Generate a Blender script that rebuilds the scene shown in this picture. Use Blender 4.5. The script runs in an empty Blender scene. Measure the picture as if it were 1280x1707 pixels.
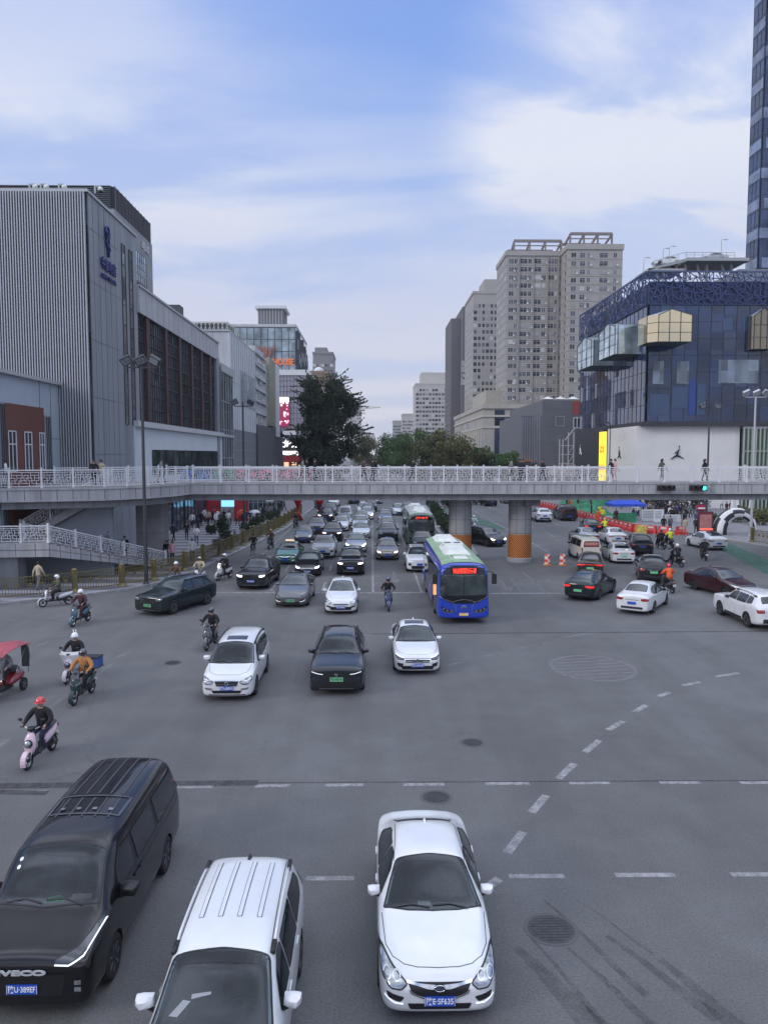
import bpy, bmesh, math, random
from mathutils import Vector, Matrix, geometry
from mathutils.bvhtree import BVHTree
random.seed(7); HAZE = 0.00018
R = math.radians; PI = math.pi
sc = bpy.context.scene
COL = sc.collection

# ------------------------------------------------------------------ camera
CH = 8.2; FPX = 1282.0
PITCH = math.atan(96/FPX); YAW = math.atan(20/FPX)
cam = bpy.data.cameras.new('camera'); camo = bpy.data.objects.new('camera', cam); COL.objects.link(camo)
cam.sensor_fit = 'VERTICAL'; cam.sensor_height = 36; cam.sensor_width = 27; cam.lens = 36*FPX/1707
cam.clip_start = 0.1; cam.clip_end = 6000
camo.location = (0, 0, CH); camo.rotation_euler = (PI/2-PITCH, 0, -YAW)
sc.camera = camo
sc.view_settings.view_transform = 'Standard'; sc.view_settings.look = 'None'
sc.view_settings.exposure = 0.55; sc.view_settings.gamma = 1
sc.render.resolution_x = 767; sc.render.resolution_y = 1024
sc.cycles.max_bounces = 6; sc.cycles.diffuse_bounces = 3; sc.cycles.glossy_bounces = 3
sc.cycles.transmission_bounces = 4; sc.cycles.caustics_reflective = False; sc.cycles.caustics_refractive = False
_f = Vector((math.sin(YAW)*math.cos(PITCH), math.cos(YAW)*math.cos(PITCH), -math.sin(PITCH)))
_r = Vector((math.cos(YAW), -math.sin(YAW), 0)); _u = _r.cross(_f)
def ray(x, y): return _f + _r*((x-640)/FPX) + _u*((853.5-y)/FPX)
def G(x, y, z=0.0):
    """point of the ground (or of height z) seen at this place of the photograph"""
    d = ray(x, y); t = (z-CH)/d.z
    return Vector((d.x*t, d.y*t, z))
def AT(x, y, Y):
    d = ray(x, y); t = Y/d.y
    return Vector((d.x*t, Y, CH+d.z*t))

# ------------------------------------------------------------------ world: sky with thin cloud
SUN_EL = R(24); SUN_AZ = R(-118)     # sun to the left and a little behind
w = bpy.data.worlds.new('World'); sc.world = w; w.use_nodes = True
nt = w.node_tree; nt.nodes.clear(); N = nt.nodes.new; LK = nt.links.new
out = N('ShaderNodeOutputWorld'); bg = N('ShaderNodeBackground'); LK(bg.outputs[0], out.inputs[0])
bg.inputs[1].default_value = 0.14
sky = N('ShaderNodeTexSky'); sky.sky_type = 'NISHITA'; sky.sun_disc = False
sky.sun_elevation = SUN_EL; sky.sun_rotation = SUN_AZ; sky.altitude = 400
sky.air_density = 1.0; sky.dust_density = 2.2; sky.ozone_density = 2.5
tc = N('ShaderNodeTexCoord'); sep = N('ShaderNodeSeparateXYZ'); LK(tc.outputs['Generated'], sep.inputs[0])
def mth(op, a, b=None, c=None):
    n = N('ShaderNodeMath'); n.operation = op
    for i, v in enumerate((a, b, c)):
        if v is None: continue
        if hasattr(v, 'links'): LK(v, n.inputs[i])
        else: n.inputs[i].default_value = v
    return n.outputs[0]
zc = mth('MAXIMUM', sep.outputs[2], 0.0)
den = mth('ADD', zc, 0.22)
px = mth('DIVIDE', sep.outputs[0], den); py = mth('DIVIDE', sep.outputs[1], den)
cmb = N('ShaderNodeCombineXYZ'); LK(px, cmb.inputs[0]); LK(py, cmb.inputs[1])
mp = N('ShaderNodeMapping'); LK(cmb.outputs[0], mp.inputs[0]); mp.inputs['Location'].default_value = (3.1, 1.35, 0)
mp.inputs['Rotation'].default_value = (0, 0, R(14)); mp.inputs['Scale'].default_value = (0.75, 1.5, 1)
nz = N('ShaderNodeTexNoise'); LK(mp.outputs[0], nz.inputs['Vector']); nz.inputs['Scale'].default_value = 1.5
nz.inputs['Detail'].default_value = 7; nz.inputs['Roughness'].default_value = 0.56; nz.inputs['Distortion'].default_value = 0.35
def ramp(fac, stops, interp='LINEAR'):
    n = N('ShaderNodeValToRGB'); LK(fac, n.inputs[0]); n.color_ramp.interpolation = interp
    e = n.color_ramp.elements
    while len(e) < len(stops): e.new(0.5)
    for i, (p_, c_) in enumerate(stops): e[i].position = p_; e[i].color = tuple(c_)+(1,) if len(c_) == 3 else c_
    return n.outputs[0]
cl = ramp(nz.outputs[0], [(0.38, (0, 0, 0)), (0.60, (1, 1, 1))], 'EASE')
# two broad banks of cloud (upper left and right of the street's axis) and the veil near the horizon
def bank(dx, dy, dz, lo, hi):
    d = N('ShaderNodeVectorMath'); d.operation = 'DOT_PRODUCT'; LK(tc.outputs['Generated'], d.inputs[0])
    v = Vector((dx, dy, dz)).normalized(); d.inputs[1].default_value = v
    m = N('ShaderNodeMapRange'); m.interpolation_type = 'SMOOTHSTEP'; LK(d.outputs['Value'], m.inputs[0])
    m.inputs[1].default_value = lo; m.inputs[2].default_value = hi; return m.outputs[0]
rb = ray(1150, 210).normalized(); b1 = bank(*rb, .955, .998)
lb = ray(20, 170).normalized(); b2 = bank(*lb, .90, .995)
hb = ray(760, 60).normalized(); b3 = bank(*hb, .93, .99)
base = mth('ADD', mth('MULTIPLY', b1, 1.0), mth('MULTIPLY', b2, 0.14))
veil = N('ShaderNodeMapRange'); veil.interpolation_type = 'SMOOTHSTEP'; LK(sep.outputs[2], veil.inputs[0])
veil.inputs[1].default_value = .50; veil.inputs[2].default_value = .22; veil.inputs[3].default_value = 0.02; veil.inputs[4].default_value = .52
cf = mth('MULTIPLY', mth('ADD', mth('ADD', base, veil.outputs[0]), mth('MULTIPLY', mth('SUBTRACT', 1.0, b3), 0.27)), mth('ADD', mth('MULTIPLY', cl, .95), 0.30))
cf = mth('MINIMUM', cf, 0.93)
mx = N('ShaderNodeMix'); mx.data_type = 'RGBA'; LK(cf, mx.inputs['Factor'])
gr = ramp(sep.outputs[2], [(0.0, (3.8, 3.75, 4.0)), (0.2, (3.1, 3.3, 4.1)), (0.34, (3.95, 4.1, 4.55)), (0.55, (3.8, 3.95, 4.7))])
sk2 = ramp(sep.outputs[2], [(0.0, (2.8, 2.95, 3.8)), (0.12, (2.5, 2.85, 4.0)), (0.25, (2.0, 2.6, 4.2)), (0.4, (1.3, 2.1, 4.3)), (0.55, (1.05, 1.85, 4.3)), (1.0, (0.9, 1.5, 3.2))])
mz = N('ShaderNodeMix'); mz.data_type = 'RGBA'; mz.inputs['Factor'].default_value = 0.88
LK(sky.outputs[0], mz.inputs['A']); LK(sk2, mz.inputs['B'])
LK(mz.outputs['Result'], mx.inputs['A']); LK(gr, mx.inputs['B']); 
# extra sky brightness added overhead and behind the viewer, unseen, to light the street
ov = N('ShaderNodeMapRange'); ov.interpolation_type = 'SMOOTHSTEP'; LK(sep.outputs[2], ov.inputs[0]); ov.inputs[1].default_value = .54; ov.inputs[2].default_value = .80; ov.inputs[3].default_value = 0; ov.inputs[4].default_value = 1.1
bh = N('ShaderNodeMapRange'); bh.interpolation_type = 'SMOOTHSTEP'; LK(sep.outputs[1], bh.inputs[0]); bh.inputs[1].default_value = .15; bh.inputs[2].default_value = -.6; bh.inputs[3].default_value = 0; bh.inputs[4].default_value = .25
tot = mth('ADD', mth('MULTIPLY', mth('ADD', ov.outputs[0], bh.outputs[0]), mth('ADD', mth('MULTIPLY', cl, 1.5), 0.25)), 1.0)
nm_ = N('ShaderNodeMix'); nm_.data_type = 'RGBA'; LK(mth('MINIMUM', mth('ADD', ov.outputs[0], bh.outputs[0]), 1.0), nm_.inputs['Factor']); LK(mx.outputs['Result'], nm_.inputs['A']); nm_.inputs['B'].default_value = (3.3, 3.6, 4.25, 1)
vs = N('ShaderNodeVectorMath'); vs.operation = 'SCALE'; LK(nm_.outputs['Result'], vs.inputs[0]); LK(tot, vs.inputs['Scale']); LK(vs.outputs[0], bg.inputs[0])
sl = bpy.data.lights.new('sun', 'SUN'); slo = bpy.data.objects.new('sun', sl); COL.objects.link(slo)
sl.energy = 0.9; sl.angle = R(14); sl.color = (1, .93, .84)
sd = Vector((math.sin(SUN_AZ)*math.cos(SUN_EL), math.cos(SUN_AZ)*math.cos(SUN_EL), math.sin(SUN_EL)))
slo.rotation_euler = sd.to_track_quat('Z', 'Y').to_euler()

# ------------------------------------------------------------------ materials
MATS = {}
def mat(name, col, rough=.6, metal=0, coat=0, spec=.5, noise=0, nscale=3, bump=0, emit=None, estr=0, stretch=(1, 1, 1), alpha=1, lo=.3, hi=.7):
    if name in MATS: return MATS[name]
    m = bpy.data.materials.new(name); m.use_nodes = True; t = m.node_tree; b = t.nodes['Principled BSDF']
    col = tuple(col)[:3]
    b.inputs['Base Color'].default_value = (*col, 1); b.inputs['Roughness'].default_value = rough
    b.inputs['Metallic'].default_value = metal; b.inputs['Coat Weight'].default_value = coat; b.inputs['Coat Roughness'].default_value = .04
    b.inputs['Specular IOR Level'].default_value = spec; b.inputs['Alpha'].default_value = alpha
    if emit: b.inputs['Emission Color'].default_value = (*emit, 1); b.inputs['Emission Strength'].default_value = estr
    if noise or bump:
        c = t.nodes.new('ShaderNodeTexCoord'); mp = t.nodes.new('ShaderNodeMapping'); t.links.new(c.outputs['Object'], mp.inputs[0])
        mp.inputs['Scale'].default_value = stretch
        n = t.nodes.new('ShaderNodeTexNoise'); n.inputs['Scale'].default_value = nscale; n.inputs['Detail'].default_value = 6; n.inputs['Roughness'].default_value = .6
        t.links.new(mp.outputs[0], n.inputs['Vector'])
        if noise:
            r = t.nodes.new('ShaderNodeValToRGB'); t.links.new(n.outputs[0], r.inputs[0])
            r.color_ramp.elements[0].position = lo; r.color_ramp.elements[1].position = hi
            r.color_ramp.elements[0].color = (*[v*(1-noise) for v in col], 1); r.color_ramp.elements[1].color = (*[min(1, v*(1+noise)) for v in col], 1)
            t.links.new(r.outputs[0], b.inputs['Base Color'])
        if bump:
            bp = t.nodes.new('ShaderNodeBump'); bp.inputs['Strength'].default_value = bump; bp.inputs['Distance'].default_value = .02
            t.links.new(n.outputs[0], bp.inputs['Height']); t.links.new(bp.outputs[0], b.inputs['Normal'])
    MATS[name] = m; return m
def paint(name, col, metal=.0, dirt=.06):
    m = mat('paint '+name, col, .3, metal, .9, .4 if max(col) > .05 else .08, noise=dirt, nscale=2.2, lo=.2, hi=.8); return m
def flat(name, col, rough=.7, **k): return mat(name, col, rough, **k)
BLK = mat('black plastic', (.012, .012, .014), .5)
RUB = mat('tyre rubber', (.012, .012, .013), .85, noise=.3, nscale=8)
ALU = mat('alloy', (.42, .43, .45), .3, 1)
CHR = mat('chrome', (.6, .61, .63), .12, 1)
GLS = mat('dark car glass', (.012, .017, .022), .04, 0, 0, .8, noise=.5, nscale=1.5)
GLT = mat('tinted windscreen', (.022, .034, .045), .05, 0, 0, .75, noise=.55, nscale=2.2)
LMP = mat('headlight glass', (.34, .36, .38), .14, .7, 1.0, noise=.5, nscale=14)
LMD = mat('dark lamp glass', (.04, .045, .055), .08, .2, 1.0)
LON = mat('lit lamp', (.9, .9, .9), .3, emit=(1, .95, .85), estr=2.2)
DRL = mat('daytime light strip', (.9, .95, 1), .2, emit=(.9, .97, 1), estr=.5)
TLR = mat('red tail lamp', (.25, .01, .012), .15, 0, 1)
TLO = mat('lit tail lamp', (.5, .02, .02), .2, emit=(1, .03, .02), estr=.55)
PBL = mat('plate blue', (.015, .07, .42), .4); PGR = mat('plate green', (.16, .50, .26), .4); PYE = mat('plate yellow', (.75, .42, .03), .4)
WHT = mat('white lettering', (.75, .76, .78), .5); BLT = mat('black lettering', (.01, .01, .01), .5)
CWS = bpy.data.materials.new('clear windscreen'); CWS.use_nodes = True; _t = CWS.node_tree; _t.nodes.clear(); _o = _t.nodes.new('ShaderNodeOutputMaterial'); _m = _t.nodes.new('ShaderNodeMixShader'); _a = _t.nodes.new('ShaderNodeBsdfTransparent'); _g = _t.nodes.new('ShaderNodeBsdfGlossy'); _fr = _t.nodes.new('ShaderNodeFresnel')
_fr.inputs[0].default_value = 1.62; _a.inputs[0].default_value = (.50, .58, .60, 1); _g.inputs['Roughness'].default_value = .03; _g.inputs['Color'].default_value = (.85, .92, 1, 1); _t.links.new(_fr.outputs[0], _m.inputs[0]); _t.links.new(_a.outputs[0], _m.inputs[1]); _t.links.new(_g.outputs[0], _m.inputs[2]); _t.links.new(_m.outputs[0], _o.inputs[0])
GRL = mat('grille black', (.016, .016, .018), .35, .2)
WARN = mat('amber lamp', (.6, .2, .02), .2, 0, 1)

# ------------------------------------------------------------------ mesh helpers
class MB:
    def __init__(s): s.v = []; s.f = []; s.m = []; s.cur = 0
    def poly(s, pts, m=None):
        b = len(s.v); s.v += [tuple(p) for p in pts]; s.f.append(tuple(range(b, b+len(pts)))); s.m.append(s.cur if m is None else m)
    def raw(s, vs, fs, m=None):
        b = len(s.v); s.v += [tuple(p) for p in vs]
        for f in fs: s.f.append(tuple(i+b for i in f)); s.m.append(s.cur if m is None else m)
    def box(s, x0, x1, y0, y1, z0, z1, m=None, M=None):
        vs = [Vector((x, y, z)) for z in (z0, z1) for y in (y0, y1) for x in (x0, x1)]
        if M is not None: vs = [M @ v for v in vs]
        s.raw(vs, [(0, 2, 3, 1), (4, 5, 7, 6), (0, 1, 5, 4), (2, 6, 7, 3), (0, 4, 6, 2), (1, 3, 7, 5)], m)
    def prism(s, pts, z0, z1, m=None):   # footprint pts (ccw) extruded
        n = len(pts)
        vs = [(p[0], p[1], z0) for p in pts]+[(p[0], p[1], z1) for p in pts]
        s.raw(vs, [tuple(range(n-1, -1, -1)), tuple(range(n, 2*n))]+[(i, (i+1) % n, n+(i+1) % n, n+i) for i in range(n)], m)
    def bar(s, a, b, w, h=None, m=None):
        """square bar between two points"""
        a = Vector(a); b = Vector(b); h = h or w; d = (b-a); L = d.length
        if L < 1e-6: return
        q = d.to_track_quat('Y', 'Z').to_matrix().to_4x4(); M = Matrix.Translation(a) @ q
        s.box(-w/2, w/2, 0, L, -h/2, h/2, m, M)
    def tube(s, pts, r, n=8, m=None, caps=True):
        pts = [Vector(p) for p in pts]; rs = r if isinstance(r, (list, tuple)) else [r]*len(pts)
        b = len(s.v); k = len(pts); mm = s.cur if m is None else m
        for i, p in enumerate(pts):
            d = (pts[min(i+1, k-1)]-pts[max(i-1, 0)]).normalized()
            q = d.to_track_quat('Z', 'Y')
            for j in range(n):
                a = 2*PI*j/n; s.v.append(tuple(p+q @ Vector((math.cos(a)*rs[i], math.sin(a)*rs[i], 0))))
        for i in range(k-1):
            for j in range(n):
                s.f.append((b+i*n+j, b+i*n+(j+1) % n, b+(i+1)*n+(j+1) % n, b+(i+1)*n+j)); s.m.append(mm)
        if caps:
            s.f.append(tuple(b+j for j in range(n-1, -1, -1))); s.m.append(mm)
            s.f.append(tuple(b+(k-1)*n+j for j in range(n))); s.m.append(mm)
    def lathe(s, prof, axis='Z', n=24, m=None, M=None, closed=False):
        b = len(s.v); k = len(prof); mm = s.cur if m is None else m
        for (r_, z) in prof:
            for j in range(n):
                a = 2*PI*j/n; c, d = math.cos(a)*r_, math.sin(a)*r_
                v = Vector((c, d, z)) if axis == 'Z' else (Vector((z, c, d)) if axis == 'X' else Vector((c, z, d)))
                if M is not None: v = M @ v
                s.v.append(tuple(v))
        rng = k if closed else k-1
        for i in range(rng):
            i2 = (i+1) % k
            for j in range(n): s.f.append((b+i*n+j, b+i*n+(j+1) % n, b+i2*n+(j+1) % n, b+i2*n+j)); s.m.append(mm)
        if not closed:
            s.f.append(tuple(b+j for j in range(n))[::-1]); s.m.append(mm)
            s.f.append(tuple(b+(k-1)*n+j for j in range(n))); s.m.append(mm)
    def ball(s, c, r, n=10, m=None, sc_=(1, 1, 1)):
        k = n//2+1; c = Vector(c)
        prof = [(math.sin(PI*i/k)*r, -math.cos(PI*i/k)*r) for i in range(k+1)]
        prof[0] = (r*.02, -r); prof[-1] = (r*.02, r)
        s.lathe(prof, 'Z', n, m, Matrix.Translation(c) @ Matrix.Diagonal((*sc_, 1)))
    def mesh(s, name, mats, smooth=False):
        me = bpy.data.meshes.new(name); me.from_pydata(s.v, [], s.f)
        if isinstance(mats, (list, tuple)):
            for x in mats: me.materials.append(x)
        else: me.materials.append(mats)
        me.polygons.foreach_set('material_index', s.m)
        if smooth: me.polygons.foreach_set('use_smooth', [True]*len(me.polygons))
        me.update(); return me
    def build(s, name, mats, parent=None, smooth=False, loc=None):
        o = bpy.data.objects.new(name, s.mesh(name, mats, smooth)); COL.objects.link(o)
        if parent: o.parent = parent
        if loc is not None: o.location = loc
        return o
def fixn(o):
    bm = bmesh.new(); bm.from_mesh(o.data); bmesh.ops.remove_doubles(bm, verts=bm.verts, dist=1e-5)
    bmesh.ops.recalc_face_normals(bm, faces=bm.faces); bm.to_mesh(o.data); bm.free(); return o
def autosmooth(o, ang=40):
    me = o.data; me.polygons.foreach_set('use_smooth', [True]*len(me.polygons))
    bm = bmesh.new(); bm.from_mesh(me)
    for e in bm.edges:
        e.smooth = len(e.link_faces) == 2 and e.calc_face_angle(0) < R(ang)
    bm.to_mesh(me); bm.free(); return o
def tag(o, label, cat, group=None, kind=None):
    o['label'] = label; o['category'] = cat
    if group: o['group'] = group
    if kind: o['kind'] = kind
    return o
def struct(o): o['kind'] = 'structure'; return o
def empty(name, loc=(0, 0, 0), rz=0):
    o = bpy.data.objects.new(name, None); COL.objects.link(o); o.empty_display_size = .3
    o.location = loc; o.rotation_euler = (0, 0, rz); return o
def kids(o): return [c for c in KID.get(o, [])]
KID = {}
def mk(o, par): o.parent = par; KID.setdefault(par, []).append(o); return o
def part(mb, name, mats, par, smooth=False, loc=None):
    o = mb.build(name, mats, None, smooth, loc); return mk(o, par)
def copy_tree(o, par=None):
    c = o.copy(); COL.objects.link(c)
    if par: mk(c, par)
    for ch in KID.get(o, []): copy_tree(ch, c)
    return c
def kill_tree(o):
    for ch in KID.get(o, []): kill_tree(ch)
    bpy.data.objects.remove(o, do_unlink=True)
def recol(o, table):
    """table: {material name: material}; overrides slots on this object and its children"""
    if o.type == 'MESH':
        for i, s in enumerate(o.material_slots):
            b = o.data.materials[i]
            if b and b.name in table: s.link = 'OBJECT'; s.material = table[b.name]
            elif s.link == 'OBJECT': s.link = 'DATA'
    for ch in KID.get(o, []): recol(ch, table)
def evald(o):
    dg = bpy.context.evaluated_depsgraph_get(); dg.update()
    return bpy.data.meshes.new_from_object(o.evaluated_get(dg), depsgraph=dg)
def subd(o, lv=2):
    m = o.modifiers.new('s', 'SUBSURF'); m.levels = lv; m.render_levels = lv
    me = evald(o); o.modifiers.clear(); o.data = me; return o
def boolean(o, cutter):
    m = o.modifiers.new('b', 'BOOLEAN'); m.object = cutter; m.operation = 'DIFFERENCE'; m.solver = 'EXACT'
    me = evald(o); o.modifiers.clear(); o.data = me; bpy.data.objects.remove(cutter, do_unlink=True); return o
_font = {}
def text_mesh(s, size=1.0, ext=.004, bold=0.0):
    key = (s, size, ext, bold)
    if key in _font: return _font[key]
    c = bpy.data.curves.new('t', 'FONT'); c.body = s; c.size = size; c.extrude = ext; c.align_x = 'CENTER'; c.align_y = 'CENTER'; c.offset = bold
    c.resolution_u = 3
    o = bpy.data.objects.new('t', c); COL.objects.link(o); me = evald(o)
    bpy.data.objects.remove(o, do_unlink=True); bpy.data.curves.remove(c); _font[key] = me; return me
def text(s, size, m, par, M, name='lettering', ext=.004, width=None, bold=0.0):
    """upright text; M places it (local x = reading direction, local y = up, z = towards the reader)"""
    me = text_mesh(s, size, ext, bold).copy(); me.name = name
    if width:
        xs = [v.co.x for v in me.vertices]
        if xs: k = width/(max(xs)-min(xs)); me.transform(Matrix.Diagonal((k, 1, 1, 1)))
    me.transform(M); me.materials.clear(); me.materials.append(m)
    o = bpy.data.objects.new(name, me); COL.objects.link(o)
    if par: mk(o, par)
    return o
def facing(n, o):
    """matrix for text lying on a vertical wall with outward normal n at o"""
    n = Vector(n).normalized(); up = Vector((0, 0, 1)); x = up.cross(n)
    M = Matrix((x, up, n)).transposed().to_4x4(); M.translation = Vector(o); return M
# ------------------------------------------------------------------ cars
class Shell:
    """smooth lofted body with a ray-cast tool that lays windows, lamps and trim on it"""
    def __init__(s, st, slots, wheels, crown=.03, creases=.35, lv=2, tumble=(.5, .88), midz=None):
        mb = MB(); n = None; rows = []
        for (y, zb, zbelt, zt, w_, wr) in st:
            zb -= .045
            a = zt-zbelt; wb = w_*.965; mz = zb+(zbelt-zb)*.52
            P = [(0, zb), (w_*.84, zb), (w_*.965, zb+.07), (w_*.995, zb+(mz-zb)*.55), (w_, mz), (w_*.992, mz+(zbelt-mz)*.7), (wb, zbelt),
                 (wb+(wr-wb)*tumble[0], zbelt+a*.48), (wr, zbelt+a*tumble[1]), (wr*.80, zt-a*.0), (wr*.4, zt+crown*.8), (0, zt+crown)]
            ring = [(x, y, z) for x, z in P]+[(-x, y, z) for x, z in P[-2:0:-1]]
            n = len(ring); rows.append(ring)
        for r_ in rows: mb.v += r_
        k = len(rows)
        for i in range(k-1):
            for j in range(n):
                mb.f.append((i*n+j, (i+1)*n+j, (i+1)*n+(j+1) % n, i*n+(j+1) % n)); mb.m.append(0)
        for i in (0, k-1):      # end caps as a strip of quads
            b = i*n; h = n//2
            for j in range(h):
                a_, b_, c_, d_ = b+j, b+j+1, b+(n-j-1) % n, b+(n-j) % n
                q = [a_, b_, c_, d_]; q = list(dict.fromkeys(q))
                if len(q) > 2: mb.f.append(tuple(q if i == 0 else q[::-1])); mb.m.append(0)
        o = mb.build('body', [slots, BLK]); fixn(o)
        bm = bmesh.new(); bm.from_mesh(o.data)
        cl = bm.edges.layers.float.new('crease_edge'); bm.verts.ensure_lookup_table()
        key = {}
        for i, r_ in enumerate(rows):
            for j in (6, n-6): key[tuple(round(c, 4) for c in r_[j])] = (i, 'b')
            for j in (8, n-8): key[tuple(round(c, 4) for c in r_[j])] = (i, 'r')
        for e in bm.edges:
            a, b = [key.get(tuple(round(c, 4) for c in v.co)) for v in e.verts]
            if a and b and a[1] == b[1] and a[0] != b[0]: e[cl] = creases if a[1] == 'b' else creases*.6
        bm.to_mesh(o.data); bm.free()
        subd(o, lv)
        s.bvh = BVHTree.FromPolygons([v.co.copy() for v in o.data.vertices], [tuple(p.vertices) for p in o.data.polygons])
        for (y, x, r_, wd) in wheels:
            c = MB(); c.lathe([(r_, -1.2*1), (r_, 1.2)], 'X', 28)
            c2 = MB()
            for sg in (-1, 1):
                c2 = MB(); M = Matrix.Translation((sg*(x+.22), y, r_-.055)) ; c2.lathe([(r_+.0, -.42), (r_+.0, .42)], 'X', 28, 0, M)
                co = c2.build('cut', [BLK]); fixn(co); boolean(o, co)
        me = o.data; me.polygons.foreach_set('use_smooth', [True]*len(me.polygons))
        bm = bmesh.new(); bm.from_mesh(me)
        for e in bm.edges: e.smooth = len(e.link_faces) == 2 and e.calc_face_angle(0) < R(38)
        bm.to_mesh(me); bm.free()
        s.o = o
    def hit(s, p, ax, sg):
        """ax: 'front' (p = x,z) 'rear' (x,z) 'top' (x,y) 'side' (y,z; sg = side)"""
        if ax == 'front': o, d = Vector((p[0], -3, p[1])), Vector((0, 1, 0))
        elif ax == 'rear': o, d = Vector((p[0], 30, p[1])), Vector((0, -1, 0))
        elif ax == 'top': o, d = Vector((p[0], p[1], 9)), Vector((0, 0, -1))
        else: o, d = Vector((sg*6, p[0], p[1])), Vector((-sg, 0, 0))
        h = s.bvh.ray_cast(o, d)
        return (h[0], h[1], d) if h[0] is not None else (None, None, d)
    def patch(s, mb, poly, ax, off=.006, sg=1, step=.07, m=0, rnd=0, thick=0):
        pts = [Vector(p) for p in poly]
        if rnd: pts = roundpoly(pts, rnd)
        # resample the outline
        bd = []
        for i, a in enumerate(pts):
            b = pts[(i+1) % len(pts)]; k = max(1, int((b-a).length/step))
            bd += [a.lerp(b, j/k) for j in range(k)]
        x0, x1 = min(p.x for p in bd), max(p.x for p in bd); y0, y1 = min(p.y for p in bd), max(p.y for p in bd)
        ins = []
        nx = int((x1-x0)/step); ny = int((y1-y0)/step)
        for i in range(1, nx+1):
            for j in range(1, ny+1):
                q = Vector((x0+(x1-x0)*i/(nx+1), y0+(y1-y0)*j/(ny+1)))
                if inpoly(q, bd) and min((q-b).length for b in bd) > step*.4: ins.append(q)
        al = bd+ins
        vs, es, fs, _, _, _ = geometry.delaunay_2d_cdt(al, [(i, (i+1) % len(bd)) for i in range(len(bd))], [], 2, 1e-5)
        V3 = []; ok = []
        for v in vs:
            h, nn, d = s.hit((v.x, v.y), ax, sg)
            if h is None: V3.append(Vector()); ok.append(False); continue
            if nn.dot(d) > 0: nn = -nn
            V3.append(h+nn*off); ok.append(True)
        out = []
        for f in fs:
            c = sum((Vector(vs[i]) for i in f), Vector((0, 0)))/len(f)
            if all(ok[i] for i in f) and inpoly(c, bd):
                a, b, c_ = [V3[i] for i in f[:3]]
                nrm = (b-a).cross(c_-a); dd = s.hit((0, 0), ax, sg)[2]
                out.append(tuple(f) if nrm.dot(dd) < 0 else tuple(f)[::-1])
        mb.raw(V3, out, m)
        return V3
    def ribbon(s, mb, line, ax, w=.012, off=.004, sg=1, step=.08, m=0, closed=False):
        pts = [Vector(p) for p in line]; 
        if closed: pts.append(pts[0])
        fine = []
        for a, b in zip(pts[:-1], pts[1:]):
            k = max(1, int((b-a).length/step)); fine += [a.lerp(b, j/k) for j in range(k)]
        fine.append(pts[-1]); prev = None
        for i, p in enumerate(fine):
            d = (fine[min(i+1, len(fine)-1)]-fine[max(i-1, 0)]); d = d.normalized() if d.length else Vector((1, 0)); q = Vector((-d.y, d.x))*w/2
            c = []
            for t in (p-q, p+q):
                h, nn, dd = s.hit(t, ax, sg)
                if h is None: c = None; break
                if nn.dot(dd) > 0: nn = -nn
                c.append(h+nn*off)
            if c and prev: mb.poly([prev[0], prev[1], c[1], c[0]], m)
            prev = c
def inpoly(q, P):
    c = False; j = len(P)-1
    for i in range(len(P)):
        if (P[i].y > q.y) != (P[j].y > q.y) and q.x < (P[j].x-P[i].x)*(q.y-P[i].y)/(P[j].y-P[i].y+1e-12)+P[i].x: c = not c
        j = i
    return c
def roundpoly(P, r):
    out = []; n = len(P)
    for i in range(n):
        a, b, c = P[i-1], P[i], P[(i+1) % n]; u = (a-b); v = (c-b); k = min(r, u.length*.45, v.length*.45)
        p0 = b+u.normalized()*k; p1 = b+v.normalized()*k
        for t in (0, .25, .5, .75, 1): out.append(p0*(1-t)**2+b*2*t*(1-t)+p1*t*t)
    return out
def mir(P): return [(-x, y) for x, y in P][::-1]
def wheel_meshes(r, wd, style=0):
    t = MB(); h = wd/2
    t.lathe([(r*.66, -h), (r*.93, -h), (r, -h*.7), (r, h*.7), (r*.93, h), (r*.66, h), (r*.64, h*.3), (r*.64, -h*.3)], 'X', 28, 0, closed=True)
    rm = MB(); ri = r*.665
    rm.lathe([(ri, h*.95), (ri*.92, h*.98), (ri*.9, h*.4), (ri*.88, h*.1), (.01, h*.05)], 'X', 28, 1)
    ns = (5, 10, 7)[style]
    for k in range(ns):
        a = 2*PI*k/ns
        for da in ((-.13, .13) if style == 0 else (0,)):
            c, d = math.cos(a), math.sin(a); c2, d2 = math.cos(a+da), math.sin(a+da)
            rm.bar((h*.78, c*r*.06, d*r*.06), (h*.86, c2*ri*.95, d2*ri*.95), r*(.085 if style else .075), .03, 0)
    rm.lathe([(r*.15, h*.6), (r*.15, h*.9), (r*.05, h*.95)], 'X', 12, 0)
    tm = t.mesh('wheel', RUB, True); rmm = rm.mesh('rim', [ALU, BLK], False)
    return tm, rmm
def add_wheels(root, ys, x, r, wd, style=0):
    tm, rm = wheel_meshes(r, wd, style)
    for y in ys:
        for sg in (-1, 1):
            o = bpy.data.objects.new('wheel', tm); COL.objects.link(o); mk(o, root); o.location = (sg*(x-wd/2), y, r)
            if sg < 0: o.rotation_euler = (0, 0, PI)
            q = bpy.data.objects.new('rim', rm); COL.objects.link(q); mk(q, o)
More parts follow.
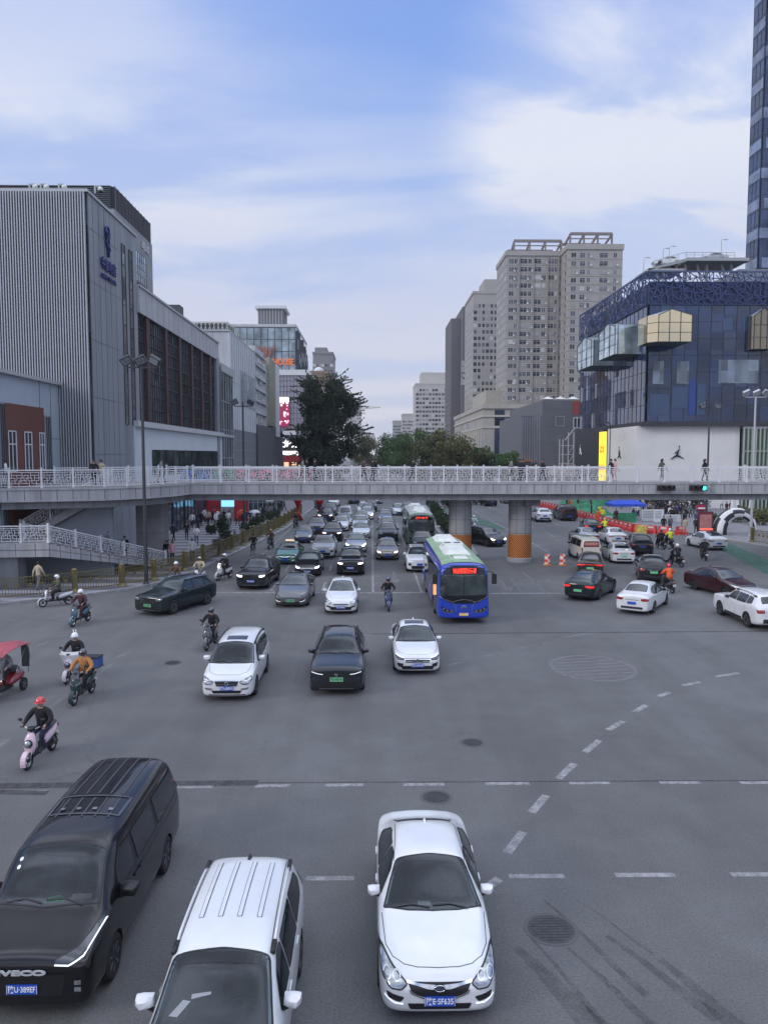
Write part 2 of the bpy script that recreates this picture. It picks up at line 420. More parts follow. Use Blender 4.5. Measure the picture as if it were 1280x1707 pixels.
def mirror_part(root, slot, y, z, x, sz=1.0):
    for sg in (-1, 1):
        m = MB(); 
        b = [(-.5, .8), (.0, 1), (.42, .85), (.5, .45)]
        for (ya, yb, sa, sb) in ((-.085, -.05, .55, .9), (-.05, .03, .9, 1.0), (.03, .06, 1.0, .95)):
            vs = []
            for (yy, ss) in ((ya, sa), (yb, sb)):
                for (px_, pz) in ((-.13, -.05), (-.11, .06), (.03, .085), (.12, .07), (.13, .0), (.08, -.07), (-.06, -.085)):
                    vs.append((sg*(x+.075*sz+px_*.85*ss*sz), y+yy*sz+abs(px_)*.0+sg*0+(.03*sz if px_ < 0 else 0), z+pz*.9*ss*sz))
            n = 7; m.raw(vs, [(i, (i+1) % n, n+(i+1) % n, n+i) for i in range(n)], 0)
            if ya < -.08: m.raw(vs[:n], [tuple(range(n))], 0)
            if yb > .05: m.raw(vs[n:], [tuple(range(n))], 2)
        m.bar((sg*(x-.06), y-.02, z-.09*sz), (sg*(x+.05*sz), y, z-.05*sz), .05, .04, 1)
        o = part(m, 'mirror', [slot, BLK, GLS], root); fixn(o); autosmooth(o, 50)
def plate(root, y, z, m, txt=None, rear=False, tilt=0, w_=.44, h_=.14):
    b = MB(); b.box(-w_/2, w_/2, -.008, .008, -h_/2, h_/2); b.cur = 1
    for x in (-w_/2+.004, w_/2-.010): b.box(x, x+.006, -.0095, -.0085, -h_/2+.004, h_/2-.004)
    o = part(b, 'number_plate', [m, WHT], root); o.location = (0, y, z)
    if rear: o.rotation_euler = (R(tilt), 0, PI)
    else: o.rotation_euler = (R(tilt), 0, 0)
    if txt:
        text(txt, .12, WHT if m is not PGR else BLT, o, facing((0, -1, 0), (0, -.011, 0)), 'plate_lettering', .001, width=w_*.88, bold=.002)
    return o

def car(kind, name='car', slot=None, txt=None, pl=None, cabin=False, **kw):
    """builds a car standing with its nose at local y=0 and its tail at y=L; returns root Empty"""
    S = SPEC[kind]; slot = slot or MATS['paint base']; root = empty(name)
    sh = Shell(S['st'], slot, [(y, S['wx'], S['wr']+.045, .3) for y in S['wy']], crown=S.get('crown', .025), tumble=S.get('tumble', (.5, .88)))
    L = S['st'][-1][0]; body = sh.o; mk(body, root)
    if cabin:      # hollow out the cabin and open it behind the windscreen
        prof, hw, zf, sy, sz, swp = S['cab']; c = MB(); n = len(prof)
        c.raw([(-hw, y, z) for y, z in prof]+[(hw, y, z) for y, z in prof], [tuple(range(n)), tuple(range(2*n-1, n-1, -1))]+[(i, n+i, n+(i+1) % n, (i+1) % n) for i in range(n)]); boolean(body, fixn(c.build('cut', BLK)))
        cx = sum(p[0] for p in S['ws'])/len(S['ws']); cy = sum(p[1] for p in S['ws'])/len(S['ws']); c = MB(); c.prism([(x*.93, cy+(y-cy)*.90) for x, y in S['ws']], zf, 3.2); boolean(body, fixn(c.build('cut', BLK))); bm = bmesh.new(); bm.from_mesh(body.data)
        for e in bm.edges: e.smooth = len(e.link_faces) == 2 and e.calc_face_angle(0) < R(38)
        bm.to_mesh(body.data); bm.free(); SM = mat('seat cloth', (.07, .07, .075), .85, noise=.3, nscale=6)
        for sg in (-1, 1):
            c = MB(); c.raw([(sg*.33+dx, sy+dy, z) for z, dy, w_, t in ((sz, 0, .25, .12), (sz+.30, .06, .26, .11), (sz+.52, .12, .20, .08), (sz+.56, .13, .10, .05), (sz+.74, .15, .11, .05)) for dx, dy in ((-w_, dy-t), (w_, dy-t), (w_, dy+t), (-w_, dy+t))], [(i*4+j, i*4+(j+1) % 4, i*4+4+(j+1) % 4, i*4+4+j) for i in range(4) for j in range(4)]+[(16, 17, 18, 19)]); part(c, 'seat', [SM], root, True)
        c = MB(); c.lathe([(.18, -.015), (.20, 0), (.18, .015), (.165, 0)], 'Z', 22, 0, Matrix.Translation(swp) @ Matrix.Rotation(R(-62), 4, 'X'), closed=True); c.bar((swp[0], swp[1], swp[2]), (swp[0], swp[1]-.3, swp[2]-.1), .05); c.bar((swp[0]-.17, swp[1], swp[2]), (swp[0]+.17, swp[1], swp[2]), .04); part(c, 'steering_wheel', [BLK], root)
    # black lower trim, panel gaps: they belong to the body
    bx = MB()
    for y0, y1, z0, z1 in S.get('cladding', []):
        for sg in (-1, 1): sh.patch(bx, [(y0, z0), (y1, z0), (y1, z1), (y0, z1)], 'side', .004, sg, .12, 1)
    for ln in S.get('seams', []):
        for sg in (-1, 1): sh.ribbon(bx, ln, 'side', .010, .002, sg, .1, 1)
    for ln in S.get('topseams', []):
        sh.ribbon(bx, ln, 'top', .011, .002, 1, .08, 1); sh.ribbon(bx, [(-x, y) for x, y in ln], 'top', .011, .002, 1, .08, 1)
    for P in S.get('fronttrim', []): sh.patch(bx, P, 'front', .005, 1, .06, 1, rnd=.03)
    for P in S.get('reartrim', []): sh.patch(bx, P, 'rear', .005, 1, .08, 1, rnd=.03)
    for P in S.get('blackroof', []): sh.patch(bx, P, 'top', .004, 1, .12, 2)
    if bx.f:
        me = bx.mesh('x', [slot, BLK, GLS]); bm = bmesh.new(); bm.from_mesh(body.data)
        if len(body.data.materials) < 3: body.data.materials.append(GLS)
        bm.from_mesh(me); bm.to_mesh(body.data); bm.free()
    def P(nm, polys, ax, m, off=.007, rnd=.05, both=False, step=.07, extra=None):
        for i, po in enumerate(polys):
            for sg in ((-1, 1) if both else (1,)):
                b = MB(); pp = po
                if both and ax != 'side' and sg < 0: pp = mir(po)
                sh.patch(b, pp, ax, off, sg, step, 0, rnd)
                if extra: extra(b, po, ax, sg)
                if b.f: part(b, nm, [m, BLK, CHR, DRL], root, True)
    def rim_(b, po, ax, sg):   # dark rubber round the glass
        sh.ribbon(b, [tuple(p) for p in roundpoly([Vector(p) for p in (po if (ax == 'side' or sg > 0) else mir(po))], .05)], ax, .022, .009, sg, .06, 1, True)
    def wipers(b, po, ax, sg):
        rim_(b, po, ax, sg)
        yc = min(p[1] for p in po)+.02; xw = max(p[0] for p in po)
        for xa, xb in ((-.05, -xw*.8), (xw*.72, .0)):
            sh.ribbon(b, [(xa, yc+.03), ((xa+xb)/2, yc+.10), (xb, yc+.07)], 'top', .022, .02, 1, .1, 1)
    P('windscreen', [S['ws']], 'top', CWS if cabin else S.get('wsm', GLT), extra=wipers)
    if cabin: b = MB(); sh.ribbon(b, [(x*.965, cy+(y-cy)*.945) for x, y in S['ws']], 'top', .075, .004, 1, .06, 0, True); part(b, 'windscreen_seal', [BLK], root)
    P('side_window', S['sw'], 'side', GLS, both=True, extra=rim_)
    if S.get('rw'): P('rear_window', [S['rw']], S.get('rwax', 'top'), GLS, extra=rim_)
    if S.get('sun'): P('sunroof', [S['sun']], 'top', GLS, off=.006)
    for key, nm, ax, m in (('grille', 'grille', 'front', GRL), ('chrome', 'chrome_trim', 'front', CHR), ('lip', 'bumper_trim', 'front', S.get('lipm', ALU)), ('rchrome', 'tail_trim', 'rear', CHR)):
        if S.get(key): P(nm, S[key], ax, m, off=.012 if key != 'grille' else .008, rnd=.02, step=.05)
    lampx = None
    def inner(b, po, ax, sg):
        c = Vector((sum(p[0] for p in po)/len(po), sum(p[1] for p in po)/len(po)))
        wdt = max(p[0] for p in po)-min(p[0] for p in po)
        for k in ((-.18, .16) if S.get('hlm', LMP) is LMP else ()):
            q = [(sg*(c.x+wdt*k+.05*math.cos(a)), c.y+.05*math.sin(a)*.85) for a in [2*PI*i/12 for i in range(12)]]
            sh.ribbon(b, q, ax, .014, .014, 1, .2, 2, True)
        sh.ribbon(b, roundpoly([Vector((sg*p[0], p[1])) for p in po], .03), ax, .018, .011, 1, .06, 1, True)
    P('headlight', S['hl'], 'front', S.get('hlm', LMP), off=.009, rnd=.03, both=True, step=.05, extra=inner)
    if S.get('drl'):
        for ln in S['drl']:
            for sg in (-1, 1):
                b = MB(); sh.ribbon(b, [(sg*x, z) for x, z in ln], 'front', .020, .015, 1, .05); part(b, 'daytime_light', [DRL], root)
    P('tail_light', S['tl'], 'rear', TLR, off=.009, rnd=.02, both=True, step=.05)
    for po in S.get('tlbar', []): P('tail_light_bar', [po], 'rear', TLR, off=.011, rnd=.01)
    for (y, z) in S.get('handles', []):
        for sg in (-1, 1):
            h, nn, _ = sh.hit((y, z), 'side', sg)
            b = MB(); b.box(h.x-.012+sg*.018, h.x+.012+sg*.018, y-.1, y+.1, z-.018, z+.018); part(b, 'door_handle', [S.get('hm', slot)], root)
    if S.get('rails'):
        for sg in (-1, 1):
            b = MB(); pts = []
            y0, y1, rx0, rx1 = S['rails']
            for k in range(9):
                t = k/8; y = y0+(y1-y0)*t; h = sh.hit((sg*(rx0+(rx1-rx0)*t), y), 'top', 1)[0]
                pts.append(h+Vector((0, 0, .0 if k in (0, 8) else .05)))
            b.tube(pts, .02, 8)
            for k in (0, 8):
                p = pts[k]; b.box(p.x-.028, p.x+.028, p.y-.12, p.y+.12, p.z-.01, p.z+.055, 1)
            part(b, 'roof_rail', [S.get('railm', slot), BLK], root, True)
    if S.get('ribs'):
        y0, y1, xs = S['ribs']
        for x in xs:
            b = MB(); sh.ribbon(b, [(x, y0), (x, y1)], 'top', .055, .012, 1, .15); sh.ribbon(b, [(x-.03, y0), (x-.03, y1)], 'top', .012, .006, 1, .15, 1); sh.ribbon(b, [(x+.03, y0), (x+.03, y1)], 'top', .012, .006, 1, .15, 1); part(b, 'roof_rib', [slot, BLK], root)
    if S.get('fin'):
        h = sh.hit((0, S['fin']), 'top', 1)[0]; b = MB()
        b.raw([(-.03, h.y-.12, h.z-.01), (.03, h.y-.12, h.z-.01), (.035, h.y+.06, h.z-.01), (-.035, h.y+.06, h.z-.01), (0, h.y+.045, h.z+.07)], [(0, 1, 4), (1, 2, 4), (2, 3, 4), (3, 0, 4)])
        part(b, 'roof_aerial', [S.get('finm', slot)], root)
    mirror_part(root, S.get('mirm', slot), *S['mir'])
    add_wheels(root, S['wy'], S['wx'], S['wr'], S.get('wwd', .21), S.get('style', 0))
    if S.get('ws_in'): S['ws_in'](sh, root)
    yf = sh.hit((0, S['plf']), 'front', 1)[0].y; plate(root, yf-.02, S['plf'], pl or PBL, txt)
    yr = sh.hit((0, S['plr']), 'rear', 1)[0].y; plate(root, yr+.02, S['plr'], pl or PBL, None, True)
    root['_'] = 1; del root['_']
    return root, sh

paint('base', (.6, .6, .6))
SPEC = {}
def sc_st(st, fy, fz=1, fw=1): return [(y*fy, zb, zbe*fz, zt*fz, w_*fw, wr*fw) for (y, zb, zbe, zt, w_, wr) in st]
# --- saloon (nose at 0)
SED = [(0, .34, .50, .53, .54, .40), (.03, .25, .57, .61, .70, .50), (.12, .19, .64, .70, .80, .56), (.32, .18, .70, .78, .86, .61), (.60, .18, .77, .86, .87, .64), (1.0, .18, .84, .935, .885, .73),
       (1.26, .18, .885, .98, .89, .755), (1.40, .18, .90, 1.03, .89, .74), (1.75, .18, .92, 1.225, .89, .67), (2.05, .18, .93, 1.38, .89, .615), (2.25, .18, .94, 1.44, .89, .60), (2.8, .18, .95, 1.47, .89, .59),
       (3.2, .18, .955, 1.445, .888, .575), (3.5, .18, .96, 1.365, .886, .54), (3.85, .19, .97, 1.21, .88, .555), (4.08, .20, .975, 1.09, .87, .58), (4.25, .21, .97, 1.055, .86, .60), (4.52, .22, .95, 1.035, .835, .58), (4.64, .26, .92, 1.0, .79, .54), (4.68, .34, .84, .92, .70, .46)]
SPEC['saloon'] = dict(st=SED, wy=(.93, 3.58), wx=.885, wr=.32, crown=.025,
    ws=[(-.78, 1.34), (-.4, 1.24), (0, 1.21), (.4, 1.24), (.78, 1.34), (.67, 1.75), (.56, 2.10), (0, 2.15), (-.56, 2.10), (-.67, 1.75)],
    sw=[[(1.72, .965), (2.55, .965), (2.55, 1.36), (2.25, 1.36), (1.98, 1.25)], [(2.61, .965), (3.42, .985), (3.72, 1.06), (3.42, 1.25), (3.15, 1.34), (2.61, 1.36)]],
    rw=[(-.47, 3.42), (0, 3.38), (.47, 3.42), (.55, 3.98), (0, 4.04), (-.55, 3.98)],
    hl=[[(.46, .62), (.55, .55), (.70, .565), (.82, .66), (.865, .79), (.81, .80), (.68, .745), (.55, .685)]],
    grille=[[(-.46, .645), (.46, .645), (.40, .53), (.26, .46), (-.26, .46), (-.40, .53)], [(-.46, .36), (.46, .36), (.42, .27), (-.42, .27)]],
    chrome=[[(-.48, .665), (-.3, .63), (0, .61), (.3, .63), (.48, .665), (.47, .63), (.3, .60), (.15, .565), (-.15, .565), (-.3, .60), (-.47, .63)], [(-.44, .565), (-.27, .455), (.27, .455), (.44, .565), (.41, .50), (.25, .43), (-.25, .43), (-.41, .50)]],
    fronttrim=[[(.50, .45), (.76, .51), (.74, .42), (.56, .37)], [(-.50, .45), (-.56, .37), (-.74, .42), (-.76, .51)]],
    drl=[[(.52, .355), (.64, .365), (.78, .44)]],
    cab=([(1.5, .80), (1.55, .93), (2.06, 1.27), (2.3, 1.34), (2.9, 1.34), (3.0, .5), (2.0, .45), (1.9, .8)], .56, .90, 2.42, .55, (.33, 1.93, .98)), tl=[[(.45, .86), (.45, .76), (.60, .74), (.80, .76), (.83, .86), (.70, .90)]], reartrim=[[(-.55, .44), (.55, .44), (.55, .32), (-.55, .32)]],
    rchrome=[[(-.35, .80), (.35, .80), (.35, .775), (-.35, .775)]],
    seams=[[(1.30, .30), (1.33, .95)], [(2.58, .26), (2.58, .95)], [(3.42, .50), (3.52, .75), (3.45, .96)], [(1.30, .30), (3.2, .26)]],
    topseams=[[(.0, .20), (.3, .22), (.5, .28), (.66, .42), (.76, .66), (.79, 1.0), (.81, 1.28)], [(.60, 2.10), (.57, 2.5), (.55, 2.9), (.545, 3.38)], [(0, 4.10), (.5, 4.07), (.62, 4.0)]],
    handles=[(2.42, .86), (3.32, .88)], mir=(1.78, 1.0, .86), plf=.40, plr=.62, fin=3.25)
# --- second saloon: same body, other face (split grille, dark air intakes, sunroof)
SPEC['saloon_wide'] = dict(SPEC['saloon'], chrome=[[(-.5, .62), (.5, .62), (.5, .60), (-.5, .60)], [(-.46, .55), (.46, .55), (.46, .535), (-.46, .535)]], grille=[[(-.46, .64), (.46, .64), (.44, .50), (-.44, .50)], [(-.62, .38), (.62, .38), (.56, .25), (-.56, .25)]],
    fronttrim=[[(.52, .46), (.76, .50), (.72, .36), (.56, .32)], [(-.52, .46), (-.56, .32), (-.72, .36), (-.76, .50)]], hl=[[(.48, .64), (.50, .59), (.72, .60), (.81, .69), (.79, .73)]], drl=[[(.50, .655), (.66, .69), (.79, .735)]],
    sun=[(-.38, 2.32), (.38, 2.32), (.38, 2.85), (-.38, 2.85)], hlm=LMD, tl=[[(.35, .87), (.35, .80), (.80, .77), (.83, .86)]], tlbar=[[(-.36, .86), (.36, .86), (.36, .83), (-.36, .83)]], rchrome=None, drl_=0)
# --- fastback electric saloon
FB = [(y, zb, zbe, zt, w_, wr) for (y, zb, zbe, zt, w_, wr) in SED]
FB = FB[:12]+[(3.2, .18, .96, 1.46, .89, .54), (3.6, .18, .98, 1.39, .888, .53), (3.95, .19, 1.0, 1.29, .88, .53), (4.3, .20, 1.01, 1.16, .865, .55), (4.52, .24, .99, 1.10, .82, .56), (4.66, .30, .93, 1.02, .74, .50), (4.72, .38, .80, .9, .60, .42)]
SPEC['fastback'] = dict(SPEC['saloon'], st=sc_st(FB, 1, 1.03, 1.03), rw=[(-.46, 3.15), (.46, 3.15), (.55, 4.25), (-.55, 4.25)], rchrome=None, grille=[[(-.5, .34), (.5, .34), (.46, .25), (-.46, .25)]], chrome=None, style=1,
    sun=[(-.42, 2.25), (.42, 2.25), (.40, 3.05), (-.40, 3.05)], tl=[[(.42, .90), (.42, .84), (.62, .78), (.86, .80), (.84, .90)]], hl=[[(.55, .62), (.70, .60), (.82, .74), (.72, .72)]], hlm=LMD, wx=.91, fin=None, hm=CHR)
# --- SUV
SU = [(0, .36, .86, .90, .74, .54), (.03, .28, .93, .97, .86, .60), (.10, .25, .97, 1.01, .90, .63), (.30, .24, 1.0, 1.05, .93, .66), (.65, .24, 1.02, 1.085, .94, .69), (1.05, .24, 1.04, 1.12, .945, .71), (1.28, .24, 1.05, 1.155, .95, .72),
      (1.42, .24, 1.06, 1.21, .95, .70), (1.70, .24, 1.07, 1.40, .95, .645), (1.98, .24, 1.08, 1.55, .95, .60), (2.2, .24, 1.09, 1.61, .95, .59), (3.0, .24, 1.10, 1.64, .95, .585), (3.7, .24, 1.12, 1.61, .945, .575), (4.15, .25, 1.13, 1.54, .935, .57), (4.4, .28, 1.12, 1.38, .92, .60), (4.58, .32, 1.10, 1.20, .89, .63), (4.68, .38, 1.0, 1.08, .82, .60), (4.72, .45, .85, .92, .70, .5)]
SU = [(y, zb, zbe, zt+(.04 if y > 1.8 and zt > 1.5 else 0), w_, wr+(.05 if 1.2 < y < 4.5 else 0)) for (y, zb, zbe, zt, w_, wr) in SU]
SPEC['suv'] = dict(st=SU, wy=(.92, 3.72), wx=.945, wr=.37, style=1, wwd=.24,
    ws=[(-.79, 1.36), (0, 1.27), (.79, 1.36), (.60, 2.06), (0, 2.10), (-.60, 2.06)],
    sw=[[(1.70, 1.13), (2.55, 1.12), (2.55, 1.50), (2.2, 1.50), (1.98, 1.42)], [(2.62, 1.12), (3.5, 1.14), (3.5, 1.49), (2.62, 1.50)], [(3.57, 1.15), (4.05, 1.2), (3.95, 1.45), (3.57, 1.49)]],
    rw=[(-.52, 4.20), (.52, 4.20), (.60, 4.50), (-.60, 4.50)], hl=[[(.50, .90), (.52, .79), (.72, .79), (.86, .87), (.87, .94), (.72, .93)]],
    grille=[[(-.48, .90), (.48, .90), (.46, .66), (-.46, .66)], [(-.60, .48), (.60, .48), (.5, .34), (-.5, .34)]], chrome=[[(-.46, .84), (.46, .84), (.46, .825), (-.46, .825)], [(-.46, .75), (.46, .75), (.46, .735), (-.46, .735)]],
    lip=[[(-.5, .325), (.5, .325), (.48, .30), (-.48, .30)]], cab=([(1.5, .95), (1.55, 1.06), (2.0, 1.38), (2.3, 1.47), (3.0, 1.49), (3.1, .6), (2.0, .55), (1.9, .95)], .56, 1.04, 2.5, .68, (.33, 1.92, 1.12)), tl=[[(.55, 1.0), (.55, .86), (.86, .84), (.88, 1.0)]], reartrim=[[(-.62, .58), (.62, .58), (.62, .38), (-.62, .38)]], rchrome=[[(-.35, .92), (.35, .92), (.35, .90), (-.35, .90)]],
    cladding=[(1.4, 3.25, .28, .42)], seams=[[(1.32, .42), (1.36, 1.10)], [(2.58, .38), (2.58, 1.11)], [(3.35, .65), (3.55, .90), (3.53, 1.13)]],
    topseams=[[(.0, .20), (.4, .24), (.68, .42), (.74, .9), (.76, 1.30)]], handles=[(2.4, 1.0), (3.38, 1.02)], mir=(1.74, 1.14, .90, 1.1), plf=.55, plr=.78, rails=(2.25, 3.95, .645, .64), railm=ALU, fin=3.8)
# --- sporty electric SUV with a closed nose
SPEC['electric_suv'] = dict(SPEC['suv'], st=sc_st(SU, 1.02, .975, 1.0), grille=[[(-.62, .50), (.62, .50), (.56, .30), (-.56, .30)]], chrome=None, lip=[[(-.6, .30), (.6, .30), (.58, .275), (-.58, .275)]],
    fronttrim=[[(.56, .66), (.82, .68), (.80, .52), (.66, .50)], [(-.56, .66), (-.66, .50), (-.80, .52), (-.82, .68)]], hl=[[(.60, .66), (.62, .60), (.76, .60), (.83, .68)]], hlm=LMD, drl=[[(.46, .775), (.62, .795), (.83, .86)]],
    sun=[(-.50, 2.20), (.50, 2.20), (.50, 3.9), (-.50, 3.9)], rails=(2.2, 4.1, .645, .64), railm=BLK, blackroof=[], handles=[], fin=None, plf=.60)
# --- MPV
MP = [(0, .32, .58, .62, .58, .42), (.03, .24, .67, .72, .74, .52), (.12, .21, .75, .81, .82, .58), (.32, .20, .82, .90, .86, .63), (.58, .20, .88, .97, .865, .65), (.86, .20, .94, 1.04, .875, .68), (1.0, .20, .955, 1.09, .88, .67),
      (1.35, .20, .965, 1.30, .88, .63), (1.68, .20, .975, 1.48, .88, .595), (1.92, .20, .98, 1.56, .88, .59), (2.6, .20, .985, 1.62, .88, .59), (3.4, .20, .99, 1.62, .88, .585), (4.05, .21, 1.0, 1.58, .87, .575), (4.32, .23, 1.0, 1.50, .86, .575), (4.48, .26, 1.0, 1.30, .845, .59), (4.60, .3, .98, 1.12, .82, .6), (4.68, .36, .9, .98, .76, .55), (4.71, .42, .78, .84, .66, .46)]
MP = [(y, zb, zbe, zt+(.05 if y > 1.6 and zt > 1.4 else 0), w_, wr+(.085 if .8 < y < 4.65 else 0)) for (y, zb, zbe, zt, w_, wr) in MP]
SPEC['mpv'] = dict(st=MP, wy=(.86, 3.60), wx=.875, wr=.33, style=0,
    ws=[(-.77, .98), (-.4, .90), (0, .88), (.4, .90), (.77, .98), (.63, 1.80), (0, 1.86), (-.63, 1.80)],
    sw=[[(1.42, 1.03), (2.2, 1.02), (2.2, 1.47), (1.95, 1.46), (1.7, 1.34)], [(2.27, 1.02), (3.2, 1.03), (3.2, 1.49), (2.27, 1.48)], [(3.27, 1.04), (4.02, 1.09), (4.2, 1.22), (4.05, 1.42), (3.27, 1.49)]],
    rw=[(-.52, 4.34), (.52, 4.34), (.56, 4.50), (-.56, 4.50)], hl=[[(.42, .68), (.52, .60), (.70, .60), (.80, .72), (.79, .82), (.64, .77)]],
    grille=[[(-.40, .70), (.40, .70), (.34, .56), (-.34, .56)], [(-.5, .40), (.5, .40), (.44, .30), (-.44, .30)]], chrome=[[(-.42, .72), (.42, .72), (.41, .70), (-.41, .70)], [(-.37, .61), (.37, .61), (.36, .595), (-.36, .595)], [(-.35, .56), (.35, .56), (.34, .54), (-.34, .54)]],
    lip=[[(.46, .46), (.72, .50), (.70, .44), (.5, .41)], [(-.46, .46), (-.5, .41), (-.70, .44), (-.72, .50)]], fronttrim=[[(-.6, .27), (.6, .27), (.6, .235), (-.6, .235)]],
    cab=([(1.1, .85), (1.15, .98), (1.7, 1.38), (2.0, 1.46), (3.0, 1.50), (3.1, .5), (1.7, .45), (1.55, .85)], .56, .95, 2.15, .65, (.33, 1.58, 1.04)), tl=[[(.66, 1.30), (.60, .98), (.60, .86), (.80, .86), (.82, 1.0)]], seams=[[(1.25, .30), (1.28, .98)], [(2.235, .28), (2.235, 1.0)], [(3.1, .30), (3.22, .75), (3.235, 1.01)]],
    topseams=[[(.0, .20), (.38, .22), (.60, .38), (.68, .6), (.71, .92)], [(.63, 1.86), (.615, 3.0), (.60, 4.2)], [(0, 4.25), (.60, 4.24)]],
    handles=[(2.05, .92), (3.03, .93)], mir=(1.52, 1.10, .87, 1.15), plf=.47, plr=.72, rails=(1.98, 4.05, .665, .655))
SPEC['mpv_sunroof'] = dict(SPEC['mpv'], sun=[(-.36, 2.0), (.36, 2.0), (.36, 2.42), (-.36, 2.42)], railm=BLK)
SPEC['mpv_ribbed'] = dict(SPEC['mpv'], ribs=(2.45, 3.95, (-.42, -.15, .12, .40)), fin=4.1, finm=BLK)
# --- van
VA = [(0, .38, .78, .82, .78, .56), (.03, .29, .87, .92, .91, .64), (.12, .25, .95, 1.01, .965, .69), (.32, .24, 1.0, 1.08, .975, .72), (.60, .24, 1.08, 1.17, .99, .76), (.85, .24, 1.12, 1.25, 1.0, .78), (1.15, .24, 1.14, 1.52, 1.0, .77),
      (1.45, .24, 1.15, 1.76, 1.0, .765), (1.70, .24, 1.16, 1.87, 1.0, .77), (2.1, .24, 1.17, 1.93, 1.0, .775), (3.2, .24, 1.18, 1.96, 1.0, .775), (4.4, .24, 1.18, 1.95, 1.0, .77), (5.0, .25, 1.18, 1.92, .99, .76), (5.17, .27, 1.17, 1.86, .97, .74), (5.25, .32, 1.15, 1.70, .93, .70), (5.28, .40, 1.1, 1.5, .85, .62)]
SPEC['van'] = dict(st=VA, wy=(1.0, 4.08), wx=.985, wr=.35, style=2, tumble=(.42, .86), crown=.03,
    ws=[(-.78, .90), (0, .80), (.78, .90), (.70, 1.60), (0, 1.66), (-.70, 1.60)],
    sw=[[(1.35, 1.22), (2.2, 1.21), (2.2, 1.68), (1.75, 1.68), (1.5, 1.5)], [(2.35, 1.21), (3.45, 1.22), (3.45, 1.70), (2.35, 1.69)], [(3.6, 1.22), (4.95, 1.23), (4.95, 1.68), (3.6, 1.70)]],
    rw=[(-.6, 1.62), (.6, 1.62), (.66, 1.22), (-.66, 1.22)], rwax='rear', hl=[[(.46, .90), (.64, .88), (.84, .98), (.945, 1.14), (.91, 1.17), (.74, 1.04), (.46, .95)]], hlm=LMD, drl=[[(.46, .885), (.66, .875), (.84, .955), (.945, 1.12)]],
    grille=[[(-.62, .76), (.62, .76), (.56, .44), (-.56, .44)]], cab=([(1.1, 1.0), (1.15, 1.18), (1.45, 1.60), (1.75, 1.76), (3.2, 1.8), (3.3, .6), (1.7, .55), (1.5, 1.0)], .68, 1.14, 2.05, .85, (.38, 1.45, 1.20)), tl=[[(.78, 1.5), (.78, .9), (.92, .9), (.88, 1.5)]],
    seams=[[(1.28, .36), (1.30, 1.18)], [(2.28, .32), (2.28, 1.66)], [(3.52, .32), (3.52, 1.68)], [(2.3, 1.08), (4.95, 1.08)]], topseams=[[(0, .16), (.5, .2), (.75, .4), (.8, .8)], [(.70, 1.75), (.70, 5.0)], [(.60, 1.85), (.60, 5.0)]],
    handles=[(2.15, 1.08), (2.42, 1.08)], mir=(1.38, 1.22, 1.0, 1.45), mirm=BLK, plf=.55, plr=.62)
# --- small hatchback (sporty nose)
HB = [(y*.93, zb, zbe*1.0, zt*1.02, w_*.965, wr*.97) for (y, zb, zbe, zt, w_, wr) in SED[:13]]+[(3.5*.93, .18, .99, 1.44, .855, .52), (3.5, .2, 1.0, 1.36, .85, .525), (3.72, .22, 1.0, 1.16, .84, .55), (3.86, .27, .96, 1.04, .80, .54), (3.95, .35, .85, .92, .72, .46), (3.97, .42, .75, .8, .6, .4)]
SPEC['hatchback'] = dict(SPEC['saloon'], st=HB, wy=(.86, 3.30), wx=.852, ws=[(-.67, 1.26), (0, 1.19), (.67, 1.26), (.48, 1.98), (0, 2.02), (-.48, 1.98)], sw=[[(1.62, .975), (2.38, .975), (2.38, 1.38), (2.1, 1.38), (1.85, 1.27)], [(2.44, .975), (3.2, 1.0), (3.3, 1.15), (3.1, 1.36), (2.44, 1.39)]],
    rw=[(-.46, 3.34), (.46, 3.34), (.52, 3.66), (-.52, 3.66)], grille=[[(-.60, .42), (.60, .42), (.50, .26), (-.50, .26)], [(-.40, .56), (.40, .56), (.36, .51), (-.36, .51)]], chrome=None, drl=None, tl=[[(.55, .92), (.55, .80), (.78, .80), (.80, .92)]],
    seams=[[(1.2, .30), (1.23, .95)], [(2.41, .26), (2.41, .95)]], topseams=[[(.0, .28), (.3, .30), (.54, .40), (.68, 1.2)]], handles=[(2.25, .87), (3.1, .9)], mir=(1.68, 1.0, .82), fin=3.2, rchrome=None, reartrim=[[(-.5, .5), (.5, .5), (.5, .36), (-.5, .36)]], plr=.66)
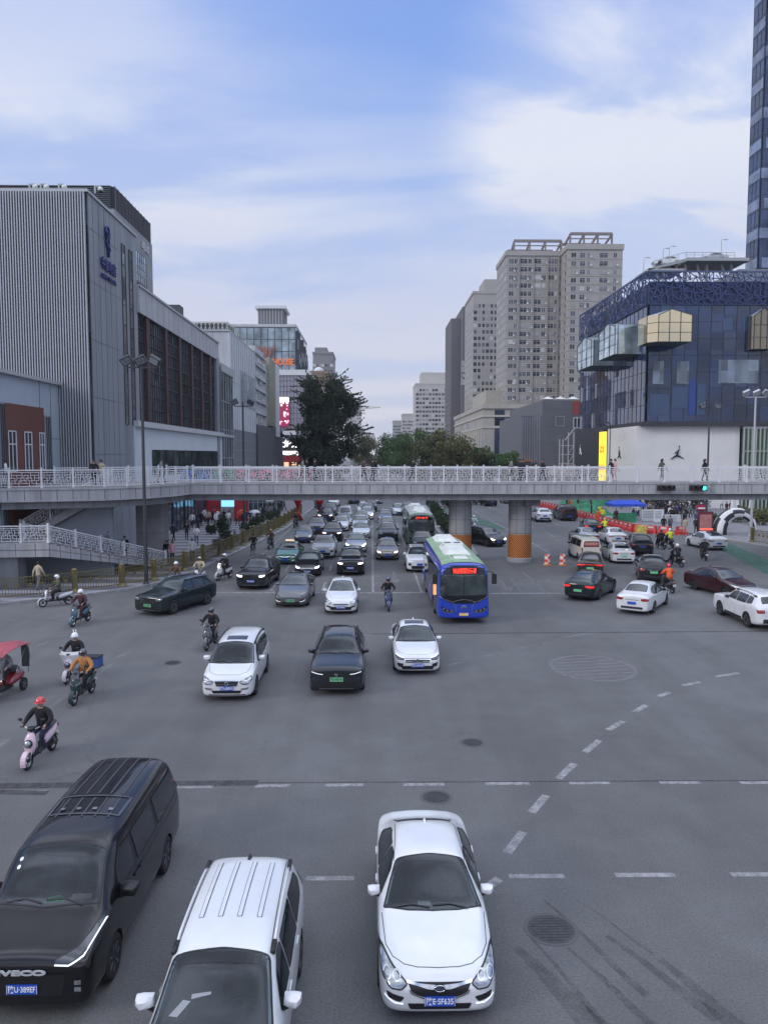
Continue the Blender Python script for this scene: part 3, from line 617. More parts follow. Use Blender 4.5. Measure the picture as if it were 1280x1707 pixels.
# --- boxy microvan
MV = [(0, .36, .7, .74, .5, .4), (.04, .28, .82, .88, .7, .52), (.14, .24, .94, 1.02, .78, .62), (.35, .22, 1.03, 1.18, .80, .68), (.62, .22, 1.06, 1.45, .81, .67), (.9, .22, 1.08, 1.72, .815, .66), (1.15, .22, 1.09, 1.82, .82, .665), (2.2, .22, 1.1, 1.87, .82, .67), (3.4, .22, 1.1, 1.86, .82, .665), (3.85, .22, 1.1, 1.82, .815, .66), (4.0, .24, 1.1, 1.74, .80, .64), (4.06, .3, 1.05, 1.6, .77, .6), (4.08, .38, .98, 1.4, .7, .52)]
SPEC['microvan'] = dict(st=MV, wy=(.75, 3.2), wx=.81, wr=.29, tumble=(.42, .86), ws=[(-.64, .36), (0, .31), (.64, .36), (.56, 1.0), (0, 1.04), (-.56, 1.0)], sw=[[(.95, 1.14), (1.5, 1.14), (1.5, 1.62), (1.15, 1.6)], [(1.6, 1.14), (2.6, 1.14), (2.6, 1.64), (1.6, 1.64)], [(2.7, 1.14), (3.75, 1.14), (3.75, 1.62), (2.7, 1.64)]],
    rw=[(-.55, 1.58), (.55, 1.58), (.6, 1.16), (-.6, 1.16)], rwax='rear', hl=[[(.42, .86), (.44, .72), (.68, .72), (.72, .9)]], grille=[[(-.3, .76), (.3, .76), (.3, .70), (-.3, .70)]], tl=[[(.66, 1.1), (.66, .8), (.76, .8), (.76, 1.1)]],
    seams=[[(.85, .35), (.88, 1.1)], [(1.55, .3), (1.55, 1.62)], [(2.65, .3), (2.65, 1.62)]], handles=[(1.4, .98), (1.75, .98)], mir=(.85, 1.15, .8), plf=.5, plr=.62, wwd=.17)
# ------------------------------------------------------------------ bus
BUSL = 12.0
BU = [(0, .40, 1.0, 2.2, 1.05, .98), (.05, .34, 1.0, 2.7, 1.18, 1.08), (.14, .32, 1.05, 2.88, 1.25, 1.13), (.35, .31, 1.1, 2.96, 1.275, 1.17), (1.5, .31, 1.1, 3.0, 1.28, 1.18), (6, .31, 1.1, 3.0, 1.28, 1.18), (11.2, .31, 1.1, 3.0, 1.28, 1.18), (11.8, .34, 1.1, 2.96, 1.26, 1.15), (11.96, .40, 1.1, 2.8, 1.2, 1.08), (12.0, .5, 1.1, 2.4, 1.1, 1.0)]
BLUE = paint('bus blue', (.012, .045, .40)); BGREEN = paint('bus green', (.06, .11, .07)); ROOFG = mat('bus roof green', (.22, .33, .20), .6, noise=.25, nscale=1.2)
WPL = mat('weathered white plastic', (.62, .63, .60), .55, noise=.12, nscale=2)
def bus(name, body, roof, wrap, skirt=None):
    root = empty(name)
    sh = Shell(BU, body, [(2.75, 1.27, .53, .3), (9.0, 1.27, .53, .3)], crown=.05, tumble=(.12, .86), creases=.5)
    o = mk(sh.o, root)
    def P(nm, po, ax, m, off=.008, rnd=.05, both=False, step=.14, mats=None):
        for sg in ((-1, 1) if both else (1,)):
            b = MB(); sh.patch(b, mir(po) if (both and sg < 0 and ax != 'side') else po, ax, off, sg, step, 0, rnd)
            if b.f: part(b, nm, [m], root, True)
    P('roof_panel', [(-1.02, .30), (1.02, .30), (1.02, 11.7), (-1.02, 11.7)], 'top', roof, .03, .1, step=.25)
    P('windscreen_mask', [(-1.20, 2.86), (1.20, 2.86), (1.24, 2.6), (1.25, 1.38), (.95, 1.20), (.55, 1.02), (-.55, 1.02), (-.95, 1.20), (-1.25, 1.38), (-1.24, 2.6)], 'front', mat('bus glass mask', (.008, .009, .012), .12), .008, .05)
    P('windscreen', [(-1.10, 2.42), (1.10, 2.42), (1.13, 1.42), (-1.13, 1.42)], 'front', mat('bus windscreen', (.035, .05, .048), .05, spec=.8, noise=.7, nscale=1.6), .018, .06)
    b = MB(); sh.ribbon(b, [(0, 1.44), (0, 2.42)], 'front', .03, .026); sh.ribbon(b, [(-1.1, 1.52), (.2, 1.50)], 'front', .02, .026); part(b, 'windscreen_bar', [GRL], root)
    # driver behind the glass is a dim shape; wipers
    b = MB(); sh.ribbon(b, [(-.95, 1.40), (-.5, 1.33), (0, 1.38)], 'front', .03, .035); sh.ribbon(b, [(.1, 1.40), (.5, 1.33), (.95, 1.38)], 'front', .03, .035); part(b, 'wiper', [BLK], root)
    b = MB(); pts = [(-.55+1.1*i/14, 1.10+.12*math.sin(PI*i/14)) for i in range(15)]; sh.ribbon(b, pts, 'front', .025, .02)
    for sg in (-1, 1):
        sh.ribbon(b, [(sg*.55, 1.10), (sg*.85, 1.20), (sg*1.16, 1.38)], 'front', .025, .02)
        sh.ribbon(b, [(sg*.55, 1.10), (sg*.42, .90), (sg*.36, .66), (sg*.5, .60), (sg*.9, .60), (sg*1.12, .78)], 'front', .02, .02)
    part(b, 'chrome_line', [ALU], root)
    yf = sh.hit((0, 1.0), 'front', 1)[0].y
    q = MB(); q.lathe([(.135, -.01), (.135, .01), (.11, .012), (.11, -.012)], 'Y', 24, 0, Matrix.Translation((0, yf-.02, .84)) @ Matrix.Diagonal((1, 1, .66, 1)), closed=True); q.box(-.11, .11, yf-.03, yf-.01, .825, .855); part(q, 'emblem', [CHR], root)
    for sg in (-1, 1):
        b = MB(); po = [(.46, .66), (.5, .60), (.92, .62), (1.10, .80), (1.06, .90), (.86, .76), (.62, .72)]; sh.patch(b, po if sg > 0 else mir(po), 'front', .012, 1, .08, 0, .03)
        for x, z in ((.60, .67), (.80, .69), (.97, .78)):
            h = sh.hit((sg*x, z), 'front', 1)[0]; b.lathe([(.048, -.02), (.048, .01), (.02, -.015)], 'Y', 14, 1, Matrix.Translation((h.x, h.y-.02, h.z)))
        part(b, 'headlight', [GRL, LMP], root)
    # side glazing, doors, advertising wrap on the near side
    for sg in (-1, 1):
        xs = [(.75, 2.0), (2.1, 3.4), (3.5, 4.8), (4.9, 6.1), (6.2, 7.4), (7.5, 8.7), (8.8, 10.0), (10.1, 11.3)]
        for i, (a, b_) in enumerate(xs):
            dr = sg < 0 and i in (0, 4)
            b = MB(); sh.patch(b, [(a, .5 if dr else 1.28), (b_, .5 if dr else 1.28), (b_, 2.5), (a, 2.5)], 'side', .01, sg, .3, 0, .05)
            part(b, 'door' if dr else 'side_window', [GLS], root, True)
            if dr:
                b = MB(); sh.ribbon(b, [((a+b_)/2, .45), ((a+b_)/2, 2.5)], 'side', .05, .02, sg, .3); sh.ribbon(b, [(a, .45), (a, 2.5)], 'side', .05, .02, sg, .3); sh.ribbon(b, [(b_, .45), (b_, 2.5)], 'side', .05, .02, sg, .3); mk(b.build('door_frame', [body]), KID[root][-1])
        b = MB(); sh.patch(b, [(3.6, .45), (6.1, .45), (6.1, 1.22), (3.6, 1.22)], 'side', .01, sg, .3, 0, .02)
        sh.patch(b, [(7.5, .45), (8.3, .45), (8.3, 1.22), (7.5, 1.22)], 'side', .01, sg, .3, 0, .02); part(b, 'advert_panel', [wrap], root)
    # roof equipment
    b = MB()
    def hump(y0, y1, wx, h, z0=3.03, m=0, ch=.25):
        b.raw([(-wx, y0, z0), (wx, y0, z0), (wx, y1, z0), (-wx, y1, z0), (-wx+ch, y0+ch, z0+h), (wx-ch, y0+ch, z0+h), (wx-ch, y1-ch, z0+h), (-wx+ch, y1-ch, z0+h)], [(0, 1, 5, 4), (1, 2, 6, 5), (2, 3, 7, 6), (3, 0, 4, 7), (4, 5, 6, 7), (0, 3, 2, 1)], m)
    hump(2.6, 6.4, .70, .24, ch=.25); hump(8.5, 11.2, .68, .22); b.box(-.55, .55, 5.0, 6.2, 3.25, 3.34); b.lathe([(.2, 3.34), (.2, 3.36)], 'Z', 16, 1, Matrix.Translation((-.27, 5.6, 0))); b.lathe([(.2, 3.34), (.2, 3.36)], 'Z', 16, 1, Matrix.Translation((.27, 5.6, 0)))
    part(b, 'air_conditioner', [WPL, BLK], root)
    b = MB(); hump(1.1, 1.9, .38, .08, ch=.08); part(b, 'roof_hatch', [WPL], root)
    b = MB(); 
    for x in (-.5, .5): b.box(x-.012, x+.012, .5, 11.5, 3.045, 3.062)
    part(b, 'roof_seam', [WPL], root)
    # mirrors
    for sg in (-1, 1):
        b = MB(); b.tube([(sg*1.0, .1, 2.55), (sg*1.25, -.18, 2.62), (sg*1.42, -.2, 2.5)], .025, 6, 1); b.box(sg*1.42-.11, sg*1.42+.11, -.27, -.14, 2.02, 2.50, 1)
        part(b, 'mirror', [body, BLK], root)
    # destination display, yellow plate
    yd = sh.hit((0, 2.6), 'front', 1)[0].y-.02
    t = MB(); t.box(-.62, .66, yd-.01, yd+.01, 2.49, 2.74); d = part(t, 'destination_display', [mat('display black', (.01, .005, .005), .4)], root)
    plate(root, sh.hit((0, .5), 'front', 1)[0].y-.03, .50, PYE, '陕A·12085D')
    tm, rm = wheel_meshes(.48, .28, 1)
    for y in (2.75, 9.0):
        for sg in (-1, 1):
            w_ = bpy.data.objects.new('wheel', tm); COL.objects.link(w_); mk(w_, root); w_.location = (sg*1.10, y, .48); w_.rotation_euler = (0, 0, 0 if sg > 0 else PI)
            r_ = bpy.data.objects.new('rim', rm); COL.objects.link(r_); mk(r_, w_)
    return root, sh, d, yd

# ------------------------------------------------------------------ people (one continuous skinned body each)
SKIN = mat('skin', (.42, .24, .17), .6); HAIR = mat('hair black', (.008, .007, .007), .55)
COAT = mat('cloth base coat', (.02, .02, .025), .85); TROU = mat('cloth base trousers', (.02, .02, .03), .85); SHOE = mat('shoe dark', (.015, .014, .014), .6)
def cloth(n, c): return mat('cloth '+n, c, .88, noise=.12, nscale=9)
CL = dict(black=cloth('black', (.011, .011, .013)), navy=cloth('navy', (.015, .02, .05)), white=cloth('white', (.62, .62, .63)), grey=cloth('grey', (.16, .165, .175)), red=cloth('red', (.42, .015, .02)), pink=cloth('pink', (.55, .30, .33)), beige=cloth('beige', (.42, .35, .26)), brown=cloth('brown', (.10, .055, .035)), blue=cloth('blue', (.04, .09, .25)), orange=cloth('orange', (.72, .12, .03)), yellow=cloth('yellow', (.70, .72, .05)), maroon=cloth('maroon', (.06, .02, .025)), green=cloth('green', (.03, .10, .06)), denim=cloth('denim', (.05, .08, .16)), ochre=cloth('patterned ochre', (.38, .17, .05)), olive=cloth('olive', (.08, .08, .05)))
def skinbody(name, bones, root='pelvis'):
    """bones: {name: (pos, radius, parent, slot)}; slot 0 skin 1 coat 2 trousers 3 shoes"""
    names = list(bones); idx = {n: i for i, n in enumerate(names)}
    me = bpy.data.meshes.new(name)
    me.from_pydata([bones[n][0] for n in names], [(idx[n], idx[bones[n][2]]) for n in names if bones[n][2]], [])
    o = bpy.data.objects.new(name, me); COL.objects.link(o)
    sk = o.modifiers.new('sk', 'SKIN'); sk.use_smooth_shade = True; sk.branch_smoothing = .3
    for n in names:
        v = me.skin_vertices[0].data[idx[n]]; r_ = bones[n][1]; v.radius = r_ if isinstance(r_, tuple) else (r_, r_); v.use_root = (n == root)
    ss = o.modifiers.new('ss', 'SUBSURF'); ss.levels = 1; ss.render_levels = 1
    m2 = evald(o); bpy.data.objects.remove(o, do_unlink=True)
    m2.name = name; m2.materials.clear()
    for m in (SKIN, COAT, TROU, SHOE): m2.materials.append(m)
    segs = [(Vector(bones[n][0]), Vector(bones[bones[n][2]][0]) if bones[n][2] else Vector(bones[n][0]), bones[n][3], max(bones[n][1]) if isinstance(bones[n][1], tuple) else bones[n][1]) for n in names]
    for p in m2.polygons:
        c = p.center; best = None
        for a, b, s_, r_ in segs:
            ab = a-b; t = max(0, min(1, (c-b).dot(ab)/max(ab.length_squared, 1e-9))); dd = (b+ab*t-c).length/(r_+.02)
            if best is None or dd < best[0]: best = (dd, s_)
        p.material_index = best[1]; p.use_smooth = True
    return m2
def hand(B, nm, wrist, d, side, grip=False, s=1.0):
    """palm plus five separate fingers; d = direction of the forearm, side = where the thumb points"""
    wv = Vector(wrist); d = Vector(d).normalized(); t = Vector(side).normalized(); dn = d.cross(t).normalized()
    palm = wv+d*.07*s; B[nm+'palm'] = (tuple(palm), (.034*s, .016*s), nm+'wrist', 0)
    for k, (off, ln) in enumerate(((-.027, .062), (-.009, .072), (.009, .077), (.027, .070))):
        a = palm+d*.012*s+t*off*s; b = a+d*ln*.5*s+dn*(.02 if grip else .006)*s; c = b+(dn*.03+d*.005 if grip else d*.45*ln+dn*.012)*s
        B[f'{nm}f{k}a'] = (tuple(a), .009*s, nm+'palm', 0); B[f'{nm}f{k}b'] = (tuple(b), .0085*s, f'{nm}f{k}a', 0); B[f'{nm}f{k}c'] = (tuple(c), .0075*s, f'{nm}f{k}b', 0)
    a = wv+d*.035*s+t*.032*s; b = a+t*.02*s+d*.03*s+dn*.01*s
    B[nm+'t1'] = (tuple(a), .011*s, nm+'palm', 0); B[nm+'t2'] = (tuple(b), .009*s, nm+'t1', 0)
def walker(step=.28, arm=.2, coat=.0, phone=False):
    B = {}
    B['pelvis'] = ((0, 0, .93), (.155, .115), None, 1 if coat else 2); B['waist'] = ((0, -.005, 1.08), (.17, .135), 'pelvis', 1); B['chest'] = ((0, -.01, 1.28), (.20, .145), 'waist', 1)
    B['neckb'] = ((0, .005, 1.43), (.085, .075), 'chest', 1); B['neck'] = ((0, -.005, 1.50), .052, 'neckb', 0); B['head'] = ((0, -.02, 1.585), (.073, .088), 'neck', 0); B['crown'] = ((0, -.012, 1.665), (.07, .082), 'head', 0)
    B['nose'] = ((0, -.112, 1.58), .014, 'head', 0)
    for sg, nm in ((-1, 'l'), (1, 'r')):
        k = step*sg
        B[nm+'hip'] = ((sg*.095, 0, .88), .10, 'pelvis', 1 if coat > .1 else 2); B[nm+'knee'] = ((sg*.10, -k*.55-.03, .48), .062, nm+'hip', 2); B[nm+'ank'] = ((sg*.10, -k*.9+.03, .09 if k > 0 else .12), .042, nm+'knee', 2)
        B[nm+'toe'] = ((sg*.11, -k*.9-.13, .035), (.045, .03), nm+'ank', 3)
        B[nm+'sh'] = ((sg*.19, 0, 1.385), .085, 'neckb', 1); 
        if phone: B[nm+'elb'] = ((sg*.25, -.04, 1.12), .062, nm+'sh', 1); B[nm+'wrist'] = ((sg*.10, -.27, 1.17), .034, nm+'elb', 1)
        else: B[nm+'elb'] = ((sg*.245, arm*sg*.5+.02, 1.12), .062, nm+'sh', 1); B[nm+'wrist'] = ((sg*.25, arm*sg*1.1-.05, .89), .034, nm+'elb', 1)
        e, w_ = Vector(B[nm+'elb'][0]), Vector(B[nm+'wrist'][0]); hand(B, nm, w_, w_-e, (0, -1, .1) if not phone else (0, 0, 1))
    return B
def rider_bones(lean=.05, wide=.31, reach=-.36, hz=1.03, spread=.13, footz=.29, footy=-.22):
    B = {}
    B['pelvis'] = ((0, .27, .86), (.165, .14), None, 2); B['waist'] = ((0, .27-lean, 1.02), (.19, .155), 'pelvis', 1); B['chest'] = ((0, .24-lean*2, 1.22), (.225, .165), 'waist', 1)
    B['neckb'] = ((0, .23-lean*2, 1.37), (.09, .08), 'chest', 1); B['neck'] = ((0, .21-lean*2, 1.44), .055, 'neckb', 0); B['head'] = ((0, .185-lean*2, 1.525), (.075, .088), 'neck', 0); B['crown'] = ((0, .19-lean*2, 1.60), (.07, .08), 'head', 0); B['nose'] = ((0, .09-lean*2, 1.52), .014, 'head', 0)
    for sg, nm in ((-1, 'l'), (1, 'r')):
        B[nm+'hip'] = ((sg*.11, .20, .83), .115, 'pelvis', 2); B[nm+'knee'] = ((sg*spread, -.15, .78), .088, nm+'hip', 2); B[nm+'ank'] = ((sg*spread*.95, footy+.10, footz+.09), .048, nm+'knee', 2); B[nm+'toe'] = ((sg*spread, footy-.08, footz+.03), (.045, .03), nm+'ank', 3)
        B[nm+'sh'] = ((sg*.205, .22-lean*2, 1.32), .09, 'neckb', 1); B[nm+'elb'] = ((sg*.34, .02, 1.12), .072, nm+'sh', 1); B[nm+'wrist'] = ((sg*(wide-.02), reach+.10, hz+.01), .037, nm+'elb', 1)
        hand(B, nm, B[nm+'wrist'][0], (sg*.15, -1, -.05), (-sg, 0, 0), grip=True)
    return B
def hair_mesh(c, long=False):
    m = MB(); m.ball((0, .012, 0), .097, 12, sc_=(.93, 1.04, 1.02))
    keep = [(f) for f in m.f if not all(m.v[i][1] < -.035 and m.v[i][2] < .045 for i in f) and not all(m.v[i][2] < -.06 for i in f)]
    m.f = keep; m.m = [0]*len(keep)
    if long:
        m.tube([(0, .045, .03), (0, .085, -.06), (0, .085, -.20)], [.075, .085, .045], 10)
    me = m.mesh('hair', [HAIR], True); me.transform(Matrix.Translation(c)); return me
def face_mesh(c):
    m = MB()
    out = []
    for nm, b in (('eye', (-.052, -.010, .0, .016)), ('eye', (.010, .052, .0, .016)), ('mouth', (-.024, .024, -.056, -.044))):
        m = MB(); m.box(b[0], b[1], -.096, -.078, b[2], b[3]); me = m.mesh(nm, HAIR if nm == 'eye' else mat('lips', (.30, .09, .08), .6)); me.transform(Matrix.Translation(c)); out.append((nm, me))
    return out
def make_person(bones, long=False, headc=None, helmet=None):
    root = bpy.data.objects.new('person', skinbody('body', bones)); COL.objects.link(root)
    hc = Vector(headc or (0, -.02, 1.62))
    if helmet is None:
        h = bpy.data.objects.new('hair', hair_mesh(hc+Vector((0, .005, .012)), long)); COL.objects.link(h); mk(h, root)
    for nm, me in face_mesh(hc+Vector((0, -.006, -.02))): f = bpy.data.objects.new(nm, me); COL.objects.link(f); mk(f, root)
    if helmet is not None:
        m = MB(); m.ball(hc+Vector((0, .01, .02)), .132, 16, 0, (.95, 1.08, 1.0))
        cz = hc.z; keep = [i for i, f_ in enumerate(m.f) if all(m.v[j][2] > cz-(.02 if helmet == 'half' else .12) for j in f_) and not (helmet == 'full' and all(m.v[j][1] < hc.y-.07 and cz-.05 < m.v[j][2] < cz+.055 for j in f_))]
        m.f = [m.f[i] for i in keep]; m.m = [0]*len(m.f)
        if helmet == 'half': m.lathe([(.133, 0), (.150, -.012), (.150, -.02), (.130, -.015)], 'Z', 20, 0, Matrix.Translation(hc+Vector((0, -.01, .02))) @ Matrix.Diagonal((.95, 1.12, 1, 1)), closed=True)
        hm = m.build('helmet', [HELM], None, True); mk(hm, root)
        v = MB(); 
        for k in range(10):
            a0, a1 = R(-60+12*k), R(-48+12*k)
            z0, z1 = (-.05, .05) if helmet == 'full' else (-.075, .03)
            q = lambda a, z: hc+Vector((math.sin(a)*.134, -math.cos(a)*.150+.01, z))
            v.poly([q(a0, z0), q(a1, z0), q(a1, z1), q(a0, z1)])
        vz = v.build('visor', [mat('visor', (.03, .03, .035), .08, spec=.8)] if helmet == 'full' else [mat('clear visor', (.25, .27, .3), .08, alpha=.35)], None, True); mk(vz, root)
    return root
HELM = mat('helmet base', (.6, .6, .6), .25, coat=1)
def helm(n, c): return mat('helmet '+n, c, .25, coat=1)

# ------------------------------------------------------------------ two-wheelers (nose towards -Y, origin under the seat's middle)
SPA = paint('scooter base', (.5, .5, .5)); SEATM = mat('saddle vinyl', (.015, .015, .016), .5)
def loft(rows, caps=True):
    m = MB(); n = len(rows[0])
    for r_ in rows: m.v += [tuple(p) for p in r_]
    for i in range(len(rows)-1):
        for j in range(n): m.f.append((i*n+j, i*n+(j+1) % n, (i+1)*n+(j+1) % n, (i+1)*n+j)); m.m.append(0)
    if caps: m.f += [tuple(range(n-1, -1, -1)), tuple(range((len(rows)-1)*n, len(rows)*n))]; m.m += [0, 0]
    return m
def ring(cx, cy, cz, rx, ry, n=8, tilt=0):
    out = []
    for k in range(n):
        a = 2*PI*k/n; x, y = math.cos(a)*rx, math.sin(a)*ry; out.append(Vector((cx+x, cy+y*math.cos(tilt), cz+y*math.sin(tilt))))
    return out
def scooter(name='electric_scooter', style='round', headl=LMP, box=None):
    root = empty(name)
    wr = .235 if style != 'maxi' else .27; fy, ry = -.66, .66
    t = MB(); t.lathe([(wr*.68, -.045), (wr*.92, -.05), (wr, -.02), (wr, .02), (wr*.92, .05), (wr*.68, .045)], 'X', 22, 0, closed=True)
    rm = MB(); rm.lathe([(wr*.70, -.03), (wr*.70, .03), (wr*.60, .02), (wr*.60, -.02)], 'X', 20, 0, closed=True); rm.lathe([(.05, -.05), (.05, .05)], 'X', 10, 1)
    for k in range(5):
        a = 2*PI*k/5; rm.bar((0, 0, 0), (0, math.cos(a)*wr*.64, math.sin(a)*wr*.64), .02, .025, 0)
    tm = t.mesh('wheel', RUB, True); rmm = rm.mesh('rim', [ALU, BLK])
    for y in (fy, ry):
        o = bpy.data.objects.new('wheel', tm); COL.objects.link(o); mk(o, root); o.location = (0, y, wr); q = bpy.data.objects.new('rim', rmm); COL.objects.link(q); mk(q, o)
    def sm(m, nm, mats): o = part(m, nm, mats, root); fixn(o); subd(o, 1); o.data.polygons.foreach_set('use_smooth', [True]*len(o.data.polygons)); return o
    W = dict(round=.19, maxi=.24, sharp=.21)[style]
    # leg shield: a curved plate from the fork up to the handlebar
    sm(loft([ring(0, -.50, .34, .06, .06), ring(0, -.53, .42, W*.75, .07), ring(0, -.52, .56, W, .085), ring(0, -.49, .74, W*.95, .09), ring(0, -.45, .86, W*.62, .075), ring(0, -.43, .93, W*.35, .06)]), 'leg_shield', [SPA])
    m = MB(); m.box(-W*.55, W*.55, -.50, .18, .27, .32); o = part(m, 'footboard', [BLK], root)
    sm(loft([ring(0, .12, .42, .10, .07, tilt=R(90)), ring(0, .22, .50, .15, .16, tilt=R(90)), ring(0, .45, .56, .17, .17, tilt=R(90)), ring(0, .72, .60, .14, .13, tilt=R(90)), ring(0, .93, .68, .06, .05, tilt=R(90))]), 'rear_body', [SPA])
    sm(loft([ring(0, .10, .74, .09, .035, tilt=R(90)), ring(0, .20, .755, .135, .05, tilt=R(90)), ring(0, .48, .765, .15, .05, tilt=R(90)), ring(0, .78, .80, .12, .045, tilt=R(90)), ring(0, .86, .81, .06, .03, tilt=R(90))]), 'saddle', [SEATM])
    # mudguards
    for y0, nm in ((fy, 'front_mudguard'), (ry, 'rear_mudguard')):
        m = MB(); pts = []
        for k in range(9):
            a = R(-20+(150 if nm[0] == 'f' else 110)*k/8) if nm[0] == 'f' else R(40+110*k/8)
            pts.append((y0-math.cos(a)*(wr+.03) if nm[0] == 'f' else y0+math.cos(a)*-(wr+.03), wr+math.sin(a)*(wr+.03)))
        for (a, b) in zip(pts[:-1], pts[1:]):
            m.poly([(-.065, a[0], a[1]), (.065, a[0], a[1]), (.065, b[0], b[1]), (-.065, b[0], b[1])]); 
            for sg in (-1, 1): m.poly([(sg*.065, a[0], a[1]), (sg*.065, b[0], b[1]), (sg*.075, b[0]+(y0-b[0])*.15, b[1]-(b[1]-wr)*.15), (sg*.075, a[0]+(y0-a[0])*.15, a[1]-(a[1]-wr)*.15)])
        part(m, nm, [SPA if nm[0] == 'f' else BLK], root, True)
    m = MB()
    for sg in (-1, 1): m.tube([(sg*.075, fy, wr), (sg*.075, fy+.06, wr+.16), (sg*.05, fy+.13, wr+.30)], .018, 8)
    m.tube([(0, -.52, .55), (0, -.42, .95)], .03, 8); part(m, 'fork', [ALU], root, True)
    m = MB(); hb = [(-.34, -.30, 1.03), (-.20, -.36, 1.04), (-.06, -.42, .98), (.06, -.42, .98), (.20, -.36, 1.04), (.34, -.30, 1.03)]; m.tube(hb, .014, 8)
    for sg in (-1, 1): m.tube([(sg*.20, -.36, 1.04), (sg*.36, -.29, 1.03)], .021, 8, 1); m.bar((sg*.20, -.40, 1.04), (sg*.33, -.37, 1.03), .012, .012, 1)
    m.lathe([(.09, .98), (.11, 1.02), (.09, 1.06)], 'Z', 12, 1, Matrix.Translation((0, -.42, -.01)))
    part(m, 'handlebar', [ALU, BLK], root, True)
    for sg in (-1, 1):
        m = MB(); m.tube([(sg*.22, -.37, 1.05), (sg*.27, -.38, 1.20)], .007, 6); m.ball((sg*.31, -.385, 1.24), .06, 10, 0, (1.1, .35, .75)); part(m, 'mirror', [BLK], root, True)
    if style == 'round':
        m = MB(); M = Matrix.Translation((0, -.605, .66)) @ Matrix.Rotation(R(-12), 4, 'X'); m.lathe([(.105, .05), (.11, -.01), (.10, -.03)], 'Y', 20, 1, M); m.lathe([(.092, -.031), (.07, -.05), (.02, -.055)], 'Y', 20, 0, M); part(m, 'headlight', [headl, BLK], root, True)
    else:
        for sg in (-1, 1):
            m = MB(); m.raw([(sg*.03, -.615, .60), (sg*.03, -.62, .66), (sg*.17, -.56, .76), (sg*.18, -.555, .70)], [(0, 1, 2, 3) if sg < 0 else (3, 2, 1, 0)]); m.raw([(sg*.03, -.58, .60), (sg*.03, -.58, .66), (sg*.17, -.52, .76), (sg*.18, -.52, .70)], [(0, 1, 2, 3)]); part(m, 'headlight', [headl], root)
    if style == 'maxi' or style == 'sharp':
        m = MB(); m.raw([(-.14, -.55, .84), (.14, -.55, .84), (.10, -.46, 1.12), (-.10, -.46, 1.12), (-.14, -.54, .84), (.14, -.54, .84), (.10, -.45, 1.12), (-.10, -.45, 1.12)], [(0, 1, 2, 3), (7, 6, 5, 4), (0, 3, 7, 4), (1, 5, 6, 2), (3, 2, 6, 7)]); part(m, 'windshield', [mat('smoked screen', (.05, .06, .07), .1, spec=.8)], root)
    m = MB(); m.box(-.07, .07, .93, .96, .62, .68); part(m, 'tail_light', [TLR], root)
    m = MB(); m.box(-.09, .09, .905, .92, .42, .56); part(m, 'number_plate', [mat('moped plate', (.5, .52, .5), .5)], root)
    m = MB(); m.tube([(.11, .35, .25), (.13, .70, .28)], .035, 8); m.bar((-.1, .15, .28), (-.16, .35, .03), .02, .02); part(m, 'drive_unit', [BLK], root, True)
    # lower chassis closing the gap beneath the saddle
    m = MB(); m.box(-.08, .08, .05, .60, .26, .50); part(m, 'chassis', [BLK], root)
    if box:
        m = MB(); m.box(-.25, .25, .62, 1.08, .86, 1.24); m.box(-.26, .26, .61, 1.09, 1.22, 1.27, 1)
        o = m.build('delivery_box', [box, mat('box lid edge', (.02, .03, .05), .6)]); mk(o, root); fixn(o)
        m = MB()
        for x in (-.2, .2): m.bar((x, .6, .82), (x, 1.05, .85), .025)
        part(m, 'carrier', [BLK], root)
    return root
def bicycle():
    root = empty('bicycle')
    t = MB(); t.lathe([(.30, -.016), (.335, -.012), (.335, .012), (.30, .016)], 'X', 26, 0, closed=True)
    rm = MB(); rm.lathe([(.29, -.01), (.30, -.01), (.30, .01), (.29, .01)], 'X', 26, 0, closed=True)
    for k in range(14): a = 2*PI*k/14; rm.bar((0, 0, 0), (0, math.cos(a)*.29, math.sin(a)*.29), .004)
    tm = t.mesh('wheel', RUB, True); rmm = rm.mesh('rim', ALU)
    for y in (-.52, .52):
        o = bpy.data.objects.new('wheel', tm); COL.objects.link(o); mk(o, root); o.location = (0, y, .335); q = bpy.data.objects.new('rim', rmm); COL.objects.link(q); mk(q, o)
    m = MB()
    for a, b in (((0, .52, .335), (0, .12, .30)), ((0, .12, .30), (0, .22, .85)), ((0, .20, .78), (0, -.34, .82)), ((0, .12, .30), (0, -.36, .72)), ((0, .52, .335), (0, .21, .75)), ((0, -.52, .335), (0, -.34, .98))): m.tube([a, b], .016, 8)
    part(m, 'frame', [BLK], root, True)
    m = MB(); m.tube([(-.28, -.24, 1.0), (-.1, -.36, 1.0), (.1, -.36, 1.0), (.28, -.24, 1.0)], .012, 8); part(m, 'handlebar', [ALU], root, True)
    m = MB(); m.ball((0, .24, .88), .12, 10, 0, (.7, 1.1, .3)); part(m, 'saddle', [BLK], root, True)
    return root
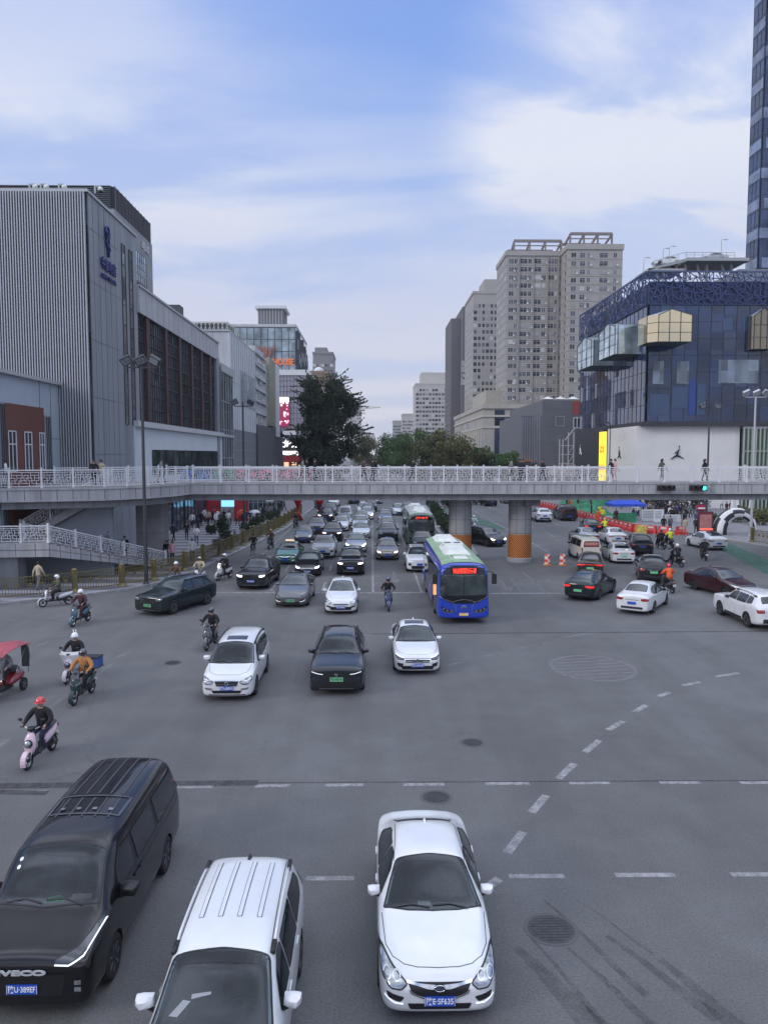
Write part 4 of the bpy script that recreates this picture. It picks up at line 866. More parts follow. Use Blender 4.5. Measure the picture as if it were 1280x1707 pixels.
# ------------------------------------------------------------------ ground, kerbs, markings
def asphalt():
    m = bpy.data.materials.new('asphalt'); m.use_nodes = True; t = m.node_tree; b = t.nodes['Principled BSDF']; N = t.nodes.new; L = t.links.new
    c = N('ShaderNodeTexCoord'); b.inputs['Roughness'].default_value = .78
    def noise(sc_, det, st=(1, 1, 1), rough=.6):
        mp = N('ShaderNodeMapping'); L(c.outputs['Object'], mp.inputs[0]); mp.inputs['Scale'].default_value = st
        n = N('ShaderNodeTexNoise'); n.inputs['Scale'].default_value = sc_; n.inputs['Detail'].default_value = det; n.inputs['Roughness'].default_value = rough; L(mp.outputs[0], n.inputs['Vector']); return n.outputs[0]
    def rmp(f, a, b_, lo, hi):
        r = N('ShaderNodeMapRange'); L(f, r.inputs[0]); r.inputs[1].default_value = a; r.inputs[2].default_value = b_; r.inputs[3].default_value = lo; r.inputs[4].default_value = hi; return r.outputs[0]
    big = rmp(noise(.09, 4), .35, .65, .84, 1.16); lane = rmp(noise(.55, 3, (1, .05, 1)), .35, .65, .90, 1.09); mid = rmp(noise(.8, 6), .3, .7, .90, 1.10); grit = rmp(noise(24, 5, rough=.9), .32, .68, .52, 1.52); sp = rmp(noise(9, 5, rough=.75), .62, .74, 1.0, .62)
    def mul(a, b_):
        n = N('ShaderNodeMath'); n.operation = 'MULTIPLY'; L(a, n.inputs[0]); L(b_, n.inputs[1]); return n.outputs[0]
    v = mul(mul(mul(big, lane), mul(mid, grit)), sp)
    # fine cracks
    vo = N('ShaderNodeTexVoronoi'); vo.feature = 'DISTANCE_TO_EDGE'; vo.inputs['Scale'].default_value = .075
    wn = N('ShaderNodeTexNoise'); wn.inputs['Scale'].default_value = .6; wn.inputs['Detail'].default_value = 6; L(c.outputs['Object'], wn.inputs['Vector'])
    ad = N('ShaderNodeVectorMath'); ad.operation = 'MULTIPLY_ADD'; L(wn.outputs['Color'], ad.inputs[0]); ad.inputs[1].default_value = (2.5, 2.5, 0); L(c.outputs['Object'], ad.inputs[2]); L(ad.outputs[0], vo.inputs['Vector'])
    cr = rmp(vo.outputs['Distance'], .0006, .0018, .82, 1.0); v = mul(v, cr)
    vv = N('ShaderNodeVectorMath'); vv.operation = 'SCALE'; vv.inputs[0].default_value = (.106, .107, .109); L(v, vv.inputs['Scale']); L(vv.outputs[0], b.inputs['Base Color'])
    bp = N('ShaderNodeBump'); bp.inputs['Strength'].default_value = .5; bp.inputs['Distance'].default_value = .01; L(grit, bp.inputs['Height']); L(bp.outputs[0], b.inputs['Normal'])
    return m
ASPH = asphalt()
g = MB(); g.poly([(-2500, -300, 0), (2500, -300, 0), (2500, 4500, 0), (-2500, 4500, 0)]); struct(g.build('road', ASPH))
PAVE = mat('pavement stone', (.20, .20, .215), .8, noise=.18, nscale=1.3)
KERB = mat('kerb stone', (.27, .27, .27), .8, noise=.2, nscale=3)
KL = [(-60, 12), (-30, 33.5), (-20.2, 41.6), (-16.6, 44.2), (-14.6, 46.2), (-13.3, 48.6), (-12.3, 53), (-11.45, 60.9), (-10.4, 72), (-9.35, 84.5), (-8.9, 110), (-8.7, 400)]
KR = [(90, 30), (52, 49), (40, 57), (35.2, 62), (34.2, 70), (33.0, 77), (30.3, 90), (28.6, 102), (28.2, 130), (28, 400)]
def stripes_mat():
    m = mat('striped plaza paving', (.22, .22, .24), .75, noise=.12, nscale=2)
    t = m.node_tree; b = t.nodes['Principled BSDF']; c = t.nodes.new('ShaderNodeTexCoord'); s = t.nodes.new('ShaderNodeSeparateXYZ'); t.links.new(c.outputs['Object'], s.inputs[0])
    f = t.nodes.new('ShaderNodeMath'); f.operation = 'MULTIPLY'; f.inputs[1].default_value = 1/2.4; t.links.new(s.outputs[1], f.inputs[0])
    g_ = t.nodes.new('ShaderNodeMath'); g_.operation = 'FRACT'; t.links.new(f.outputs[0], g_.inputs[0])
    r = t.nodes.new('ShaderNodeValToRGB'); r.color_ramp.interpolation = 'CONSTANT'; t.links.new(g_.outputs[0], r.inputs[0])
    r.color_ramp.elements[0].color = (.115, .115, .135, 1); r.color_ramp.elements[1].position = .62; r.color_ramp.elements[1].color = (.27, .27, .295, 1)
    t.links.new(r.outputs[0], b.inputs['Base Color']); return m
mb = MB(); mb.prism([(p[0]-.16, p[1]) for p in KL]+[(-90, 400), (-90, 12)], -.05, .146); struct(mb.build('plaza', stripes_mat()))
mb = MB(); mb.prism([(p[0]+.16, p[1]) for p in KR][::-1]+[(190, 30), (190, 400)], -.05, .146); fixn(struct(mb.build('pavement', PAVE)))
for K, s_ in ((KL, -1), (KR, 1)):
    mb = MB()
    for a, b in zip(K[:-1], K[1:]):
        n = max(1, int((Vector(b)-Vector(a)).length/(1.0 if a[1] < 90 else 30)))
        for i in range(n):
            p = Vector(a).lerp(Vector(b), i/n); q = Vector(a).lerp(Vector(b), (i+.985)/n); d = (q-p).normalized(); o = Vector((-d.y, d.x))*(.22 if s_ < 0 else -.22)
            mb.prism([tuple(p), tuple(q), tuple(q+o), tuple(p+o)], -.03, .158)
    fixn(struct(mb.build('kerb', KERB)))
def linemat(name, col, wear):
    m = bpy.data.materials.new(name); m.use_nodes = True; t = m.node_tree; b = t.nodes['Principled BSDF']; c = t.nodes.new('ShaderNodeTexCoord')
    n = t.nodes.new('ShaderNodeTexNoise'); n.inputs['Scale'].default_value = 3.5; n.inputs['Detail'].default_value = 8; n.inputs['Roughness'].default_value = .75; t.links.new(c.outputs['Object'], n.inputs['Vector'])
    r = t.nodes.new('ShaderNodeMapRange'); t.links.new(n.outputs[0], r.inputs[0]); r.inputs[1].default_value = .34; r.inputs[2].default_value = .62; r.inputs[3].default_value = wear[0]; r.inputs[4].default_value = wear[1]
    t.links.new(r.outputs[0], b.inputs['Alpha']); b.inputs['Base Color'].default_value = (*col, 1); b.inputs['Roughness'].default_value = .7; return m
LINE = linemat('worn road paint', (.36, .36, .37), (.25, .85)); LINEF = linemat('faint road paint', (.28, .28, .29), (.10, .55)); OILY = linemat('tyre mark', (.02, .02, .022), (.0, .28)); GRNP = linemat('green lane paint', (.05, .17, .11), (.25, .8)); PATCHM = linemat('old tar strip', (.035, .035, .037), (.15, .6))
marks = MB(); faint = MB(); 
def seg(mb, a, b, w, z=.004):
    a = Vector((a[0], a[1])); b = Vector((b[0], b[1])); d = (b-a).normalized(); o = Vector((-d.y, d.x))*w/2
    mb.poly([(*(a-o), z), (*(b-o), z), (*(b+o), z), (*(a+o), z)])
def pseg(mb, x0, y0, x1, y1, w=.15): seg(mb, G(x0, y0), G(x1, y1), w)
for x0, x1, y in ((8, 78, 1320), (295, 355, 1312), (425, 483, 1310.5), (541, 606, 1309), (672, 740, 1308), (809, 882, 1306.5), (948, 1016, 1305.5), (1099, 1166, 1305), (1233, 1300, 1305)): pseg(marks, x0, y, x1, y-.5, .16)
for x0, x1, y in ((510, 590, 1464.5), (848, 940, 1461), (1025, 1125, 1459), (1218, 1330, 1458)): pseg(marks, x0, y, x1, y-.4, .15)
for a in ((845, 1422, 871, 1387), (885, 1355, 910, 1326), (930, 1298, 957, 1273), (974, 1254, 999, 1234), (1013, 1217, 1038, 1202), (1057, 1187, 1077, 1175), (1097, 1161, 1115, 1154), (1137, 1143, 1165, 1137), (1193, 1128, 1230, 1122), (810, 1480, 832, 1465)): pseg(marks, *a, .20)
for a in ((745, 1109, 770, 1104), (800, 1095, 832, 1090), (862, 1082, 905, 1073), (940, 1063, 985, 1055), (82, 1182, 112, 1158), (0, 1245, 14, 1231), (60, 1078, 82, 1070), (95, 1063, 140, 1052), (100, 1034, 160, 1025), (0, 1034, 32, 1033), (72, 1032, 110, 1030), (160, 1127, 185, 1108), (190, 1098, 215, 1088), (870, 1079, 910, 1072), (290, 970, 340, 992), (300, 990, 390, 988), (405, 992, 432, 991), (600, 1060, 640, 1060)): pseg(faint, *a, .16)
def stop(x0, x1, Y): seg(marks, (x0, Y), (x1, Y), .30)
stop(-.9, 3.1, 45.2); stop(7.0, 13.0, 44.9); stop(-9.9, -1.2, 45.4)
# lanes of the near carriageway
for i, (x, y0, y1, solid) in enumerate(((.05, 45.4, 105, True), (2.95, 45.4, 95, True), (-3.0, 46, 190, False), (-6.1, 46, 190, False), (6.0, 45, 60, True), (-9.0, 60, 200, True))):
    if solid: seg(marks, (x, y0), (x, y1), .15)
    else:
        y = y0
        while y < y1: seg(marks, (x, y), (x, y+3), .15); y += 8
for k in range(26): y = 46+k*1.15; seg(faint, (.2, y), (.75, y-.4), .10); seg(faint, (2.8, y), (2.3, y-.4), .10)
pseg(faint, 897, 911, 928, 927, .15)
for x, y0, y1, solid in ((14.8, 62, 190, True), (18.2, 66, 190, False), (21.7, 68, 190, False), (25.2, 80, 190, False)):
    if solid: seg(marks, (x, y0), (x, y1), .15)
    else:
        y = y0
        while y < y1: seg(marks, (x, y), (x, y+4), .15); y += 10
for a in ((890, 965, 905, 985), (905, 965, 975, 985), (850, 963, 885, 968), (850, 963, 870, 988), (905, 910, 955, 940), (1095, 905, 1280, 948), (1130, 940, 1280, 978)): pseg(faint, *a, .15)
def arrow(mb, x, y, s=1):
    seg(mb, (x, y), (x, y+3.2*s), .18); mb.poly([(x-.45, y, .004), (x, y-1.6*s, .004), (x+.45, y, .004)])
for x, y in ((-1.5, 49), (1.5, 50), (-4.5, 49), (8.3, 47), (10.5, 50)): arrow(faint, x, y)
# hatched oval in the middle of the junction
c = G(987, 1113); rx, ry = 1.55, 1.75
N_ = 40
for k in range(N_):
    a0, a1 = 2*PI*k/N_, 2*PI*(k+1)/N_; seg(faint, (c.x+math.cos(a0)*rx, c.y+math.sin(a0)*ry), (c.x+math.cos(a1)*rx, c.y+math.sin(a1)*ry), .16)
for k in range(-3, 4):
    t = k/4.0; h = math.sqrt(1-t*t); seg(faint, (c.x-h*rx*.98, c.y+t*ry-.22), (c.x+h*rx*.98, c.y+t*ry+.22), .13)
struct(marks.build('road_marking', LINE)); struct(faint.build('faint_marking', LINEF))
# green lane and old tar strips, tyre marks
mb = MB(); mb.poly([(*G(735, 850)[:2], .002), (*G(760, 848)[:2], .002), (*G(845, 882)[:2], .002), (*G(800, 882)[:2], .002)]); mb.poly([(*G(1170, 900)[:2], .002), (*G(1195, 897)[:2], .002), (*G(1330, 955)[:2], .002), (*G(1330, 985)[:2], .002)]); struct(mb.build('green_lane', GRNP))
mb = MB(); pseg(mb, -40, 1311, 430, 1305, .32); pseg(mb, 430, 1305, 1330, 1301, .06); pseg(mb, 620, 1057, 1330, 1052, .16); pseg(mb, -20, 1320, 80, 1322, .25); struct(mb.build('tar_strip', PATCHM))
mb = MB()
for (x0, y0, x1, y1, w, z) in ((860, 1580, 1010, 1730, .30, .0050), (905, 1500, 1080, 1660, .10, .0052), (945, 1580, 1110, 1730, .12, .0054), (1010, 1560, 1200, 1700, .16, .0056), (1100, 1600, 1250, 1730, .24, .0058), (960, 1500, 1090, 1590, .05, .006), (880, 1560, 1020, 1720, .09, .0062), (500, 1100, 492, 1140, .03, .0064)):
    a, b = G(x0, y0), G(x1, y1); n = 6
    for i in range(n):
        p, q = a.lerp(b, i/n), a.lerp(b, (i+1)/n); k = (i+.5)/n; seg(mb, (p.x+math.sin(i*.9)*.03, p.y), (q.x+math.sin((i+1)*.9)*.03, q.y), w*(.5+k), z)
struct(mb.build('tyre_mark', OILY))
# manhole covers
IRON = mat('cast iron', (.055, .055, .058), .55, .3, noise=.3, nscale=9)
for (x, y, r_, lab) in ((918, 1549, .40, 'large round iron manhole cover in the road right of the nearest white saloon'), (727, 1329, .33, 'round manhole cover just behind the nearest white saloon'), (787, 1238, .30, 'worn manhole cover in the open middle of the junction'), (288, 1105, .30, 'manhole cover left of the white people carrier in the junction')):
    c = G(x, y); m = MB(); m.lathe([(r_+.07, -.02), (r_+.07, .005), (r_+.02, .006)], 'Z', 32, 1); m.lathe([(r_, -.02), (r_, .009), (r_-.03, .011)], 'Z', 32, 0)
    for k in range(-4, 5):
        h = math.sqrt(max(.01, (r_*.85)**2-(k*r_*.19)**2)); m.box(-h, h, k*r_*.19-.012, k*r_*.19+.012, .0112, .016, 0)
    o = m.build('manhole_cover', [IRON, mat('concrete collar', (.09, .09, .09), .85)]); o.location = c; tag(o, lab, 'manhole cover', 'manhole covers in the junction')

# ------------------------------------------------------------------ facade tools
class Face:
    """a vertical wall plane: origin (x, y), running along u, outward normal n"""
    def __init__(s, o, u, n): s.o = Vector((o[0], o[1], 0)); s.u = Vector((u[0], u[1], 0)).normalized(); s.n = Vector((n[0], n[1], 0)).normalized()
    def p(s, a, z, d=0): return s.o+s.u*a+s.n*d+Vector((0, 0, z))
    def box(s, mb, a0, a1, z0, z1, d0, d1, m=None):
        vs = [s.p(a, z, d) for z in (z0, z1) for d in (d0, d1) for a in (a0, a1)]
        F = [(0, 2, 3, 1), (4, 5, 7, 6), (0, 1, 5, 4), (2, 6, 7, 3), (0, 4, 6, 2), (1, 3, 7, 5)]
        if s.u.cross(s.n).z < 0: F = [f[::-1] for f in F]
        mb.raw(vs, F, m)
    def grid(s, mb, a0, a1, z0, z1, na, nz, w=.08, d0=.0, d1=.05, m=0):
        for i in range(na+1): a = a0+(a1-a0)*i/na; s.box(mb, a-w/2, a+w/2, z0, z1, d0, d1, m)
        for j in range(nz+1): z = z0+(z1-z0)*j/nz; s.box(mb, a0, a1, z-w/2, z+w/2, d0, d1*.8, m)
def FY(x, y): return Face((x, y), (1, 0), (0, -1))       # a wall facing the camera, running to the right
def FX(x, y): return Face((x, y), (0, 1), (1, 0))        # a wall left of the street, facing right, running away
def FXR(x, y): return Face((x, y), (0, 1), (-1, 0))      # a wall right of the street, facing left
def glass(name, col, rough=.05, vary=.5, scale=.35, metal=0.0, pan=None, spec=.6):
    """window glass; pan = (w, h) gives each pane its own slight tone and tilt"""
    if name in MATS: return MATS[name]
    m = mat(name, col, rough, metal, 0, spec); t = m.node_tree; b = t.nodes['Principled BSDF']; N = t.nodes.new; L = t.links.new
    c = N('ShaderNodeTexCoord'); mp = N('ShaderNodeMapping'); L(c.outputs['Object'], mp.inputs[0])
    p = pan or (1.5, 1.5); mp.inputs['Scale'].default_value = (1/p[0], 1/p[0], 1/p[1])
    f = N('ShaderNodeVectorMath'); f.operation = 'FLOOR'; L(mp.outputs[0], f.inputs[0])
    w_ = N('ShaderNodeTexWhiteNoise'); L(f.outputs[0], w_.inputs['Vector'])
    n2 = N('ShaderNodeTexNoise'); n2.inputs['Scale'].default_value = scale; n2.inputs['Detail'].default_value = 3; L(c.outputs['Object'], n2.inputs['Vector'])
    r = N('ShaderNodeMapRange'); L(w_.outputs['Value'], r.inputs[0]); r.inputs[3].default_value = 1-vary; r.inputs[4].default_value = 1+vary
    r2 = N('ShaderNodeMapRange'); L(n2.outputs[0], r2.inputs[0]); r2.inputs[1].default_value = .3; r2.inputs[2].default_value = .7; r2.inputs[3].default_value = .5; r2.inputs[4].default_value = 1.5
    mu = N('ShaderNodeMath'); mu.operation = 'MULTIPLY'; L(r.outputs[0], mu.inputs[0]); L(r2.outputs[0], mu.inputs[1])
    v = N('ShaderNodeVectorMath'); v.operation = 'SCALE'; v.inputs[0].default_value = col; L(mu.outputs[0], v.inputs['Scale']); L(v.outputs[0], b.inputs['Base Color'])
    # each pane sits at its own slight angle, so reflections break at the joints
    w2 = N('ShaderNodeVectorMath'); w2.operation = 'SUBTRACT'; L(w_.outputs['Color'], w2.inputs[0]); w2.inputs[1].default_value = (.5, .5, .5)
    w3 = N('ShaderNodeVectorMath'); w3.operation = 'SCALE'; L(w2.outputs[0], w3.inputs[0]); w3.inputs['Scale'].default_value = .035
    ge = N('ShaderNodeNewGeometry'); a_ = N('ShaderNodeVectorMath'); L(ge.outputs['Normal'], a_.inputs[0]); L(w3.outputs[0], a_.inputs[1])
    nm = N('ShaderNodeVectorMath'); nm.operation = 'NORMALIZE'; L(a_.outputs[0], nm.inputs[0]); L(nm.outputs[0], b.inputs['Normal'])
    return m
WMATS = [glass('window dark', (.03, .035, .045), .08), mat('window mid', (.10, .11, .13), .1, spec=.8), mat('window curtained', (.26, .25, .24), .3), mat('window bright', (.45, .45, .43), .3)]
FRM = mat('window frame white', (.55, .56, .58), .5)
def windows(root, F, cells, nm='window', wts=(7, 4, 3, 1.2), budget=100, frame=True, depth=.04, sill=True):
    """one part per window up to the budget, the others in one stuff part; cells = (a0, a1, z0, z1)"""
    rest = MB(); used = sum(1 for c in KID.get(root, []) if c.name.startswith(nm)); cache = {}
    cells = sorted(cells, key=lambda c: c[2])
    for (a0, a1, z0, z1) in cells:
        mi = random.choices(range(4), wts)[0]
        b = rest if used >= budget else MB()
        F.box(b, a0, a1, z0, z1, .0, depth, mi)
        if frame:
            am = (a0+a1)/2
            F.box(b, am-.04, am+.04, z0, z1, depth, depth+.03, 4)
            if a1-a0 > 1.6: F.box(b, a0, a1, z0+(z1-z0)*.62, z0+(z1-z0)*.62+.06, depth, depth+.03, 4)
        if sill and random.random() < .3: F.box(b, a1+.06, a1+.7, z0-.2, z0+.4, 0, .4, 4)
        if sill: F.box(b, a0-.08, a1+.08, z0-.12, z0, 0, .12, 5)
        if b is not rest: part(b, nm, WMATS+[FRM, mat('sill stone', (.30, .29, .28), .8)], root); used += 1
    if rest.f: o = part(rest, nm+'s_upper', WMATS+[FRM, mat('sill stone', (.30, .29, .28), .8)], root); o['kind'] = 'stuff'
def block(mb, x0, x1, y0, y1, z0, z1, m=None): mb.box(x0, x1, y0, y1, z0, z1, m)

# ------------------------------------------------------------------ buildings left of the street
GREYP = mat('grey metal panel', (.20, .22, .25), .5, .1, noise=.20, nscale=.9, stretch=(1, 1, .08)); PALE = mat('pale render', (.42, .43, .45), .8, noise=.24, nscale=1.1, stretch=(1, 1, .1)); WHITEP = mat('white facade panel', (.55, .57, .60), .5, noise=.07, nscale=.3)
DARKL = mat('dark louvre', (.045, .050, .060), .6); BRICKR = mat('red brown panel', (.105, .036, .026), .7, noise=.12, nscale=.6); CONC = mat('grey concrete', (.30, .30, .30), .85, noise=.18, nscale=.5)
CG = glass('curtain glass grey', (.035, .045, .055), .06, .6, pan=(1.4, 1.9)); CGB = glass('curtain glass blue', (.010, .026, .075), .04, .45, .12, pan=(1.9, 2.6), spec=.65); CGL = glass('curtain glass pale', (.20, .25, .29), .08, .35, pan=(1.3, 3)); SHOPG = glass('shop glass', (.02, .03, .05), .08, .8, pan=(2, 3))
MUL = mat('mullion dark', (.05, .052, .058), .5, .3); MULW = mat('mullion pale', (.38, .40, .42), .5, .3)

# low annexe with brown panel, far left
A = empty('low_building', (0, 0, 0)); F = FX(-22.8, 45.1)
m = MB(); m.box(-60, -22.8, 45, 56.9, 0, 13.2); m.box(-60.2, -22.55, 44.8, 56.95, 13.2, 13.42, 1)
for z in (9.3,): m.box(-22.8, -22.77, 45, 56.9, z, z+.03, 2)
for y in (47.2, 53.6, 55.4): m.box(-22.8, -22.78, y, y+.03, 3, 13.2, 2)
part(m, 'wall', [mat('blue grey render', (.30, .34, .39), .8, noise=.08, nscale=.4), MULW, MUL], A)
m = MB(); F.box(m, 3.2, 8.9, 3.5, 11.4, .02, .10); part(m, 'brown_panel', [BRICKR], A)
m = MB(); pass
for a_, b_, z_ in ((2.4, 3.15, 11.4), (8.95, 9.9, 10.9)):
    m = MB(); F.box(m, a_, b_, 3.5, z_, .02, .14, 0)
    for k in (.2, .5, .8): F.box(m, a_+(b_-a_)*k, a_+(b_-a_)*k+.05, 3.5, z_-.1, .14, .2, 1)
    part(m, 'ribbed_pilaster', [GREYP, MUL], A)
cells = []
for (a0, a1) in ((3.45, 4.55), (5.7, 6.8), (7.95, 8.8)): cells += [(a0, a1, 7.1, 9.7), (a0+.15, a1+.1, 5.2, 6.1)]
for (a0, a1, z0, z1) in cells:
    m = MB(); F.box(m, a0, a1, z0, z1, .10, .13, 0); 
    for (p_, q_) in ((a0, a0+.07), (a1-.07, a1), ((a0+a1)/2-.03, (a0+a1)/2+.03)): F.box(m, p_, q_, z0, z1, .13, .17, 1)
    for z in (z0, z1-.07, z0+(z1-z0)*.66): F.box(m, a0, a1, z, z+.07, .13, .165, 1)
    part(m, 'window', [WMATS[0], FRM], A)
tag(A, 'low blue grey building with red brown window panel at the left edge', 'building')
# telecom block
T = empty('office_building'); Ff = Face((-20.45, 57), (-1, 0), (0, -1)); Fs = FX(-20.45, 57)
m = MB(); m.box(-60, -20.45, 57.35, 68.65, 0, 27.0); m.box(-60.1, -20.35, 57.0, 68.75, 27.0, 27.2, 1)
for z in (4, 8.2, 12.4, 16.6, 20.8, 24.6): Fs.box(m, .4, 7, z, z+.02, 0, .015, 2)
for a in (1.2, 2.4, 3.6, 4.8, 6.0): Fs.box(m, a, a+.015, 2, 26.9, 0, .012, 2)
part(m, 'wall', [GREYP, MULW, MUL], T)
m = MB(); Ff.box(m, 0, 39, 0, 27.0, -.28, -.2, 0)
for z in range(2, 26, 4): Ff.box(m, .3, 39, z+1.0, z+1.35, -.2, -.1, 1)
for a in range(0, 20): Ff.box(m, a*2+.4, a*2+.5, .1, 26.9, -.2, -.12, 1)
part(m, 'glazing', [CG, MUL], T)
m = MB()
for k in range(200): a = .12+k*.19; Ff.box(m, a, a+.075, 0, 26.95, -.05, .16)
part(m, 'fin_screen', [mat('pale aluminium fin', (.40, .42, .46), .45, .3)], T)
for (y0, y1) in ((64.6, 65.5), (66.5, 67.4)):
    m = MB(); F2 = FX(-20.45, 0); F2.box(m, y0, y1, 10.7, 25.4, .01, .03, 0); F2.grid(m, y0, y1, 10.7, 25.4, 1, 9, .06, .03, .07, 1); part(m, 'window_strip', [CG, MUL], T)
LB = mat('sign deep blue', (.008, .014, .13), .5)
# the emblem: a looped bull head with the characters below it
fm = lambda y, z: facing((1, 0, 0), (-20.37, y, z))
m = MB(); cy, cz = 61.1, 25.15
pts = [(-20.35, cy+math.sin(a)*.48, cz+math.cos(a)*.55) for a in [R(x) for x in range(-150, 151, 15)]]
m.tube(pts, .075, 8); m.tube([(-20.35, cy-.32, cz-.55), (-20.35, cy+.05, cz-1.1), (-20.35, cy+.1, cz-1.75)], [.11, .12, .09], 8); m.tube([(-20.35, cy+.35, cz-.55), (-20.35, cy+.25, cz-.95), (-20.35, cy+.5, cz-1.15)], .09, 8)
m.tube([(-20.35, cy-.25, cz+.3), (-20.35, cy-.1, cz-.3), (-20.35, cy+.3, cz-.1), (-20.35, cy+.3, cz+.3)], .07, 8)
lg = m.build('wall_logo', LB, None, True); tag(lg, 'dark blue looped emblem high on the grey metal side wall', 'logo')
s1 = text('中国电信', .95, LB, None, fm(61.25, 22.65), 'wall_sign', .05, 3.3, .02); tag(s1, 'dark blue Chinese characters below the blue emblem on the grey wall', 'sign')
s2 = text('CHINA TELECOM', .42, LB, None, fm(61.25, 21.75), 'wall_sign', .04, 3.3, .015); tag(s2, 'small dark blue Latin lettering line under the Chinese characters', 'sign')
tag(T, 'grey office block with white vertical fins on its front', 'building')
def dome(x, y, z, lab):
    r_ = empty('security_camera', (x, y, z)); m = MB(); m.box(-.05, .05, -.05, .05, 0, .5); m.box(-.05, .4, -.04, .04, .45, .53); part(m, 'bracket', [MULW], r_)
    m = MB(); m.ball((.4, 0, .28), .2, 12, 0, (1, 1, .9)); m.ball((.4, 0, .18), .15, 12, 1); part(m, 'housing', [WPL, BLK], r_, True); tag(r_, lab, 'camera', 'cameras on the roof edge')
dome(-24.7, 57.6, 27.2, 'leftmost round camera on the edge of the finned office roof'); dome(-23.9, 57.6, 27.2, 'second round camera from the left on the finned office roof'); dome(-22.6, 57.6, 27.2, 'bigger round camera near the corner of the finned office roof'); dome(-20.35, 58.6, 27.4, 'lowest camera, hanging off the corner of the finned office roof')
m = MB(); m.tube([(-26.9, 56.9, 30.2), (-26.6, 57, 27.25)], .06, 6); o = m.build('roof_mast', MUL); tag(o, 'dark slanting mast on the finned office roof at the left edge', 'mast')
# dark block behind it
D = empty('office_tower'); m = MB(); m.box(-70, -23.2, 71.6, 83.6, 0, 30.3); part(m, 'wall', [mat('grey stone cladding', (.25, .255, .27), .75, noise=.1, nscale=.6)], D)
m = MB(); m.box(-70, -23.5, 71.9, 83.3, 30.3, 32.4)
F = FX(-23.5, 71.9); F2 = Face((-23.5, 71.9), (-1, 0), (0, -1))
for k in range(12): z = 30.35+k*.175; F.box(m, 0, 11.4, z, z+.07, 0, .3, 1); F2.box(m, 0, 45, z, z+.07, 0, .3, 1)
for k in range(12): F.box(m, k, k+.06, 30.3, 32.4, .3, .35, 1)
part(m, 'louvred_crown', [DARKL, mat('louvre blade', (.09, .095, .11), .5)], D)
F = FX(-23.2, 71.6); m = MB(); F.box(m, 4.4, 9.2, 18, 28.2, .02, .1, 0); F.grid(m, 4.4, 9.2, 18, 28.2, 7, 14, .05, .1, .14, 1)
for z in (21.5, 25): F.box(m, 4.4, 9.2, z, z+.3, .1, .17, 1)
part(m, 'glazing', [glass('pale blue glass', (.30, .36, .42), .1, .3, pan=(.7, .7)), MUL], D)
s1 = text('科技大厦', .9, mat('sign pale', (.6, .58, .6), .5), None, facing((1, 0, 0), (-23.13, 80.9, 29.2)), 'roof_sign', .03, 2.6); tag(s1, 'small pale sign at the top corner of the dark crowned tower', 'sign')
tag(D, 'taller grey tower with dark louvred crown behind the finned block', 'building')
# podium with red brown pilasters
P_ = empty('retail_building'); F = FX(-20.45, 68.7)
m = MB(); m.box(-60, -20.7, 68.7, 105, 0, 22.4); part(m, 'wall', [PALE], P_)
m = MB(); F.box(m, -.1, 34.6, 20.6, 22.8, -.3, .18, 0); F.box(m, -.1, 34.8, 22.8, 23.0, -.4, .30, 0); 
for k in range(18): F.box(m, k*1.95, k*1.95+.02, 20.6, 22.8, .18, .19, 1)
part(m, 'fascia', [mat('light grey cladding', (.36, .37, .385), .6, noise=.1, nscale=.4), MUL], P_)
m = MB(); F.box(m, .3, 33.3, 11.2, 20.6, -.24, -.2, 0); F.grid(m, .3, 33.3, 11.2, 20.6, 44, 8, .07, -.2, -.12, 1); part(m, 'curtain_wall', [CG, MUL], P_)
for y in (71.4, 77.8, 83.3, 88.8, 93.8, 98.6): m = MB(); F.box(m, y-68.7-.38, y-68.7+.38, 11.2, 20.6, -.2, .10); part(m, 'pilaster', [mat('dark red brown', (.048, .024, .022), .6)], P_)
m = MB(); F.box(m, 33.3, 34.9, 4, 20.8, -.3, .2); part(m, 'end_pier', [GREYP], P_); m = MB(); F.box(m, 35.0, 36.3, 4, 20, -.3, .1); part(m, 'end_slot', [DARKL], P_)
m = MB(); F.box(m, -2, 36.4, 10.6, 11.1, -.2, .45, 0); F.box(m, -2, 36.4, 4.2, 10.6, -.24, .12, 1); part(m, 'plinth', [mat('ledge grey', (.44, .45, .47), .6), mat('pale blue grey panel', (.50, .54, .58), .6, noise=.06, nscale=.3)], P_)
m = MB(); F.box(m, 3, 33, 6.2, 8.6, .125, .16, 0); F.grid(m, 3, 33, 6.2, 8.6, 12, 1, .06, .16, .2, 1); part(m, 'window_band', [CG, MUL], P_)
for k in range(7):
    m = MB(); a = .4+k*5; F.box(m, a, a+4.4, .2, 3.7, .0, .05, 0); F.grid(m, a, a+4.4, .2, 3.7, 3, 1, .08, .05, .10, 1); part(m, 'shop_window', [SHOPG, MUL], P_)
m = MB(); F.box(m, 0, 36, 3.75, 4.2, 0, .5); part(m, 'shop_canopy', [mat('blue shop fascia', (.015, .03, .10), .4)], P_)
tag(P_, 'long grey building with red brown pilasters between dark glass', 'building')
# glass link
Lk = empty('glass_building'); F = FX(-20.4, 105.2); m = MB(); m.box(-50, -20.7, 105.2, 114.4, 0, 20.4); part(m, 'wall', [GREYP], Lk)
m = MB(); F.box(m, .2, 9, 3.8, 19.4, -.1, 0, 0); F.grid(m, .2, 9, 3.8, 19.4, 5, 4, .08, 0, .08, 1); F.box(m, 0, 9.2, 19.4, 20.5, -.3, .2, 2); F.box(m, 0, 9.2, 10.6, 11.0, 0, .12, 1); part(m, 'curtain_wall', [glass('street glass', (.09, .11, .12), .06, .7, pan=(1.76, 3.9)), MULW, MULW], Lk)
tag(Lk, 'narrow glass building after the brown pilasters', 'building')
